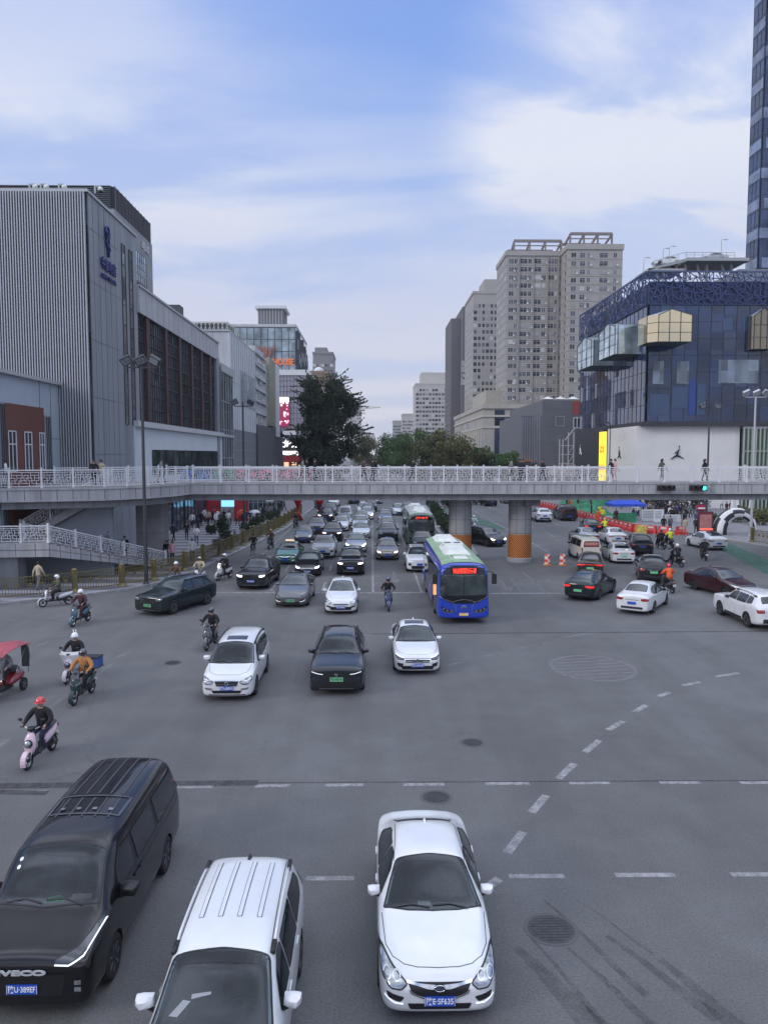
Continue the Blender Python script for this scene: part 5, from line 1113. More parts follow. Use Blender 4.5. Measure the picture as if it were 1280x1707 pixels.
# white panel block
W = empty('white_building'); F = FX(-21, 114.6); Fn = Face((-21, 114.6), (-1, 0), (0, -1))
m = MB(); m.box(-36, -21, 114.6, 139.5, 0, 26.2); m.box(-36.2, -20.8, 114.4, 139.6, 26.2, 26.4); m.box(-36, -24, 114.1, 114.6, 20.2, 20.5); m.box(-36, -24, 114.0, 114.6, 24.9, 25.2); part(m, 'wall', [PALE], W)
m = MB(); F.box(m, 0, 24.7, 12, 26.2, .02, .15, 0)
for k in range(14): F.box(m, k*1.9, k*1.9+.12, 12, 26.2, .15, .25, 1)
F.box(m, 0, 24.7, 19, 19.1, .15, .2, 1); part(m, 'white_panels', [WHITEP, MULW], W)
m = MB(); F.box(m, 9, 24.7, 16, 21.5, .16, .18, 0); F.grid(m, 9, 24.7, 16, 21.5, 10, 2, .07, .18, .24, 1); part(m, 'glazing', [CGL, MULW], W)
m = MB(); F.box(m, 0, 24.7, 4.2, 12, .02, .1, 0); F.grid(m, 0, 24.7, 4.2, 12, 14, 5, .05, .1, .14, 1); part(m, 'mesh_screen', [mat('grey mesh cladding', (.17, .18, .20), .5, .2), MULW], W)
windows(W, Fn, [(2.6, 4.2, 21.8, 23.8), (6, 8, 21.8, 23.8), (2.6, 4.2, 17, 19)], frame=False)
m = MB()
for k in range(24): x = -35.6+k*.62; m.bar((x, 114.6, 26.4), (x+.3, 114.6, 27.5), .08); m.bar((x+.3, 114.6, 26.4), (x, 114.6, 27.5), .08)
m.bar((-35.9, 114.6, 27.5), (-21, 114.6, 27.5), .12); m.bar((-21, 114.6, 27.4), (-21, 139, 27.4), .08)
for k in range(14): m.bar((-21, 114.6+k*1.8, 26.4), (-21, 114.6+k*1.8, 27.4), .05)
part(m, 'roof_railing', [mat('cream railing', (.50, .49, .43), .6)], W)
m = MB(); m.box(-31, -29, 118, 120, 26.4, 29.0); m.box(-31.2, -28.8, 117.8, 120.2, 29.0, 30.6, 1); m.box(-27.5, -22.5, 122, 128, 26.4, 28.6, 1); part(m, 'roof_plant', [PALE, DARKL], W)
tag(W, 'white panelled building with cream lattice railing on its roof', 'building')
# slab with window stack and beige pylon
S_ = empty('stepped_building'); F = FX(-21, 139.5)
m = MB(); m.box(-40, -21, 139.5, 172, 0, 26.2); m.box(-40, -20.8, 139.5, 150, 26.2, 27.6); 
for k in range(6): F.box(m, 0, 14, 15.6+k*2.15, 15.9+k*2.15, 0, .4)
part(m, 'wall', [PALE], S_)
windows(S_, F, [(a, a+1.6, 14.2+k*3.6, 15.5+k*3.6) for k in range(4) for a in (4, 7.4)], frame=False)
m = MB(); F.box(m, 16, 25, 14, 27.6, 0, .6, 0); part(m, 'beige_pylon', [mat('olive beige panel', (.27, .26, .19), .7)], S_); m = MB(); F.box(m, 25.1, 31.5, 12, 27.4, 0, .7, 0); part(m, 'pale_pylon', [WHITEP], S_)
m = MB(); F.box(m, 0, 38, 4.6, 13.6, 0, .5, 0)
for k in range(64): F.box(m, k*.6, k*.6+.12, 4.6, 13.6, .5, .62, 1)
part(m, 'louvred_box', [DARKL, mat('louvre grey', (.13, .14, .155), .5)], S_)
m = MB(); F.box(m, 1, 36, .2, 4.4, 0, .1, 0); F.grid(m, 1, 36, .2, 4.4, 16, 1, .12, .1, .2, 1); part(m, 'shop_window', [SHOPG, MUL], S_)
tag(S_, 'grey slab building with stacked windows beside a beige pylon', 'building')
# mall with the orange rooftop lettering
Q = empty('shopping_mall'); F = Face((-21, 215), (-1, 0), (0, -1)); Fr = FX(-21, 215)
m = MB(); m.box(-60, -21, 215.4, 251, 29, 43.2); m.box(-60, -20.8, 215.2, 251.2, 43.2, 43.9); m.box(-60, -16.6, 199.4, 260, 0, 28.4); m.box(-60, -16, 199, 262, 28.4, 29.8, 1); part(m, 'wall', [PALE, mat('white ledge', (.60, .61, .62), .5)], Q)
m = MB(); F.box(m, 0, 34, 30, 43, -.3, 0, 0); F.grid(m, 0, 34, 30, 43, 18, 4, .14, 0, .1, 1); part(m, 'curtain_wall', [CGL, MUL], Q)
m = MB(); Fr.box(m, 0, 36, 30, 43, -.1, .1, 0)
for k in range(26):
    a = .5+k*1.35; z0 = 30+random.random()*5; z1 = 43-random.random()*5; Fr.box(m, a, a+.55, z0, z1, .1, .6, 1); 
    if k % 3 == 0: Fr.box(m, a+.6, a+1.1, z0+3, z0+5.5, .1, .7, 2)
part(m, 'fin_facade', [CGL, DARKL, WHITEP], Q)
m = MB(); m.box(-31.5, -24.5, 217, 227, 43.9, 48.4, 0); m.box(-32.2, -23.8, 216.4, 227.6, 48.4, 49.2, 1)
for k in range(9): m.box(-31.4+k*.8, -31.3+k*.8, 216.9, 217, 43.9, 48.4, 1)
part(m, 'lift_house', [mat('grey lift house', (.14, .14, .15), .7), WHITEP], Q)
m = MB(); F3 = Face((-16.6, 199.4), (-1, 0), (0, -1)); F3.box(m, 0, 12, 9, 28.4, 0, .1, 0); F3.grid(m, 0, 12, 9, 28.4, 14, 14, .10, .1, .2, 1); part(m, 'grid_facade', [mat('pinkish glass grid', (.30, .29, .33), .3), mat('grid grey', (.10, .10, .12), .5)], Q)
m = MB(); F4 = FX(-16.6, 199.4); F4.box(m, 0, 50, 9, 28.4, 0, .1, 0); F4.grid(m, 0, 50, 9, 28.4, 30, 10, .10, .1, .2, 1); part(m, 'grid_facade', [mat('pinkish glass grid', (.30, .29, .33), .3), mat('grid grey', (.10, .10, .12), .5)], Q)
m = MB(); m.box(-40, -16, 198.7, 250, 13.2, 14.2, 0); m.box(-40, -16.2, 198.9, 250, 12.1, 12.7, 0); part(m, 'ledge', [mat('white ledge', (.60, .61, .62), .5)], Q)
m = MB(); F3.box(m, -.1, 14, 4, 12.1, .1, .4, 0); F3.box(m, -.1, 14, 4.0, 7.8, .4, .55, 1); F3.box(m, -.1, 14, 1.0, 4.0, .4, .5, 2); part(m, 'restaurant_front', [mat('shop front dark', (.02, .02, .024), .4), mat('shop front red', (.20, .012, .018), .5), mat('shop warm timber', (.12, .05, .03), .5)], Q)
for k in range(4): m = MB(); F3.box(m, .8+k*2, 2.0+k*2, 4.6, 6.2, .55, .62); part(m, 'lit_window', [mat('warm lit pane', (.6, .4, .25), .4, emit=(1, .6, .35), estr=.6)], Q)
tag(Q, 'tiered shopping mall with vertical fins on its street side', 'building')
OR = mat('orange sign letter', (.55, .14, .04), .5, emit=(1, .25, .06), estr=.18); ORB = mat('brown sign letter', (.30, .12, .08), .6)
s1 = text('印象楼', 3.0, ORB, None, facing((0, -1, 0), (-29.2, 214.4, 36.2)), 'roof_sign', .15, 5.4, .06); tag(s1, 'brown Chinese characters on the glass of the tiered mall', 'sign')
s1 = text('CITYHOUSE', 2.3, OR, None, facing((0, -1, 0), (-26.2, 214.4, 33.5)), 'roof_sign', .15, 9.4, .06); tag(s1, 'orange Latin letters on the glass of the tiered mall', 'sign')
WG = mat('lit white letter', (.9, .9, .88), .4, emit=(1, .97, .9), estr=1.3)
s1 = text('大炉旁', 2.1, WG, None, facing((0, -1, 0), (-21.6, 198.75, 10.8)), 'shop_sign', .1, 5.6, .04); tag(s1, 'white lit Chinese characters above the red restaurant front', 'sign')
s1 = text('(醉美陕西菜)', 1.1, WG, None, facing((0, -1, 0), (-21.6, 198.75, 8.5)), 'shop_sign', .1, 5.4, .03); tag(s1, 'smaller bracketed white lit characters on the red restaurant front', 'sign')
# screen with pink and white picture
m = MB(); F3.box(m, 4.6, 8.4, 15.3, 22.8, .25, .55, 0)
sg_ = [mat('screen dark', (.1, .02, .04), .4, emit=(.35, .03, .10), estr=.5)]
scm = (sg_+[mat('screen pink', (.8, .4, .5), .4, emit=(1, .35, .5), estr=1.1), mat('screen white', (.9, .9, .9), .4, emit=(1, .95, .97), estr=1.3)])
m2 = m
for k in range(26):
    a = 4.7+random.random()*3.0; z = 15.5+random.random()*6.5; F3.box(m2, a, a+.3+random.random()*.5, z, z+.25+random.random()*.7, .55, .57+.001*k, 1+k % 2)
F3.box(m2, 4.6, 8.4, 21.6, 22.8, .55, .60, 2); o = m2.build('video_screen', scm)
tag(o, 'glowing pink and white video screen on the mall front', 'screen')

# far towers closing the left side
def tower(nm, lab, x0, x1, y0, y1, z1, wallm, fl, nf, ns=0, ww=1.4, wh=1.5, side=None, top=None, z0=0, cat='tower', frame=False, sill=False):
    r_ = empty(nm); m = MB(); m.box(x0, x1, y0, y1, z0, z1); m.box(x0-.3, x1+.3, y0-.3, y1+.3, z1, z1+1.2, 0)
    nfl = int((z1-12)/fl)
    for k in range(nfl): m.box(x0-.06, x1+.06, y0-.06, y1+.06, 10+k*fl-.12, 10+k*fl+.06, 1)
    if top: top(m)
    part(m, 'wall', [wallm, mat('floor band '+wallm.name, tuple(v*.86 for v in wallm.node_tree.nodes['Principled BSDF'].inputs['Base Color'].default_value[:3]), .8)], r_)
    F = FY(x0, y0); W_ = x1-x0; cells = []
    for k in range(nfl):
        for i in range(nf):
            a = (i+.5)*W_/nf; wv = ww*(1 if i % 3 else 1.35); cells.append((a-wv/2, a+wv/2, 10.8+k*fl, 10.8+k*fl+wh))
    windows(r_, F, cells, frame=frame, sill=sill)
    if ns and side:
        F = FX(x1, y0) if side == 'R' else FXR(x0, y0); D_ = y1-y0; cells = []
        for k in range(nfl):
            for i in range(ns): a = (i+.5)*D_/ns; cells.append((a-.55*ww, a+.55*ww, 10.8+k*fl, 10.8+k*fl+wh))
        m = MB()
        for c_ in cells: F.box(m, *c_, 0, .05, random.choices(range(4), (8, 4, 2, .4))[0])
        o = part(m, 'side_windows', WMATS, r_); o['kind'] = 'stuff'
    tag(r_, lab, cat); return r_
GT = mat('grey tower render', (.20, .195, .20), .8); tower('apartment_tower', 'distant dark grey tower above the dark tree', -34, -22.5, 450, 480, 66, GT, 3.2, 7, 8, side='R', top=lambda m: m.box(-33, -26, 452, 470, 67.2, 70))
BRN = mat('brown stone', (.24, .17, .12), .8); r_ = tower('hotel', 'brown stone building with pale dome beside the dark tree', -29, -19.5, 345, 370, 44, BRN, 3.6, 6, 5, side='R', cat='building'); m = MB(); m.ball((-24, 352, 45), 2.6, 12); part(m, 'dome', [WHITEP], r_, True)
CT = mat('cream tower render', (.42, .40, .37), .8, noise=.05, nscale=.2); tower('apartment_tower', 'distant pale tower just right of the dark tree', -31, -12.5, 900, 930, 72, CT, 3.2, 7, 6, side='R'); tower('apartment_tower', 'lowest pale far block behind the right edge of the dark tree', -17, -3, 1000, 1030, 36, CT, 3.2, 5)
m = MB(); m.bar((-14, 902, 0), (-14, 902, 66), .8); m.bar((-22, 902, 60), (10, 902, 63), .8); m.bar((-14, 902, 66), (5, 902, 62.5), .3); o = m.build('tower_crane', mat('crane yellow', (.4, .32, .12), .6)); tag(o, 'thin tower crane on the horizon right of the dark tree', 'crane')

# ------------------------------------------------------------------ buildings right of the street
tower('apartment_tower', 'cream slab tower farthest down the right side', 34, 61, 600, 640, 62, CT, 3.3, 11, 5, ww=1.7, wh=1.7, side='L', top=lambda m: m.box(38.5, 61, 606, 630, 63, 72))
tower('office_tower', 'small grey block left of the far cream slab', 30, 42, 760, 790, 47, CT, 3.2, 6); tower('office_tower', 'tiny grey block at the right end of the far skyline gap', 22, 31, 800, 830, 42, mat('grey far render', (.33, .33, .33), .8), 3.2, 5)
# dark tower with white stripes
DK = mat('dark brown grey cladding', (.10, .095, .10), .6); r_ = empty('office_tower'); m = MB(); m.box(50, 60, 430, 465, 0, 89.5); m.box(44.5, 50.2, 436, 470, 0, 84); part(m, 'wall', [DK], r_)
m = MB(); F = FY(51.5, 430)
for k in range(7): F.box(m, .3+k*1.15, .8+k*1.15, 20, 91, .05, .5)
part(m, 'white_stripe', [WHITEP], r_)
m = MB(); F = FXR(50, 430); F.grid(m, 0, 35, 12, 89, 14, 26, .35, .02, .2, 0); FXR(44.5, 436).grid(m, 0, 34, 12, 84, 12, 25, .35, .02, .2, 0); part(m, 'mullion', [mat('stripe grey', (.22, .21, .22), .6)], r_)
s1 = text('浙\n商\n大\n厦', 3.4, mat('sign pale', (.6, .58, .6), .5), None, facing((0, -1, 0), (50.75, 429.7, 53)), 'tower_sign', .1); tag(s1, 'vertical pale characters on the dark striped tower', 'sign')
tag(r_, 'dark tower with white vertical stripes', 'tower')
# beige pair
BG_ = mat('beige tower render', (.315, .30, .28), .8, noise=.05, nscale=.15)
tower('apartment_tower', 'narrower beige tower left of the big beige one', 46.8, 60, 360, 392, 82, BG_, 2.95, 7, 7, ww=1.1, wh=1.6, side='L', top=lambda m: m.box(52, 60, 362, 380, 83, 89))
r_ = empty('apartment_tower'); m = MB()
m.box(49.8, 70.4, 290, 312, 0, 81.5); m.box(70.2, 90, 281, 318, 0, 81.5); m.box(49.4, 70.3, 289.6, 312.4, 81.5, 83.2); m.box(69.8, 90.4, 280.6, 318.4, 81.5, 83.4)
for k in range(23):
    z = 13+k*2.95; m.box(49.72, 70.2, 289.92, 312, z, z+.22, 1); m.box(70.1, 90.08, 280.92, 318, z, z+.22, 1)
for x in (54.2, 59.6, 64.9, 68.9): m.box(x, x+.5, 289.6, 290, 10, 81.5, 1)
part(m, 'wall', [BG_, mat('beige band', (.25, .235, .215), .8)], r_)
F = FY(49.8, 290); cells = []
for k in range(23):
    z = 13.9+k*2.95
    for a, b in ((1.0, 2.6), (3.0, 4.0), (5.2, 7.6), (8.1, 9.2), (10.4, 12.8), (13.3, 14.5), (15.6, 17.6), (18.0, 18.8), (19.7, 20.3)): cells.append((a, b, z, z+1.5))
F2_ = FY(70.2, 281); c2 = []
for k in range(23):
    z = 13.9+k*2.95
    for a, b in ((1.4, 3.0), (4.6, 6.2), (7.2, 8.0), (11.6, 14.4), (16.6, 17.6)): c2.append((a, b, z, z+1.5))
F3_ = FXR(49.8, 290); c3 = [(a, a+1.4, 13.9+k*2.95, 15.4+k*2.95) for k in range(23) for a in (2, 6, 10, 14, 18)]
windows(r_, F2_, [c for c in c2 if c[2] > 20], budget=50, frame=True, sill=True); windows(r_, F, cells, budget=100, frame=True, sill=True)
m = MB(); 
for c_ in c3: F3_.box(m, *c_, 0, .05, random.choices(range(4), (8, 4, 2, .4))[0])
for k in range(23): FXR(70.2, 281).box(m, 2, 3.2, 13.9+k*2.95, 15.4+k*2.95, 0, .05, 0)
o = part(m, 'side_windows', WMATS, r_); o['kind'] = 'stuff'
m = MB()
for (x0, x1, y, z) in ((52.5, 70, 289.8, 83.2), (71, 86, 281, 83.4)):
    m.bar((x0, y, z+3.6), (x1, y, z+3.6), .9); m.bar((x0, y, z+1.9), (x1, y, z+1.9), .35); m.bar((x0, y+14, z+3.6), (x1, y+14, z+3.6), .9)
    for t in (0, .33, .66, 1): x = x0+(x1-x0)*t; m.bar((x, y, z), (x, y, z+3.6), .6); m.bar((x, y, z+3.4), (x+1.5, y+14, z+3.4), .6); m.bar((x, y+14, z), (x, y+14, z+3.6), .6)
part(m, 'roof_frame', [mat('roof frame brown', (.20, .17, .16), .7)], r_)
m = MB()
for (xa, n) in ((54, 10), (71, 6)):
    for k in range(n): m.box(xa+k*1.6, xa+k*1.6+.9, 289.5 if xa < 60 else 280.5, 289.7 if xa < 60 else 280.7, 17+random.random(), 19.5+random.random()*2)
part(m, 'roof_lettering', [mat('dull orange letters', (.42, .20, .10), .7)], r_)
tag(r_, 'biggest beige apartment tower with open frames on its roof', 'tower')
# cream podium mall
r_ = empty('department_store'); CR = mat('cream stone', (.36, .34, .295), .8, noise=.08, nscale=.3); m = MB()
m.box(40, 75, 277, 374, 0, 24.6); m.box(39.5, 75, 276.4, 374.5, 24.6, 26.2); m.box(39.7, 75, 276.7, 374, 17.6, 18.4, 1); m.box(39.6, 75, 276.6, 374.3, 21.6, 22.3, 1); m.box(44, 52, 300, 340, 26.2, 33)
for k in range(14): m.box(39.7, 40, 280+k*6.8, 281.6+k*6.8, 0, 17.6, 1)
part(m, 'wall', [CR, mat('cream stone trim', (.42, .40, .35), .8)], r_)
F = FXR(40, 277); windows(r_, F, [(4.8+k*6.8, 8.4+k*6.8, 5, 15) for k in range(13)]+[(5+k*6.8, 8+k*6.8, 18.6, 21) for k in range(13)], nm='window', wts=(5, 3, 2, 0))
F = FY(40, 277); m = MB(); F.box(m, 4.0, 7.4, 2, 24, .05, .15, 0); F.grid(m, 4.0, 7.4, 2, 24, 2, 12, .12, .15, .2, 1); F.box(m, 9.8, 13.2, 21.8, 24.2, .05, .15, 0); part(m, 'glazed_strip', [SHOPG, MUL], r_)
m = MB(); F.box(m, 7.8, 15.2, 18.5, 21.6, .1, .3, 0)
for k, (a, b) in enumerate(((0, 0), (1, 0), (0, 1), (1, 1))): F.box(m, 8.1+a*.95, 8.8+a*.95, 18.9+b*1.15, 19.8+b*1.15, .3, .4, 1)
part(m, 'sign_board', [mat('sign board dark', (.045, .06, .075), .5), mat('sign mark pink', (.6, .45, .5), .5)], r_)
s1 = text('益方大', 1.8, mat('sign teal', (.30, .50, .52), .5), None, facing((0, -1, 0), (52.9, 276.6, 20.3)), 'shop_sign', .06, 4.4); tag(s1, 'teal characters on the cream department store', 'sign')
m = MB(); F.box(m, 10, 15, 5, 16.5, .06, .2); part(m, 'white_banner', [mat('pale banner', (.50, .52, .60), .6, noise=.2, nscale=.8)], r_)
tag(r_, 'cream stone department store with corner at the dark glass strip', 'building')
# dark grey building with white stair frame
r_ = empty('commercial_building'); SL = mat('slate panel', (.115, .12, .135), .6, noise=.1, nscale=.4); m = MB(); m.box(41, 52, 186, 230, 0, 21.2); m.box(38, 41, 196, 230, 0, 18); F = FY(41, 186)
for k in range(9): F.box(m, 0, 7, 3+k*2, 3.03+k*2, 0, .02, 1)
F.box(m, 7.2, 10.8, 17.8, 21, 0, .1, 2); part(m, 'wall', [SL, MUL, mat('dull red panel', (.25, .05, .045), .6)], r_)
m = MB(); F5 = Face((38, 196), (3, -10), (-10, -3))
for k in range(8): F5.box(m, .8+k*1.25, 1.0+k*1.25, 6, 17.5, 0, .25, 0)
m.box(37.2, 41, 191, 195.5, 1, 6.5, 1); m.box(37, 41, 190.8, 195.6, 6.5, 6.75, 2); part(m, 'rib', [mat('rib grey blue', (.22, .24, .28), .5), mat('canopy brown', (.07, .055, .06), .5), WARN], r_)
for (a, z) in ((7.6, 14.6), (8.6, 10.3), (8.6, 6.6)):
    m = MB(); F.box(m, a, 10.8, z, z+2.4, .02, .08, 0); F.grid(m, a, 10.8, z, z+2.4, 4 if a < 8 else 2, 1, .14, .08, .16, 1); part(m, 'window', [WMATS[0], WHT], r_)
m = MB()
for x in (44.9, 45.7, 47.0, 48.3): m.bar((x, 184.4, 4), (x, 184.4, 13.5 if x > 46 else 11.8), .22)
for z in (6, 8.2, 10.3): m.bar((44.9, 184.4, z), (48.3, 184.4, z), .16)
m.bar((46.2, 184.4, 11.6), (48.6, 184.4, 14.6), .25); m.bar((47, 184.4, 8.2), (48.3, 184.4, 10.3), .12); m.bar((47, 184.4, 6), (48.3, 184.4, 8.2), .12); part(m, 'stair_frame', [mat('frame off white', (.45, .46, .45), .6)], r_)
m = MB(); m.box(42.6, 51, 180, 185.8, 3.2, 4.6, 0)
for k in range(5): m.box(43+k*1.9, 43.5+k*1.9, 180.2, 180.7, 0, 3.2, 0)
for k in range(3): m.box(46+k*1.8, 47.2+k*1.8, 181, 182, 4.6, 5.8, 0)
part(m, 'balcony', [mat('pinkish concrete', (.36, .31, .29), .8, noise=.15, nscale=.7)], r_)
m = MB(); F.box(m, 3.2, 5.4, 15, 17.4, .02, .06, 0); F.box(m, 3.3, 5.3, 15.1, 17.3, .06, .08, 1); part(m, 'wall_panel', [MULW, SL], r_)
tag(r_, 'dark slate building with white stair frame beside the blue mall', 'building')
for (x, y, z) in ((42.5, 187, 21.2), (45.5, 187, 21.2), (48.5, 187, 21.2)):
    m = MB(); m.raw([(x-1.4, y-1, z+.3), (x+1.4, y-1, z+.3), (x+1.4, y+1, z+.3), (x-1.4, y+1, z+.3), (x, y, z+1.0)], [(0, 1, 4), (1, 2, 4), (2, 3, 4), (3, 0, 4), (3, 2, 1, 0)]); 
    for dx in (-1.3, 1.3): m.bar((x+dx, y, z), (x+dx, y, z+.4), .08)
    o = m.build('roof_parasol', WPL); tag(o, 'small white canopy on the roof of the dark slate building', 'canopy', 'white canopies on the slate building roof')

# ------------------------------------------------------------------ blue glass mall
J = empty('glass_mall'); m = MB(); m.box(40.3, 90, 113.3, 148.6, 12.6, 29.9); m.box(41, 90, 115, 148, 29.9, 33.5); m.box(39.6, 90, 112.9, 149, 12.4, 13.0, 1); part(m, 'core', [DARKL, mat('soffit dark', (.03, .03, .035), .5)], J)
Fj = FY(40, 113); Fl = FXR(40, 113)
m = MB(); Fj.box(m, 0, 30, 13, 29.9, -.3, 0, 0); Fj.grid(m, 0, 30, 13, 29.9, 16, 7, .07, 0, .05, 1); part(m, 'curtain_wall', [CGB, mat('mullion navy', (.012, .02, .045), .5)], J)
m = MB(); Fl.box(m, 0, 35.6, 13, 29.9, -.3, 0, 0); Fl.grid(m, 0, 35.6, 13, 29.9, 19, 7, .07, 0, .05, 1); part(m, 'curtain_wall', [glass('curtain glass blue street side', (.03, .05, .11), .03, .4, .12, pan=(1.9, 2.6), spec=.9), mat('mullion navy', (.012, .02, .045), .5)], J)
# lit rooms and pale panes behind the blue glass
for (a0, a1, z0, z1, k) in ((1.0, 2.6, 18.5, 21.8, 0), (4.5, 6.3, 18.5, 21.8, 0), (10.6, 16.5, 18.6, 22.0, 0), (6.4, 7.4, 14, 19, 1), (7.6, 8.8, 14, 18.5, 2), (11, 12.5, 26.2, 28.0, 2), (14, 15.6, 26.2, 28, 2), (.6, 3.5, 14, 17, 2), (3.9, 6.2, 15, 18, 2)):
    m = MB(); Fj.box(m, a0, a1, z0, z1, .052, .058, k); part(m, 'pale_pane', [glass('pane pale interior', (.13, .16, .20), .06, .5, pan=(1, 1.7)), mat('pane royal blue', (.01, .04, .20), .1), mat('pane mid blue', (.03, .06, .13), .08)], J)
FRET = mat('fretwork blue', (.03, .05, .145), .5, noise=.15, nscale=.3)
def fret(F, a0, a1, z0, z1, nm, d=.35, cell=.85, seed=3):
    """random cell fretwork: bars along the edges of a jittered triangulation's duals"""
    rnd = random.Random(seed); pts = []; na = int((a1-a0)/cell); nz = int((z1-z0)/cell)+1
    P = {}
    for i in range(na+1):
        for j in range(nz+1): P[i, j] = (a0+(a1-a0)*i/na+(rnd.uniform(-.42, .42)*cell if 0 < i < na else 0), z0+(z1-z0)*j/nz+(rnd.uniform(-.38, .38)*cell if 0 < j < nz else 0))
    m = MB()
    def b(p, q): m.bar(F.p(p[0], p[1], d), F.p(q[0], q[1], d), .11, .11)
    for i in range(na+1):
        for j in range(nz+1):
            if i < na and (rnd.random() < .8 or j in (0, nz)): b(P[i, j], P[i+1, j])
            if j < nz and (rnd.random() < .85 or i in (0, na)): b(P[i, j], P[i, j+1])
            if i < na and j < nz:
                q = (P[i, j], P[i+1, j+1]) if rnd.random() < .5 else (P[i+1, j], P[i, j+1]); 
                if rnd.random() < .8: b(*q)
    part(m, nm, [FRET], J)
fret(Fj, 0, 24, 29.9, 34.5, 'fretwork_screen'); fret(Fl, 0, 35.6, 29.9, 34.5, 'fretwork_screen', seed=9)
m = MB(); Fj.box(m, .2, 26, 29.9, 33.2, -.1, .0); part(m, 'dark_backing', [mat('navy backing', (.008, .014, .07), .4)], J)
m = MB(); m.bar((40, 112.65, 34.55), (66, 112.65, 34.55), .22); m.bar((39.65, 113, 34.55), (39.65, 148.6, 34.55), .22)
for k in range(12): m.bar((40+k*1.5, 112.65, 33.3), (40+k*1.5, 114.5, 34.5), .1); m.bar((39.65, 113+k*3, 34.5), (42, 113+k*3, 33), .1)
part(m, 'top_rail', [mat('rail navy', (.06, .08, .16), .5)], J)
# white base
BW = mat('white ribbed cladding', (.68, .67, .65), .6, noise=.05, nscale=.3); m = MB(); m.box(39.2, 54.6, 114, 128, 0, 12.4, 0); m.box(39.2, 90, 130.2, 148, 0, 12.4, 1); m.box(54.6, 90, 118, 148, 0, 12.4, 1)
Fb = FY(39.2, 114); Fbl = FXR(39.2, 114)
for k in range(52): Fb.box(m, k*.3, k*.3+.06, .1, 12.3, 0, .05, 0)
for k in range(46): Fbl.box(m, k*.3, k*.3+.06, .1, 12.3, 0, .05, 0)
part(m, 'shop_base', [BW, mat('black base', (.03, .03, .035), .5)], J)
def boxbay(name, F, a0, a1, z0, z1, d, gl, cham, trim, lab=None):
    """bay pushed out of the glass wall: a little house with a gable and a chamfered corner"""
    b = MB(); zr = z1+(z1-z0)*.22
    fr = [F.p(a0+cham, z0, d), F.p(a1, z0, d), F.p(a1, z1, d), F.p((a0+a1)/2+.1, zr, d), F.p(a0+cham, z1, d)]
    bk = [F.p(a0, z0, 0), F.p(a1, z0, 0), F.p(a1, z1, 0), F.p((a0+a1)/2+.1, zr, 0), F.p(a0, z1, 0)]
    c0, c1 = F.p(a0, z0, d-cham), F.p(a0, z1, d-cham)
    b.raw(fr+bk+[c0, c1], [(0, 1, 2, 3, 4)], 0); b.raw(fr+bk+[c0, c1], [(10, 0, 4, 11), (5, 10, 11, 9), (1, 6, 7, 2)], 0); b.raw(fr+bk+[c0, c1], [(4, 3, 8, 9, 11), (2, 7, 8, 3)], 2); b.raw(fr+bk+[c0, c1], [(0, 10, 5, 6, 1)], 1)
    o = part(b, name, [gl, mat('bay soffit green', (.05, .07, .06), .5), mat('bay roof', (.30, .33, .38), .4)], J); fixn(o)
    q = MB()
    for t in (0, .33, .66, 1): a = a0+cham+(a1-a0-cham)*t; q.bar(F.p(a, z0, d+.02), F.p(a, z1+(zr-z1)*(1-abs(2*t-1)), d+.02), .09)
    for z in (z0, z0+(z1-z0)*.35, z0+(z1-z0)*.72): q.bar(F.p(a0+cham, z, d+.02), F.p(a1, z, d+.02), .07); q.bar(F.p(a0-.02, z, d-cham), F.p(a0+cham-.02, z, d+.02), .07)
    q.bar(F.p(a0+cham, z1, d+.02), F.p((a0+a1)/2+.1, zr, d+.02), .12); q.bar(F.p(a1, z1, d+.02), F.p((a0+a1)/2+.1, zr, d+.02), .12); q.bar(F.p(a0, z0, d-cham), F.p(a0, z1, d-cham), .1)
    mk(q.build('bay_frame', [trim]), o)
SUNSETG = mat('painted sunset mirror glass', (.62, .52, .34), .08, .85); PG = glass('pale mirror glass', (.42, .50, .54), .08, .25, metal=.6, pan=(1.3, 1.5)); NV = MATS['mullion navy']  # first bay's gold base colour stands in for the sunset mirrored in its glass
boxbay('warm_toned_bay', Fj, -1.3, 4.6, 23.9, 27.6, 4.8, SUNSETG, 1.2, mat('bay trim dark', (.05, .045, .04), .5))
boxbay('glass_bay', Fl, 3.0, 11.6, 23.2, 27.4, 3.6, PG, .3, NV); boxbay('glass_bay', Fl, 15.5, 24.5, 22.9, 27.2, 3.6, PG, .3, NV); boxbay('warm_toned_bay', Fj, 14.8, 18.0, 23.4, 28.2, 1.2, mat('dark gold glass', (.20, .17, .12), .1, .6), .3, NV)
tag(J, 'dark blue glass mall with fretwork parapet and projecting glass bays', 'building')
def leap(F, a, z, s, lab, d=.12):
    """black leaping figure with one arm up and the legs spread"""
    pts = lambda L: [F.p(a+x*s, z+y*s, d) for x, y in L]
    m = MB()
    for L, r_ in (([(-.05, .0), (.02, .30), (.10, .52)], [.10, .12, .10]), ([(.08, .50), (.22, .74), (.20, 1.02)], [.07, .05, .04]), ([(.04, .48), (-.20, .40), (-.32, .26)], [.06, .045, .035]), ([(-.04, .02), (-.32, -.10), (-.62, -.34), (-.72, -.38)], [.11, .085, .05, .03]), ([(0, .0), (.26, -.06), (.55, -.22), (.80, -.34)], [.11, .085, .05, .03])):
        m.tube(pts(L), [q*s for q in r_], 8)
    m.ball(F.p(a+.12*s, z+.63*s, d), .085*s, 10); m.ball(F.p(a+.20*s, z+1.09*s, d), .075*s, 10)
    o = m.build('wall_logo', BLT, None, True); tag(o, lab, 'logo'); return o
leap(Fb, 6.1, 8.0, 1.3, 'black leaping figure emblem on the white front wall'); leap(Fbl, 7.4, 8.0, 1.2, 'narrow looking black leaping figure on the white street side wall')
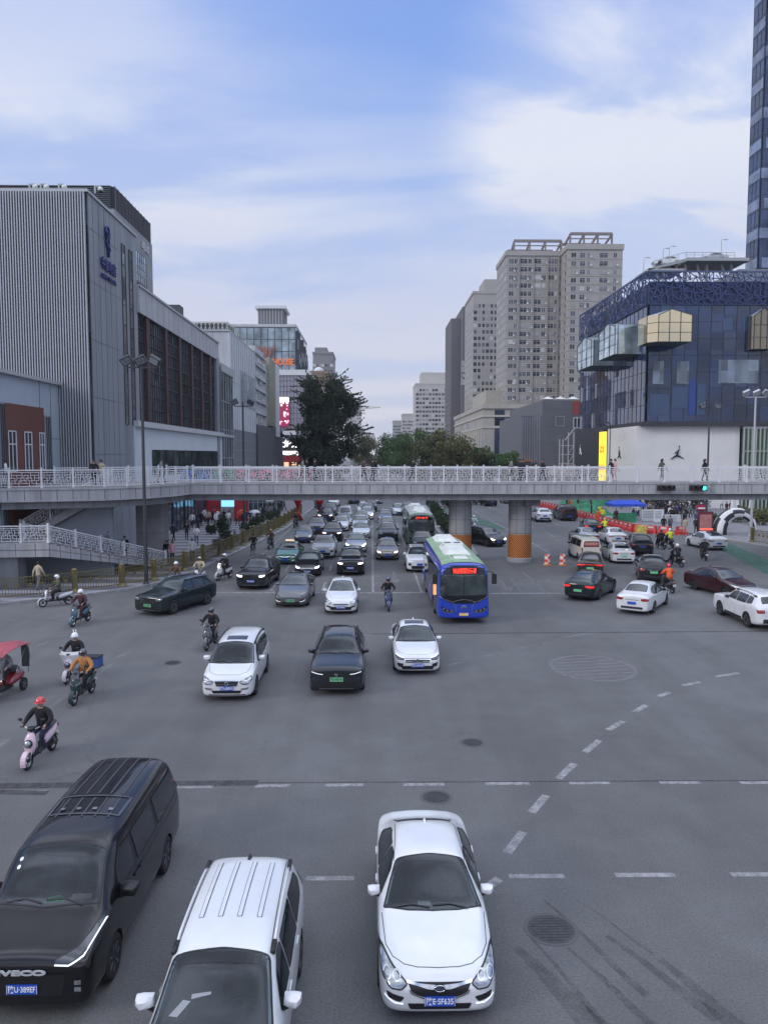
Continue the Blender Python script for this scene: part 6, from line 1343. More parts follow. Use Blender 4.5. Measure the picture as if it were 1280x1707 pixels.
# yellow banner
m = MB(); Fy = FXR(39.2, 128.2); Fy.box(m, 0, 3.4, 3.5, 12.0, .1, .35, 0); Fy.box(m, .2, 3.2, 5.5, 6.6, .352, .36, 1)
o = m.build('advert_banner', [mat('lit yellow', (.85, .66, .05), .5, emit=(1, .75, .05), estr=.75), mat('lit orange', (.85, .45, .05), .5, emit=(1, .5, .06), estr=.6)]); tag(o, 'tall glowing yellow banner at the edge of the white wall', 'banner')
t1 = text('全场八折\n新店开业', .62, mat('banner red', (.45, .05, .03), .5), None, facing((-1, 0, 0), (38.83, 129.9, 9.0)), 'banner_lettering', .01, 2.4); mk(t1, o)
m = MB(); Fd = FXR(39.2, 140); lp = leap(FXR(39.2, 130), 14.2, 8.6, 1.2, 'white leaping figure on the black wall left of the yellow banner', .15); lp.data.materials[0] = WHT
# blue tower
BT = empty('glass_tower'); m = MB(); m.box(74.6, 110, 150.8, 155.1, 0, 125); part(m, 'core', [DARKL], BT)
Ft = FY(74.4, 150.6); m = MB(); Ft.box(m, 0, 30, 30, 125, -.25, 0, 0); Ft.grid(m, 0, 30, 30, 125, 18, 34, .08, 0, .05, 1); part(m, 'curtain_wall', [glass('tower glass', (.02, .04, .11), .04, .3, .1, pan=(1.67, 2.8)), NV], BT)
m = MB(); FXR(74.4, 150.6).box(m, 0, 4.7, 30, 125, -.25, 0, 0); FXR(74.4, 150.6).grid(m, 0, 4.7, 30, 125, 3, 34, .08, 0, .05, 1); part(m, 'curtain_wall', [MATS['tower glass'], NV], BT)
m = MB()
for k in range(17): z = 33+k*5.6; Ft.box(m, .1 if k % 2 else .8, 30, z, z+1.9, .052, .07); FXR(74.4, 150.6).box(m, .1, 4.6, z, z+1.9, .052, .07)
part(m, 'pale_band', [glass('pale spandrel', (.14, .18, .28), .15, .2, pan=(1.67, 3))], BT)
m = MB(); m.box(62, 75, 132, 148, 30, 39.5); part(m, 'shoulder', [GREYP], BT); tag(BT, 'tall blue glass tower with pale bands cut by the right edge', 'tower')
# rooftop parking deck
K_ = empty('rooftop_car_deck'); m = MB(); m.box(50, 60, 124, 132, 38.9, 39.4); m.box(44.2, 50, 125, 131, 37.5, 37.9); m.raw([(44.2, 125, 37.9), (50, 125, 39.4), (50, 131, 39.4), (44.2, 131, 37.9), (44.2, 125, 37.6), (50, 125, 38.9), (50, 131, 38.9), (44.2, 131, 37.6)], [(0, 1, 2, 3), (4, 5, 1, 0)], 0)
for x in (47, 50.5, 54, 58): m.bar((x, 126, 33), (x, 126, 38.9), .4); m.bar((x, 126, 34), (x-1.6, 126, 38.8), .3)
part(m, 'steel_deck', [mat('deck steel grey', (.32, .33, .34), .6)], K_)
m = MB()
for k in range(11): x = 45+k*1.3; zz = 38.0+(1.4 if x > 50 else (x-45)*.28); m.bar((x, 124.9, zz), (x, 124.9, zz+1.0), .07)
m.bar((45, 124.9, 39.0), (50, 124.9, 40.4), .08); m.bar((50, 124.9, 40.4), (58, 124.9, 40.4), .08); m.bar((50, 124.9, 40.0), (58, 124.9, 40.0), .06); part(m, 'railing', [MULW], K_)
tag(K_, 'steel parking deck on the roof behind the blue fretwork', 'car deck')
for (x, y, z0) in ((43.8, 126, 36.5), (46.9, 126, 38), (48.3, 127, 38.6), (56.3, 126, 39.4)):
    m = MB(); m.tube([(x, y, z0), (x, y, z0+3.2), (x+.25, y, z0+3.35), (x+.8, y, z0+3.3)], .05, 6); m.box(x+.5, x+1.0, y-.1, y+.1, z0+3.26, z0+3.36); o = m.build('rooftop_lamp', MULW); tag(o, 'thin grey lamp post on the rooftop car deck', 'lamp post', 'lamp posts on the rooftop car deck')
# green glass entrance right
E_ = empty('glass_pavilion'); m = MB(); m.box(54.9, 80, 113.7, 116, 0, 12.2, 0); m.box(54.7, 80, 113.2, 116, 12.0, 12.35, 1); part(m, 'core', [DARKL, MULW], E_)
Fe = FY(54.8, 113.5); m = MB(); Fe.box(m, 0, 24, 0, 12.0, -.1, .1, 0); part(m, 'curtain_wall', [glass('green glass', (.06, .10, .08), .06, .5, pan=(1, 3))], E_)
m = MB()
for k in range(40): Fe.box(m, k*.6, k*.6+.11, 0, 12.0, .1, .45)
for z in (4.4, 8.6): Fe.box(m, 0, 24, z, z+.15, .1, .4)
part(m, 'fin', [mat('fin pale green grey', (.36, .40, .35), .5)], E_); tag(E_, 'green glass pavilion with pale fins at the right edge', 'building')
# ------------------------------------------------------------------ pedestrian overpass
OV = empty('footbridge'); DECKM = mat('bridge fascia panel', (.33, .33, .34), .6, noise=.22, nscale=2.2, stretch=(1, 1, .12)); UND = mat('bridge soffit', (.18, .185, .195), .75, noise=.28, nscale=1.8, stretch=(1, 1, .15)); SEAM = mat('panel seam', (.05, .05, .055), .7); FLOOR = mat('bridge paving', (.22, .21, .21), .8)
NE = [(-22.7, 46.6), (-22, 46.8), (-16.8, 48.6), (-14.6, 51), (-13.5, 54), (-13.2, 56.2), (50, 56.2)]
FE = [(50, 60.6), (-16.5, 60.6), (-20, 57), (-22.7, 55.5)]
def inset(P, d):
    out = []
    n = len(P)
    for i in range(n):
        a, b, c = Vector(P[i-1]), Vector(P[i]), Vector(P[(i+1) % n]); e1 = (b-a).normalized(); e2 = (c-b).normalized(); nn = (Vector((-e1.y, e1.x))+Vector((-e2.y, e2.x))).normalized(); out.append(tuple(b+nn*d))
    return out
POL = NE+FE
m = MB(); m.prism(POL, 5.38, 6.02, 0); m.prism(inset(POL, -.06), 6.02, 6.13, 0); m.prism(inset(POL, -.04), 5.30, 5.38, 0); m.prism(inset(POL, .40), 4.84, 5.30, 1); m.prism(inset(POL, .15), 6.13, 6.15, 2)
def along(P, step):
    out = []
    for a, b in zip(P[:-1], P[1:]):
        a, b = Vector(a), Vector(b); n = max(1, round((b-a).length/step)); out += [(a.lerp(b, i/n), (b-a).normalized()) for i in range(n)]
    return out
for q, d in along(NE, 1.0):
    nn = Vector((d.y, -d.x)); p = q+nn*.001
    m.bar((p.x+nn.x*.004, p.y+nn.y*.004, 5.39), (p.x+nn.x*.004, p.y+nn.y*.004, 6.01), .03, .01, 3)
for q, d in along(NE[5:], 2.0): m.bar((q.x, q.y+.39, 4.86), (q.x, q.y+.39, 5.29), .03, .02, 3)
part(m, 'deck', [DECKM, UND, FLOOR, SEAM], OV)
def column(x, y, r_, square=False, wrap=True):
    c = []
    m = MB()
    if square:
        m.box(x-r_, x+r_, y-r_, y+r_, 0, 4.84)
        for z in (1.2, 2.4, 3.6): m.box(x-r_-.004, x+r_+.004, y-r_-.004, y+r_+.004, z, z+.02, 1)
        part(m, 'column', [mat('column stone', (.27, .27, .275), .75, noise=.12, nscale=.8), SEAM], OV); return
    m.lathe([(r_, 0), (r_, 4.84)], 'Z', 32, 0, Matrix.Translation((x, y, 0)))
    for z in (2.2, 3.25, 4.3): m.lathe([(r_+.004, z), (r_+.004, z+.025)], 'Z', 32, 1, Matrix.Translation((x, y, 0)), closed=False)
    for k in range(8): a = 2*PI*k/8+.3; m.bar((x+math.cos(a)*(r_+.002), y+math.sin(a)*(r_+.002), 2.15), (x+math.cos(a)*(r_+.002), y+math.sin(a)*(r_+.002), 4.8), .02, .02, 1)
    m.lathe([(r_+.10, 0), (r_+.10, .28), (r_+.02, .34)], 'Z', 32, 0, Matrix.Translation((x, y, 0)))
    o = part(m, 'column', [mat('column stone', (.27, .27, .275), .75, noise=.12, nscale=.8), SEAM], OV); autosmooth(o, 30)
    m = MB(); n = 32; z0, z1 = .34, 2.12; r2 = r_+.012; m.lathe([(r2, z0), (r2, z1)], 'Z', 48, 0, Matrix.Translation((x, y, 0)))
    for k in range(n):      # slanting black stripes wound round the orange wrap
        a0 = 2*PI*k/n; wd = 2*PI/n*.46; st = 10; tw = -1.75/r_/1.0
        for i in range(st):
            t0, t1 = i/st, (i+1)/st
            q = lambda a, t: (x+math.cos(a+tw*t)*(r2+.006), y+math.sin(a+tw*t)*(r2+.006), z0+(z1-z0)*t)
            m.poly([q(a0, t0), q(a0+wd, t0), q(a0+wd, t1), q(a0, t1)], 1)
    part(m, 'warning_wrap', [mat('orange wrap', (.62, .20, .03), .5), mat('black stripe', (.015, .013, .012), .5)], OV)
column(6.75, 58.7, .87); column(11.35, 58.7, .87); column(-16.4, 57.6, .95, square=True); column(34, 58.7, .87); 
m = MB(); m.box(11.5, 12.6, 57.4, 59.8, 4.35, 4.84); part(m, 'bearing', [UND], OV)
tag(OV, 'long grey pedestrian footbridge crossing the avenue on round columns', 'footbridge')

WRAIL = mat('white painted rail', (.62, .62, .64), .45)
_pan = {}
def railing(P, z0s, lab, h=1.12, step=2.04, grp=None, infill=True):
    """white railing with fretwork infill along the polyline P at heights z0s (one per point)"""
    root = empty('railing'); 
    k = 0
    for i in range(len(P)-1):
        a = Vector((*P[i], z0s[i])); b = Vector((*P[i+1], z0s[i+1])); n = max(1, round((b-a).length/step)); L = (b-a).length/n; d = (b-a)/n
        key = (round(L, 2), round(d.z, 2), h)
        if key not in _pan:
            m = MB(); sl = d.z/math.hypot(d.x, d.y); Lh = math.hypot(d.x, d.y)
            def bb(x0, y0, x1, y1, w_=.028): m.bar((x0*Lh, 0, y0+sl*x0*Lh), (x1*Lh, 0, y1+sl*x1*Lh), w_)
            m.bar((0, 0, h-.04), (Lh, 0, h-.04+sl*Lh), .07); bb(0, h-.17, 1, h-.17, .035); bb(0, .10, 1, .10, .035)
            if infill:
                zs = [.10, .27, .45, .62, .79, .95] if h > 1 else [.1, .3, .5, .7]
                for (x0, z0, x1, z1) in ((0, .27, .30, .27), (.36, .27, .62, .27), (.70, .27, 1, .27), (.08, .44, .24, .44), (.30, .44, .52, .44), (.58, .44, .92, .44), (0, .61, .18, .61), (.24, .61, .46, .61), (.52, .61, .70, .61), (.78, .61, 1, .61), (.08, .78, .40, .78), (.46, .78, .60, .78), (.66, .78, .92, .78),
                                         (.08, .10, .08, .44), (.08, .61, .08, .95), (.18, .27, .18, .61), (.24, .44, .24, .78), (.30, .10, .30, .44), (.36, .27, .36, .61), (.40, .61, .40, .95), (.46, .44, .46, .78), (.52, .27, .52, .61), (.58, .44, .58, .78), (.62, .10, .62, .44), (.70, .27, .70, .61), (.66, .61, .66, .95), (.78, .44, .78, .78), (.84, .10, .84, .44), (.92, .44, .92, .95), (.92, .10, .92, .27)): bb(x0, z0, x1, z1)
            _pan[key] = m.mesh('fretwork_panel', [WRAIL])
        ang = math.atan2(d.y, d.x)
        for j in range(n):
            p = a+d*j
            o = bpy.data.objects.new('fretwork_panel', _pan[key]); COL.objects.link(o); mk(o, root); o.location = p; o.rotation_euler = (0, 0, ang)
            q = bpy.data.objects.new('post', _post(h)); COL.objects.link(q); mk(q, root); q.location = p; q.rotation_euler = (0, 0, ang)
    q = bpy.data.objects.new('post', _post(h)); COL.objects.link(q); mk(q, root); q.location = (*P[-1], z0s[-1])
    tag(root, lab, 'railing', grp); return root
_pp = {}
def _post(h):
    if h not in _pp:
        m = MB(); m.box(-.055, .055, -.055, .055, 0, h+.08); m.box(-.07, .07, -.07, .07, h+.08, h+.12); m.box(-.08, .08, -.08, .08, 0, .08); _pp[h] = m.mesh('post', [WRAIL])
    return _pp[h]
DZ = 6.15
for (x0, x1, c_, lab) in ((302, 352, (.05, .14, .42), 'blue printed banner behind the far bridge railing on the left'), (354, 390, (.06, .22, .12), 'green printed banner behind the far bridge railing'), (392, 520, (.42, .10, .16), 'long pink red printed banner behind the far bridge railing')):
    a_, b_ = (x0-620)/1282*60.4, (x1-620)/1282*60.4; m = MB(); m.box(a_, b_, 60.42, 60.46, 6.3, 7.0); o = m.build('railing_banner', mat('banner %.2f' % c_[0], c_, .7, noise=.9, nscale=2.5, lo=.42, hi=.6)); tag(o, lab, 'banner')
railing([(-13.05, 56.4), (50, 56.4)], [DZ]*2, 'white fretwork railing along the near edge of the footbridge over the road')
railing([(-22.6, 46.9), (-22, 47.05), (-16.9, 48.85), (-14.8, 51.1), (-13.7, 54), (-13.4, 56.2)], [DZ]*6, 'white fretwork railing curving round the left landing of the footbridge')
railing([(-16, 60.35), (50, 60.35)], [DZ]*2, 'white fretwork railing along the far edge of the footbridge')
railing([(-22.6, 55.2), (-20.2, 56.7), (-16.6, 60.3)], [DZ]*3, 'white railing on the back edge of the footbridge left landing')

# lower stair landing and flights
ST = empty('staircase'); m = MB()
LD = [(-22.75, 45.9), (-19.4, 46.3), (-19.8, 48.9), (-22.75, 48.6)]
m.prism(LD, 2.05, 2.9, 0)
a0, b0 = Vector((-19.4, 46.3)), Vector((-14.8, 55.6)); a1, b1 = Vector((-21.6, 48.3)), Vector((-17.0, 57.2))
def slab(m, p0, p1, q0, q1, zt0, zt1, th, mi=0):
    m.raw([(*p0, zt0), (*p1, zt1), (*q1, zt1), (*q0, zt0), (*p0, zt0-th), (*p1, max(.0, zt1-th)), (*q1, max(.0, zt1-th)), (*q0, zt0-th)], [(0, 1, 2, 3), (7, 6, 5, 4), (0, 4, 5, 1), (3, 2, 6, 7), (0, 3, 7, 4), (1, 5, 6, 2)], mi)
slab(m, a0, b0, a1, b1, 2.9, .15, .85)
slab(m, Vector((-22.6, 49.2)), Vector((-17.2, 50.6)), Vector((-22.7, 51.2)), Vector((-17.6, 52.6)), 2.9, 6.1, .5)
for k in range(18):
    t = k/18; p = a0.lerp(b0, t); q = a1.lerp(b1, t); z = 2.9-2.75*t; d = (b0-a0)/18; m.raw([(*p, z), (*(p+d), z-.02), (*(q+d), z-.02), (*q, z), (*p, z-.12), (*(p+d), z-.14), (*(q+d), z-.14), (*q, z-.12)], [(0, 1, 2, 3), (1, 5, 6, 2), (0, 4, 5, 1), (3, 2, 6, 7)], 2)
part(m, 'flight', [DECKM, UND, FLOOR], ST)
m = MB()
for i in range(14): t = i/13; p = a0.lerp(b0, t)+Vector((.006, -.004)); z = 2.9-2.75*t; m.bar((*p, z-.82 if z > .85 else 0), (*p, z-.02), .025, .015)
for i in range(3): x = -22.4+i*1.1; y = 46.3+(x+19.4)*.119-.006; m.bar((x, y, 2.07), (x, y, 2.88), .025, .015)
m.bar((-22.7, 45.89, 2.48), (-19.4, 46.29, 2.48), .02, .02); m.bar((a0.x+.006, a0.y, 2.48), (b0.x+.006, b0.y, .1), .02, .02); part(m, 'panel_seam', [SEAM], ST)
m = MB(); m.box(-22.7, -21.3, 46.3, 47.5, 0, 2.05, 0); m.raw([(-22.6, 50, .1), (-17.3, 51.4, .1), (-17.3, 51.4, 5.5), (-22.6, 50, 2.4), (-22.6, 50.3, .1), (-17.3, 51.7, .1), (-17.3, 51.7, 5.5), (-22.6, 50.3, 2.4)], [(0, 1, 2, 3), (7, 6, 5, 4), (3, 2, 6, 7), (1, 5, 6, 2)], 1); part(m, 'support_wall', [UND, mat('blue grey tile', (.24, .27, .31), .6)], ST)
tag(ST, 'grey stair flights and landing at the left end of the footbridge', 'staircase')
railing([(-22.6, 46.05), (-19.5, 46.45), (-14.9, 55.5)], [2.9, 2.9, .15], 'white fretwork railing down the lower flight of stairs', h=1.05)
railing([(-21.7, 48.1), (-17.1, 57.1)], [2.9, .15], 'white railing on the inner side of the lower stairs', h=1.05)
railing([(-22.5, 49.4), (-17.3, 50.8)], [2.9, 6.1], 'white railing climbing the upper flight to the footbridge', h=1.05, infill=True)
railing([(-22.6, 51.1), (-17.6, 52.5)], [2.9, 6.1], 'white railing on the far side of the upper flight', h=1.05)

# traffic signals under the near edge
for (px_, lab, lit) in ((1110, 'unlit black traffic signal on the bridge edge, left one of the pair', None), (1163, 'black traffic signal on the bridge edge showing green', 2)):
    c = AT(px_, 813.5, 55.9); r_ = empty('traffic_light', c); m = MB(); m.box(-.62, .62, -.12, .12, -.2, .2, 0); m.box(-.4, -.3, .1, .35, -.05, .05, 0); m.box(.3, .4, .1, .35, -.05, .05, 0); part(m, 'housing', [BLK], r_)
    for k in (-1, 0, 1):
        m = MB(); M = Matrix.Translation((k*.40, -.13, 0)); m.lathe([(.15, 0), (.15, -.02), (.02, -.03)], 'Y', 20, 0, M); pts = [(k*.40+math.cos(a)*.165, math.sin(a)*.165) for a in [R(x) for x in range(-20, 201, 20)]]
        for (p, q) in zip(pts[:-1], pts[1:]): m.poly([(p[0], -.12, p[1]), (q[0], -.12, q[1]), (q[0], -.30, q[1]), (p[0], -.30, p[1])], 1)
        part(m, 'lens', [mat('green signal lit', (.02, .5, .35), .3, emit=(.05, 1, .6), estr=2.2) if lit is not None and k == 1 else mat('signal lens dark', (.05, .02, .015), .2), BLK], r_)
    tag(r_, lab, 'traffic light')

# ------------------------------------------------------------------ lamp posts, fences, barriers
def flood(name, x, y, h, lab, m_, heads=3, r_=.11, spread=1.1):
    root = empty(name, (x, y, 0)); m = MB(); m.tube([(0, 0, 0), (0, 0, h*.5), (0, 0, h)], [r_*1.25, r_, r_*.8], 12); m.lathe([(r_*2.4, 0), (r_*2.4, .12), (r_*1.4, .3)], 'Z', 12); m.bar((-spread, 0, h-.4), (spread, 0, h-.4), .09); part(m, 'pole', [m_], root)
    for k in range(heads):
        xx = -spread+2*spread*k/max(1, heads-1); M = Matrix.Translation((xx, -.15, h)) @ Matrix.Rotation(R(-25 if k < heads-1 else 30), 4, 'Y') @ Matrix.Rotation(R(35), 4, 'X'); m = MB(); m.box(-.34, .34, -.12, .12, -.26, .26, 0, M); m.box(-.28, .28, -.135, -.125, -.2, .2, 1, M); m.bar((xx, 0, h-.4), (xx, -.1, h-.1), .06); part(m, 'floodlight', [m_, LMP], root)
    tag(root, lab, 'lamp post'); return root
DPOLE = mat('dark painted steel', (.035, .035, .042), .5); LPOLE = mat('galvanised steel', (.42, .43, .45), .45, .4)
flood('street_lamp', -14.05, 47.7, 13.9, 'tall dark floodlight post in front of the bridge on the left', DPOLE, 3, .10, .85)
flood('street_lamp', -12.6, 76, 13.3, 'dark floodlight post beyond the bridge on the left pavement', DPOLE, 2, .1, .8)
flood('street_lamp', 35.5, 81, 13.3, 'dark floodlight post in front of the white wall of the blue mall', DPOLE, 2, .1, .8)
flood('street_lamp', 37.6, 75.5, 14.2, 'pale steel floodlight post at the right edge', LPOLE, 3, .11, 1.0)
flood('street_lamp', 36.5, 118, 12.8, 'far dark lamp post near the yellow banner', DPOLE, 1, .08, .4)
GOLDF = mat('olive gold painted iron', (.15, .125, .045), .45, .2, noise=.15, nscale=2)
def fence(P, lab, h=1.15, step=3.3):
    root = empty('pavement_fence'); pm = MB(); pm.box(-.13, .13, -.13, .13, 0, h+.12); pm.lathe([(.30, 0), (.28, .06), (.14, .22)], 'Z', 8); pm.lathe([(.15, h+.12), (.18, h+.18), (.10, h+.26)], 'Z', 10); pme = pm.mesh('post', [GOLDF]); cache = {}
    for i in range(len(P)-1):
        a, b = Vector(P[i]), Vector(P[i+1]); n = max(1, round((b-a).length/step)); d = (b-a)/n; L = round(d.length, 2)
        if L not in cache:
            m = MB(); m.bar((0, 0, h), (L, 0, h), .05); m.bar((0, 0, .14), (L, 0, .14), .05); m.bar((0, 0, h-.22), (L, 0, h-.22), .03); nb = int(L/.16)
            for k in range(1, nb): m.bar((L*k/nb, 0, .14), (L*k/nb, 0, h), .028)
            for k in range(2, nb, 4): m.box(L*k/nb-.09, L*k/nb+.09, -.02, .02, .62, .80)
            cache[L] = m.mesh('fence_panel', [GOLDF])
        for j in range(n):
            p = a+d*j; ang = math.atan2(d.y, d.x)
            for me, nm in ((cache[L], 'fence_panel'), (pme, 'post')): o = bpy.data.objects.new(nm, me); COL.objects.link(o); mk(o, root); o.location = (*p, .146); o.rotation_euler = (0, 0, ang)
    o = bpy.data.objects.new('post', pme); COL.objects.link(o); mk(o, root); o.location = (*P[-1], .146)
    tag(root, lab, 'fence'); return root
fence([(-36, 31), (-21.2, 42.2), (-17.4, 44.9), (-15.3, 46.9), (-14.0, 49.2), (-13.0, 53.2), (-12.15, 61), (-11.1, 72), (-10.05, 84.5), (-9.6, 104)], 'olive gold iron fence along the left kerb')
fence([(52, 50.5), (40.6, 57.8), (36.0, 62.3), (35.0, 70)], 'olive gold iron fence along the kerb at the right edge')

# water barriers along the building site
RED = mat('red barrier plastic', (.55, .035, .035), .5, noise=.12, nscale=2); WPLB = mat('white barrier plastic', (.6, .6, .58), .5)
def barrier_mesh():
    m = MB(); prof = [(-.24, 0), (.24, 0), (.22, .32), (.11, .50), (.09, .86), (-.09, .86), (-.11, .50), (-.22, .32)]; n = len(prof)
    m.raw([(-.58, y, z) for y, z in prof]+[(.58, y, z) for y, z in prof], [tuple(range(n-1, -1, -1)), tuple(range(n, 2*n))]+[(i, (i+1) % n, n+(i+1) % n, n+i) for i in range(n)], 0)
    for x in (-.42, .42): m.box(x-.06, x+.06, -.25, .25, 0, .06, 1)
    m.box(-.3, .3, -.135, -.10, .58, .78, 1); m.tube([(0, 0, .86), (0, 0, .91)], .05, 8); return m.mesh('water_barrier', [RED, WPLB])
bmesh_ = barrier_mesh(); BP = [G(892, 843), G(925, 850), G(964, 861), G(1005, 874), G(1055, 887), G(1074, 889), G(1117, 892), G(1152, 891)]
for i in range(len(BP)-1):
    a, b = BP[i], BP[i+1]; n = max(1, int((b-a).length/1.28)); d = (b-a)/n
    for j in range(n):
        p = a+d*(j+.5); o = bpy.data.objects.new('water_barrier', bmesh_); COL.objects.link(o); o.location = p; o.rotation_euler = (0, 0, math.atan2(d.y, d.x)+random.uniform(-.06, .06))
        tag(o, 'red plastic water barrier in the line round the building site', 'barrier', 'red water barriers round the building site')
CHK = bpy.data.materials.new('checker sleeve'); CHK.use_nodes = True; _t = CHK.node_tree; _c = _t.nodes.new('ShaderNodeTexCoord'); _k = _t.nodes.new('ShaderNodeTexChecker'); _k.inputs['Scale'].default_value = 4.4; _k.inputs['Color1'].default_value = (.62, .04, .03, 1); _k.inputs['Color2'].default_value = (.62, .58, .5, 1); _t.links.new(_c.outputs['Object'], _k.inputs['Vector']); _t.links.new(_k.outputs['Color'], _t.nodes['Principled BSDF'].inputs['Base Color'])
for (x, y, lab) in ((911.5, 942, 'red and white checked traffic drum nearer the column'), (937, 942, 'red and white checked traffic drum farther from the column')):
    m = MB(); m.lathe([(.30, 0), (.30, .06), (.22, .10)], 'Z', 20, 1); m.lathe([(.215, .08), (.20, .74), (.17, .80), (.08, .82)], 'Z', 20, 0); o = m.build('traffic_drum', [CHK, WARN]); autosmooth(o); o.location = G(x, y); tag(o, lab, 'traffic drum')
c = G(1068, 891); m = MB(); m.box(-.55, .55, -.12, .12, 0, .95); o = m.build('checked_barrier', [mat('yellow checks', (.62, .45, .10), .6, noise=.8, nscale=6)]); o.location = c; bm = None; tag(o, 'yellow checked barrier block within the row of red barriers', 'barrier')
# site things: green netting, tent, boards
def thing1(name, mb, mats, loc, lab, cat, grp=None, rz=0, smooth=False):
    o = mb.build(name, mats, None, smooth); o.location = loc; o.rotation_euler = (0, 0, rz); tag(o, lab, cat, grp); return o
GN = mat('green netting', (.035, .20, .10), .8, noise=.4, nscale=1.2)
def netpile(x, y, L, W_, h, lab, seed):
    rnd = random.Random(seed); m = MB(); n, k = 14, 8; vs = []
    for i in range(n+1):
        for j in range(k+1):
            u, v = i/n, j/k; z = h*math.sin(PI*u)**.5*math.sin(PI*v)**.6*(.7+.5*rnd.random()) if 0 < i < n and 0 < j < k else 0; vs.append((L*(u-.5)+rnd.uniform(-.1, .1), W_*(v-.5), z))
    m.raw(vs, [(i*(k+1)+j, (i+1)*(k+1)+j, (i+1)*(k+1)+j+1, i*(k+1)+j+1) for i in range(n) for j in range(k)]); thing1('netting_pile', m, [GN], (x, y, .14), lab, 'netting')
p = G(905, 836); netpile(p.x+2, p.y+14, 12, 5, 2.2, 'green netting heap at the far end of the red barriers', 1); p = G(1010, 868); netpile(p.x-1, p.y+8, 8, 4, 1.4, 'green netting heap left of the blue tent', 2); p = G(955, 848); netpile(p.x+4, p.y+6, 9, 5, 1.8, 'long green netting strip behind the red barriers', 3)
TN = empty('market_tent', (*G(1041, 868)[:2], .146)); m = MB(); m.raw([(-2, -1.6, 2.0), (2, -1.6, 2.0), (2, 1.6, 2.0), (-2, 1.6, 2.0), (0, 0, 3.05), (-2, -1.6, 1.7), (2, -1.6, 1.7), (2, 1.6, 1.7), (-2, 1.6, 1.7)], [(0, 1, 4), (1, 2, 4), (2, 3, 4), (3, 0, 4), (5, 6, 1, 0), (6, 7, 2, 1), (7, 8, 3, 2), (8, 5, 0, 3)]); part(m, 'canopy', [mat('royal blue canvas', (.02, .07, .48), .7, noise=.2, nscale=1)], TN)
for sx in (-1.9, 1.9):
    for sy in (-1.5, 1.5): m = MB(); m.bar((sx, sy, 0), (sx, sy, 2), .05); part(m, 'leg', [MULW], TN)
tag(TN, 'royal blue tent on the right pavement', 'tent')
m = MB(); m.box(-1.4, 1.4, -.03, .03, 0, 1.15); 
thing1('green_screen', m, [GN], (*(G(1040, 873)[:2]), .15), 'green screen panel below the blue tent', 'screen panel')
for (x, y, w_, h, lab, c_, rz) in ((1084, 872, 2.2, 1.5, 'white printed board left of the tilted one', .55, 0), (1097, 874, 1.3, 1.6, 'tilted white board leaning in front of the others', .66, .2), (1120, 874, 1.9, 1.0, 'low white board at the right end of the boards', .5, 0)):
    m = MB(); m.box(-w_/2, w_/2, -.04, .04, .1, h, 0); 
    for k in range(5): m.box(-w_/2+.15, w_/2*.5, -.046, -.042, h-.3-k*.18, h-.22-k*.18, 1)
    for sx in (-w_/2+.1, w_/2-.1): m.box(sx-.03, sx+.03, -.02, .3, 0, .1, 1)
    thing1('notice_board', m, [mat('board white %.2f' % c_, (c_, c_, c_), .6), mat('board print grey', (.25, .26, .3), .6)], (*G(x, y)[:2], .15), lab, 'board', None, rz)
# folded parasols, planters, kiosk sign, sculpture, bollard sign posts
for (x, y, h, lab) in ((1219, 866, 2.9, 'folded white parasol left of the pale lamp post'), (1249, 869, 2.9, 'folded white parasol right of the other, beside the pale lamp post'), (1228, 852, 2.8, 'farthest folded white parasol near the green glass pavilion')):
    r_ = empty('parasol', (*G(x, y)[:2], .146)); m = MB(); m.tube([(0, 0, 0), (0, 0, h)], .03, 8); m.box(-.3, .3, -.3, .3, 0, .1); part(m, 'pole', [MULW], r_); m = MB(); m.lathe([(.28, .75), (.24, 1.1), (.20, 1.8), (.12, 2.5), (.03, h+.05)], 'Z', 10); o = part(m, 'canopy', [mat('white canvas', (.62, .62, .60), .8)], r_, False); tag(r_, lab, 'parasol')
m = MB(); n = 22; pts = []; rs = []
for k in range(n+1): t = k/n; a = PI*t*1.08; pts.append((-1.75*math.cos(a), .0, 2.15*math.sin(a)**.8 if math.sin(a) > 0 else 0)); rs.append(.62*(1-t)**.6+.12)
m.tube(pts, rs, 16)
for i, f in enumerate(m.f):
    j = i % 16; seg_ = i//16; m.m[i] = 1 if (j+seg_//4) % 4 < 2 else 0
o = m.build('arch_sculpture', [mat('sculpture white', (.62, .62, .63), .4), mat('sculpture black', (.015, .018, .025), .4)], None, True); o.location = (*G(1212, 893)[:2], .14); o.location.x += .9; tag(o, 'big black and white striped arched sculpture behind the police car', 'sculpture')
m = MB(); m.box(-.75, .75, -.12, .12, 0, 2.3, 0); m.box(-.6, .6, -.14, -.12, .3, 2.0, 1); thing1('advert_pillar', m, [mat('dark red frame', (.12, .02, .03), .5), mat('pale red poster', (.38, .16, .15), .6, noise=.3, nscale=3)], (*G(1174, 893)[:2], .15), 'dark red advertising pillar at the corner of the right pavement', 'advert pillar')
m = MB(); m.bar((0, 0, 0), (0, 0, 2.2), .06); m.box(-.6, .6, -.05, .05, 1.5, 2.1, 1); m.box(-.45, .45, -.06, -.05, 1.62, 1.78, 2); thing1('sign_post', m, [DPOLE, mat('sign crimson', (.35, .02, .05), .5), WHT], (*G(1168, 873)[:2], .15), 'crimson sign on a post among the crowd on the right', 'sign')
m = MB(); m.bar((0, 0, 0), (0, 0, 3.4), .09); m.box(-.62, .62, -.05, .05, 2.2, 3.5, 1); m.box(-.4, .4, -.06, -.05, 2.6, 2.7, 0); m.box(-.4, .4, -.06, -.05, 2.9, 3.0, 0); thing1('road_sign', m, [LPOLE, mat('sign board pale', (.42, .44, .46), .5)], (*G(708, 860)[:2], 0), 'pale rectangular road sign on the median below the bridge', 'road sign')
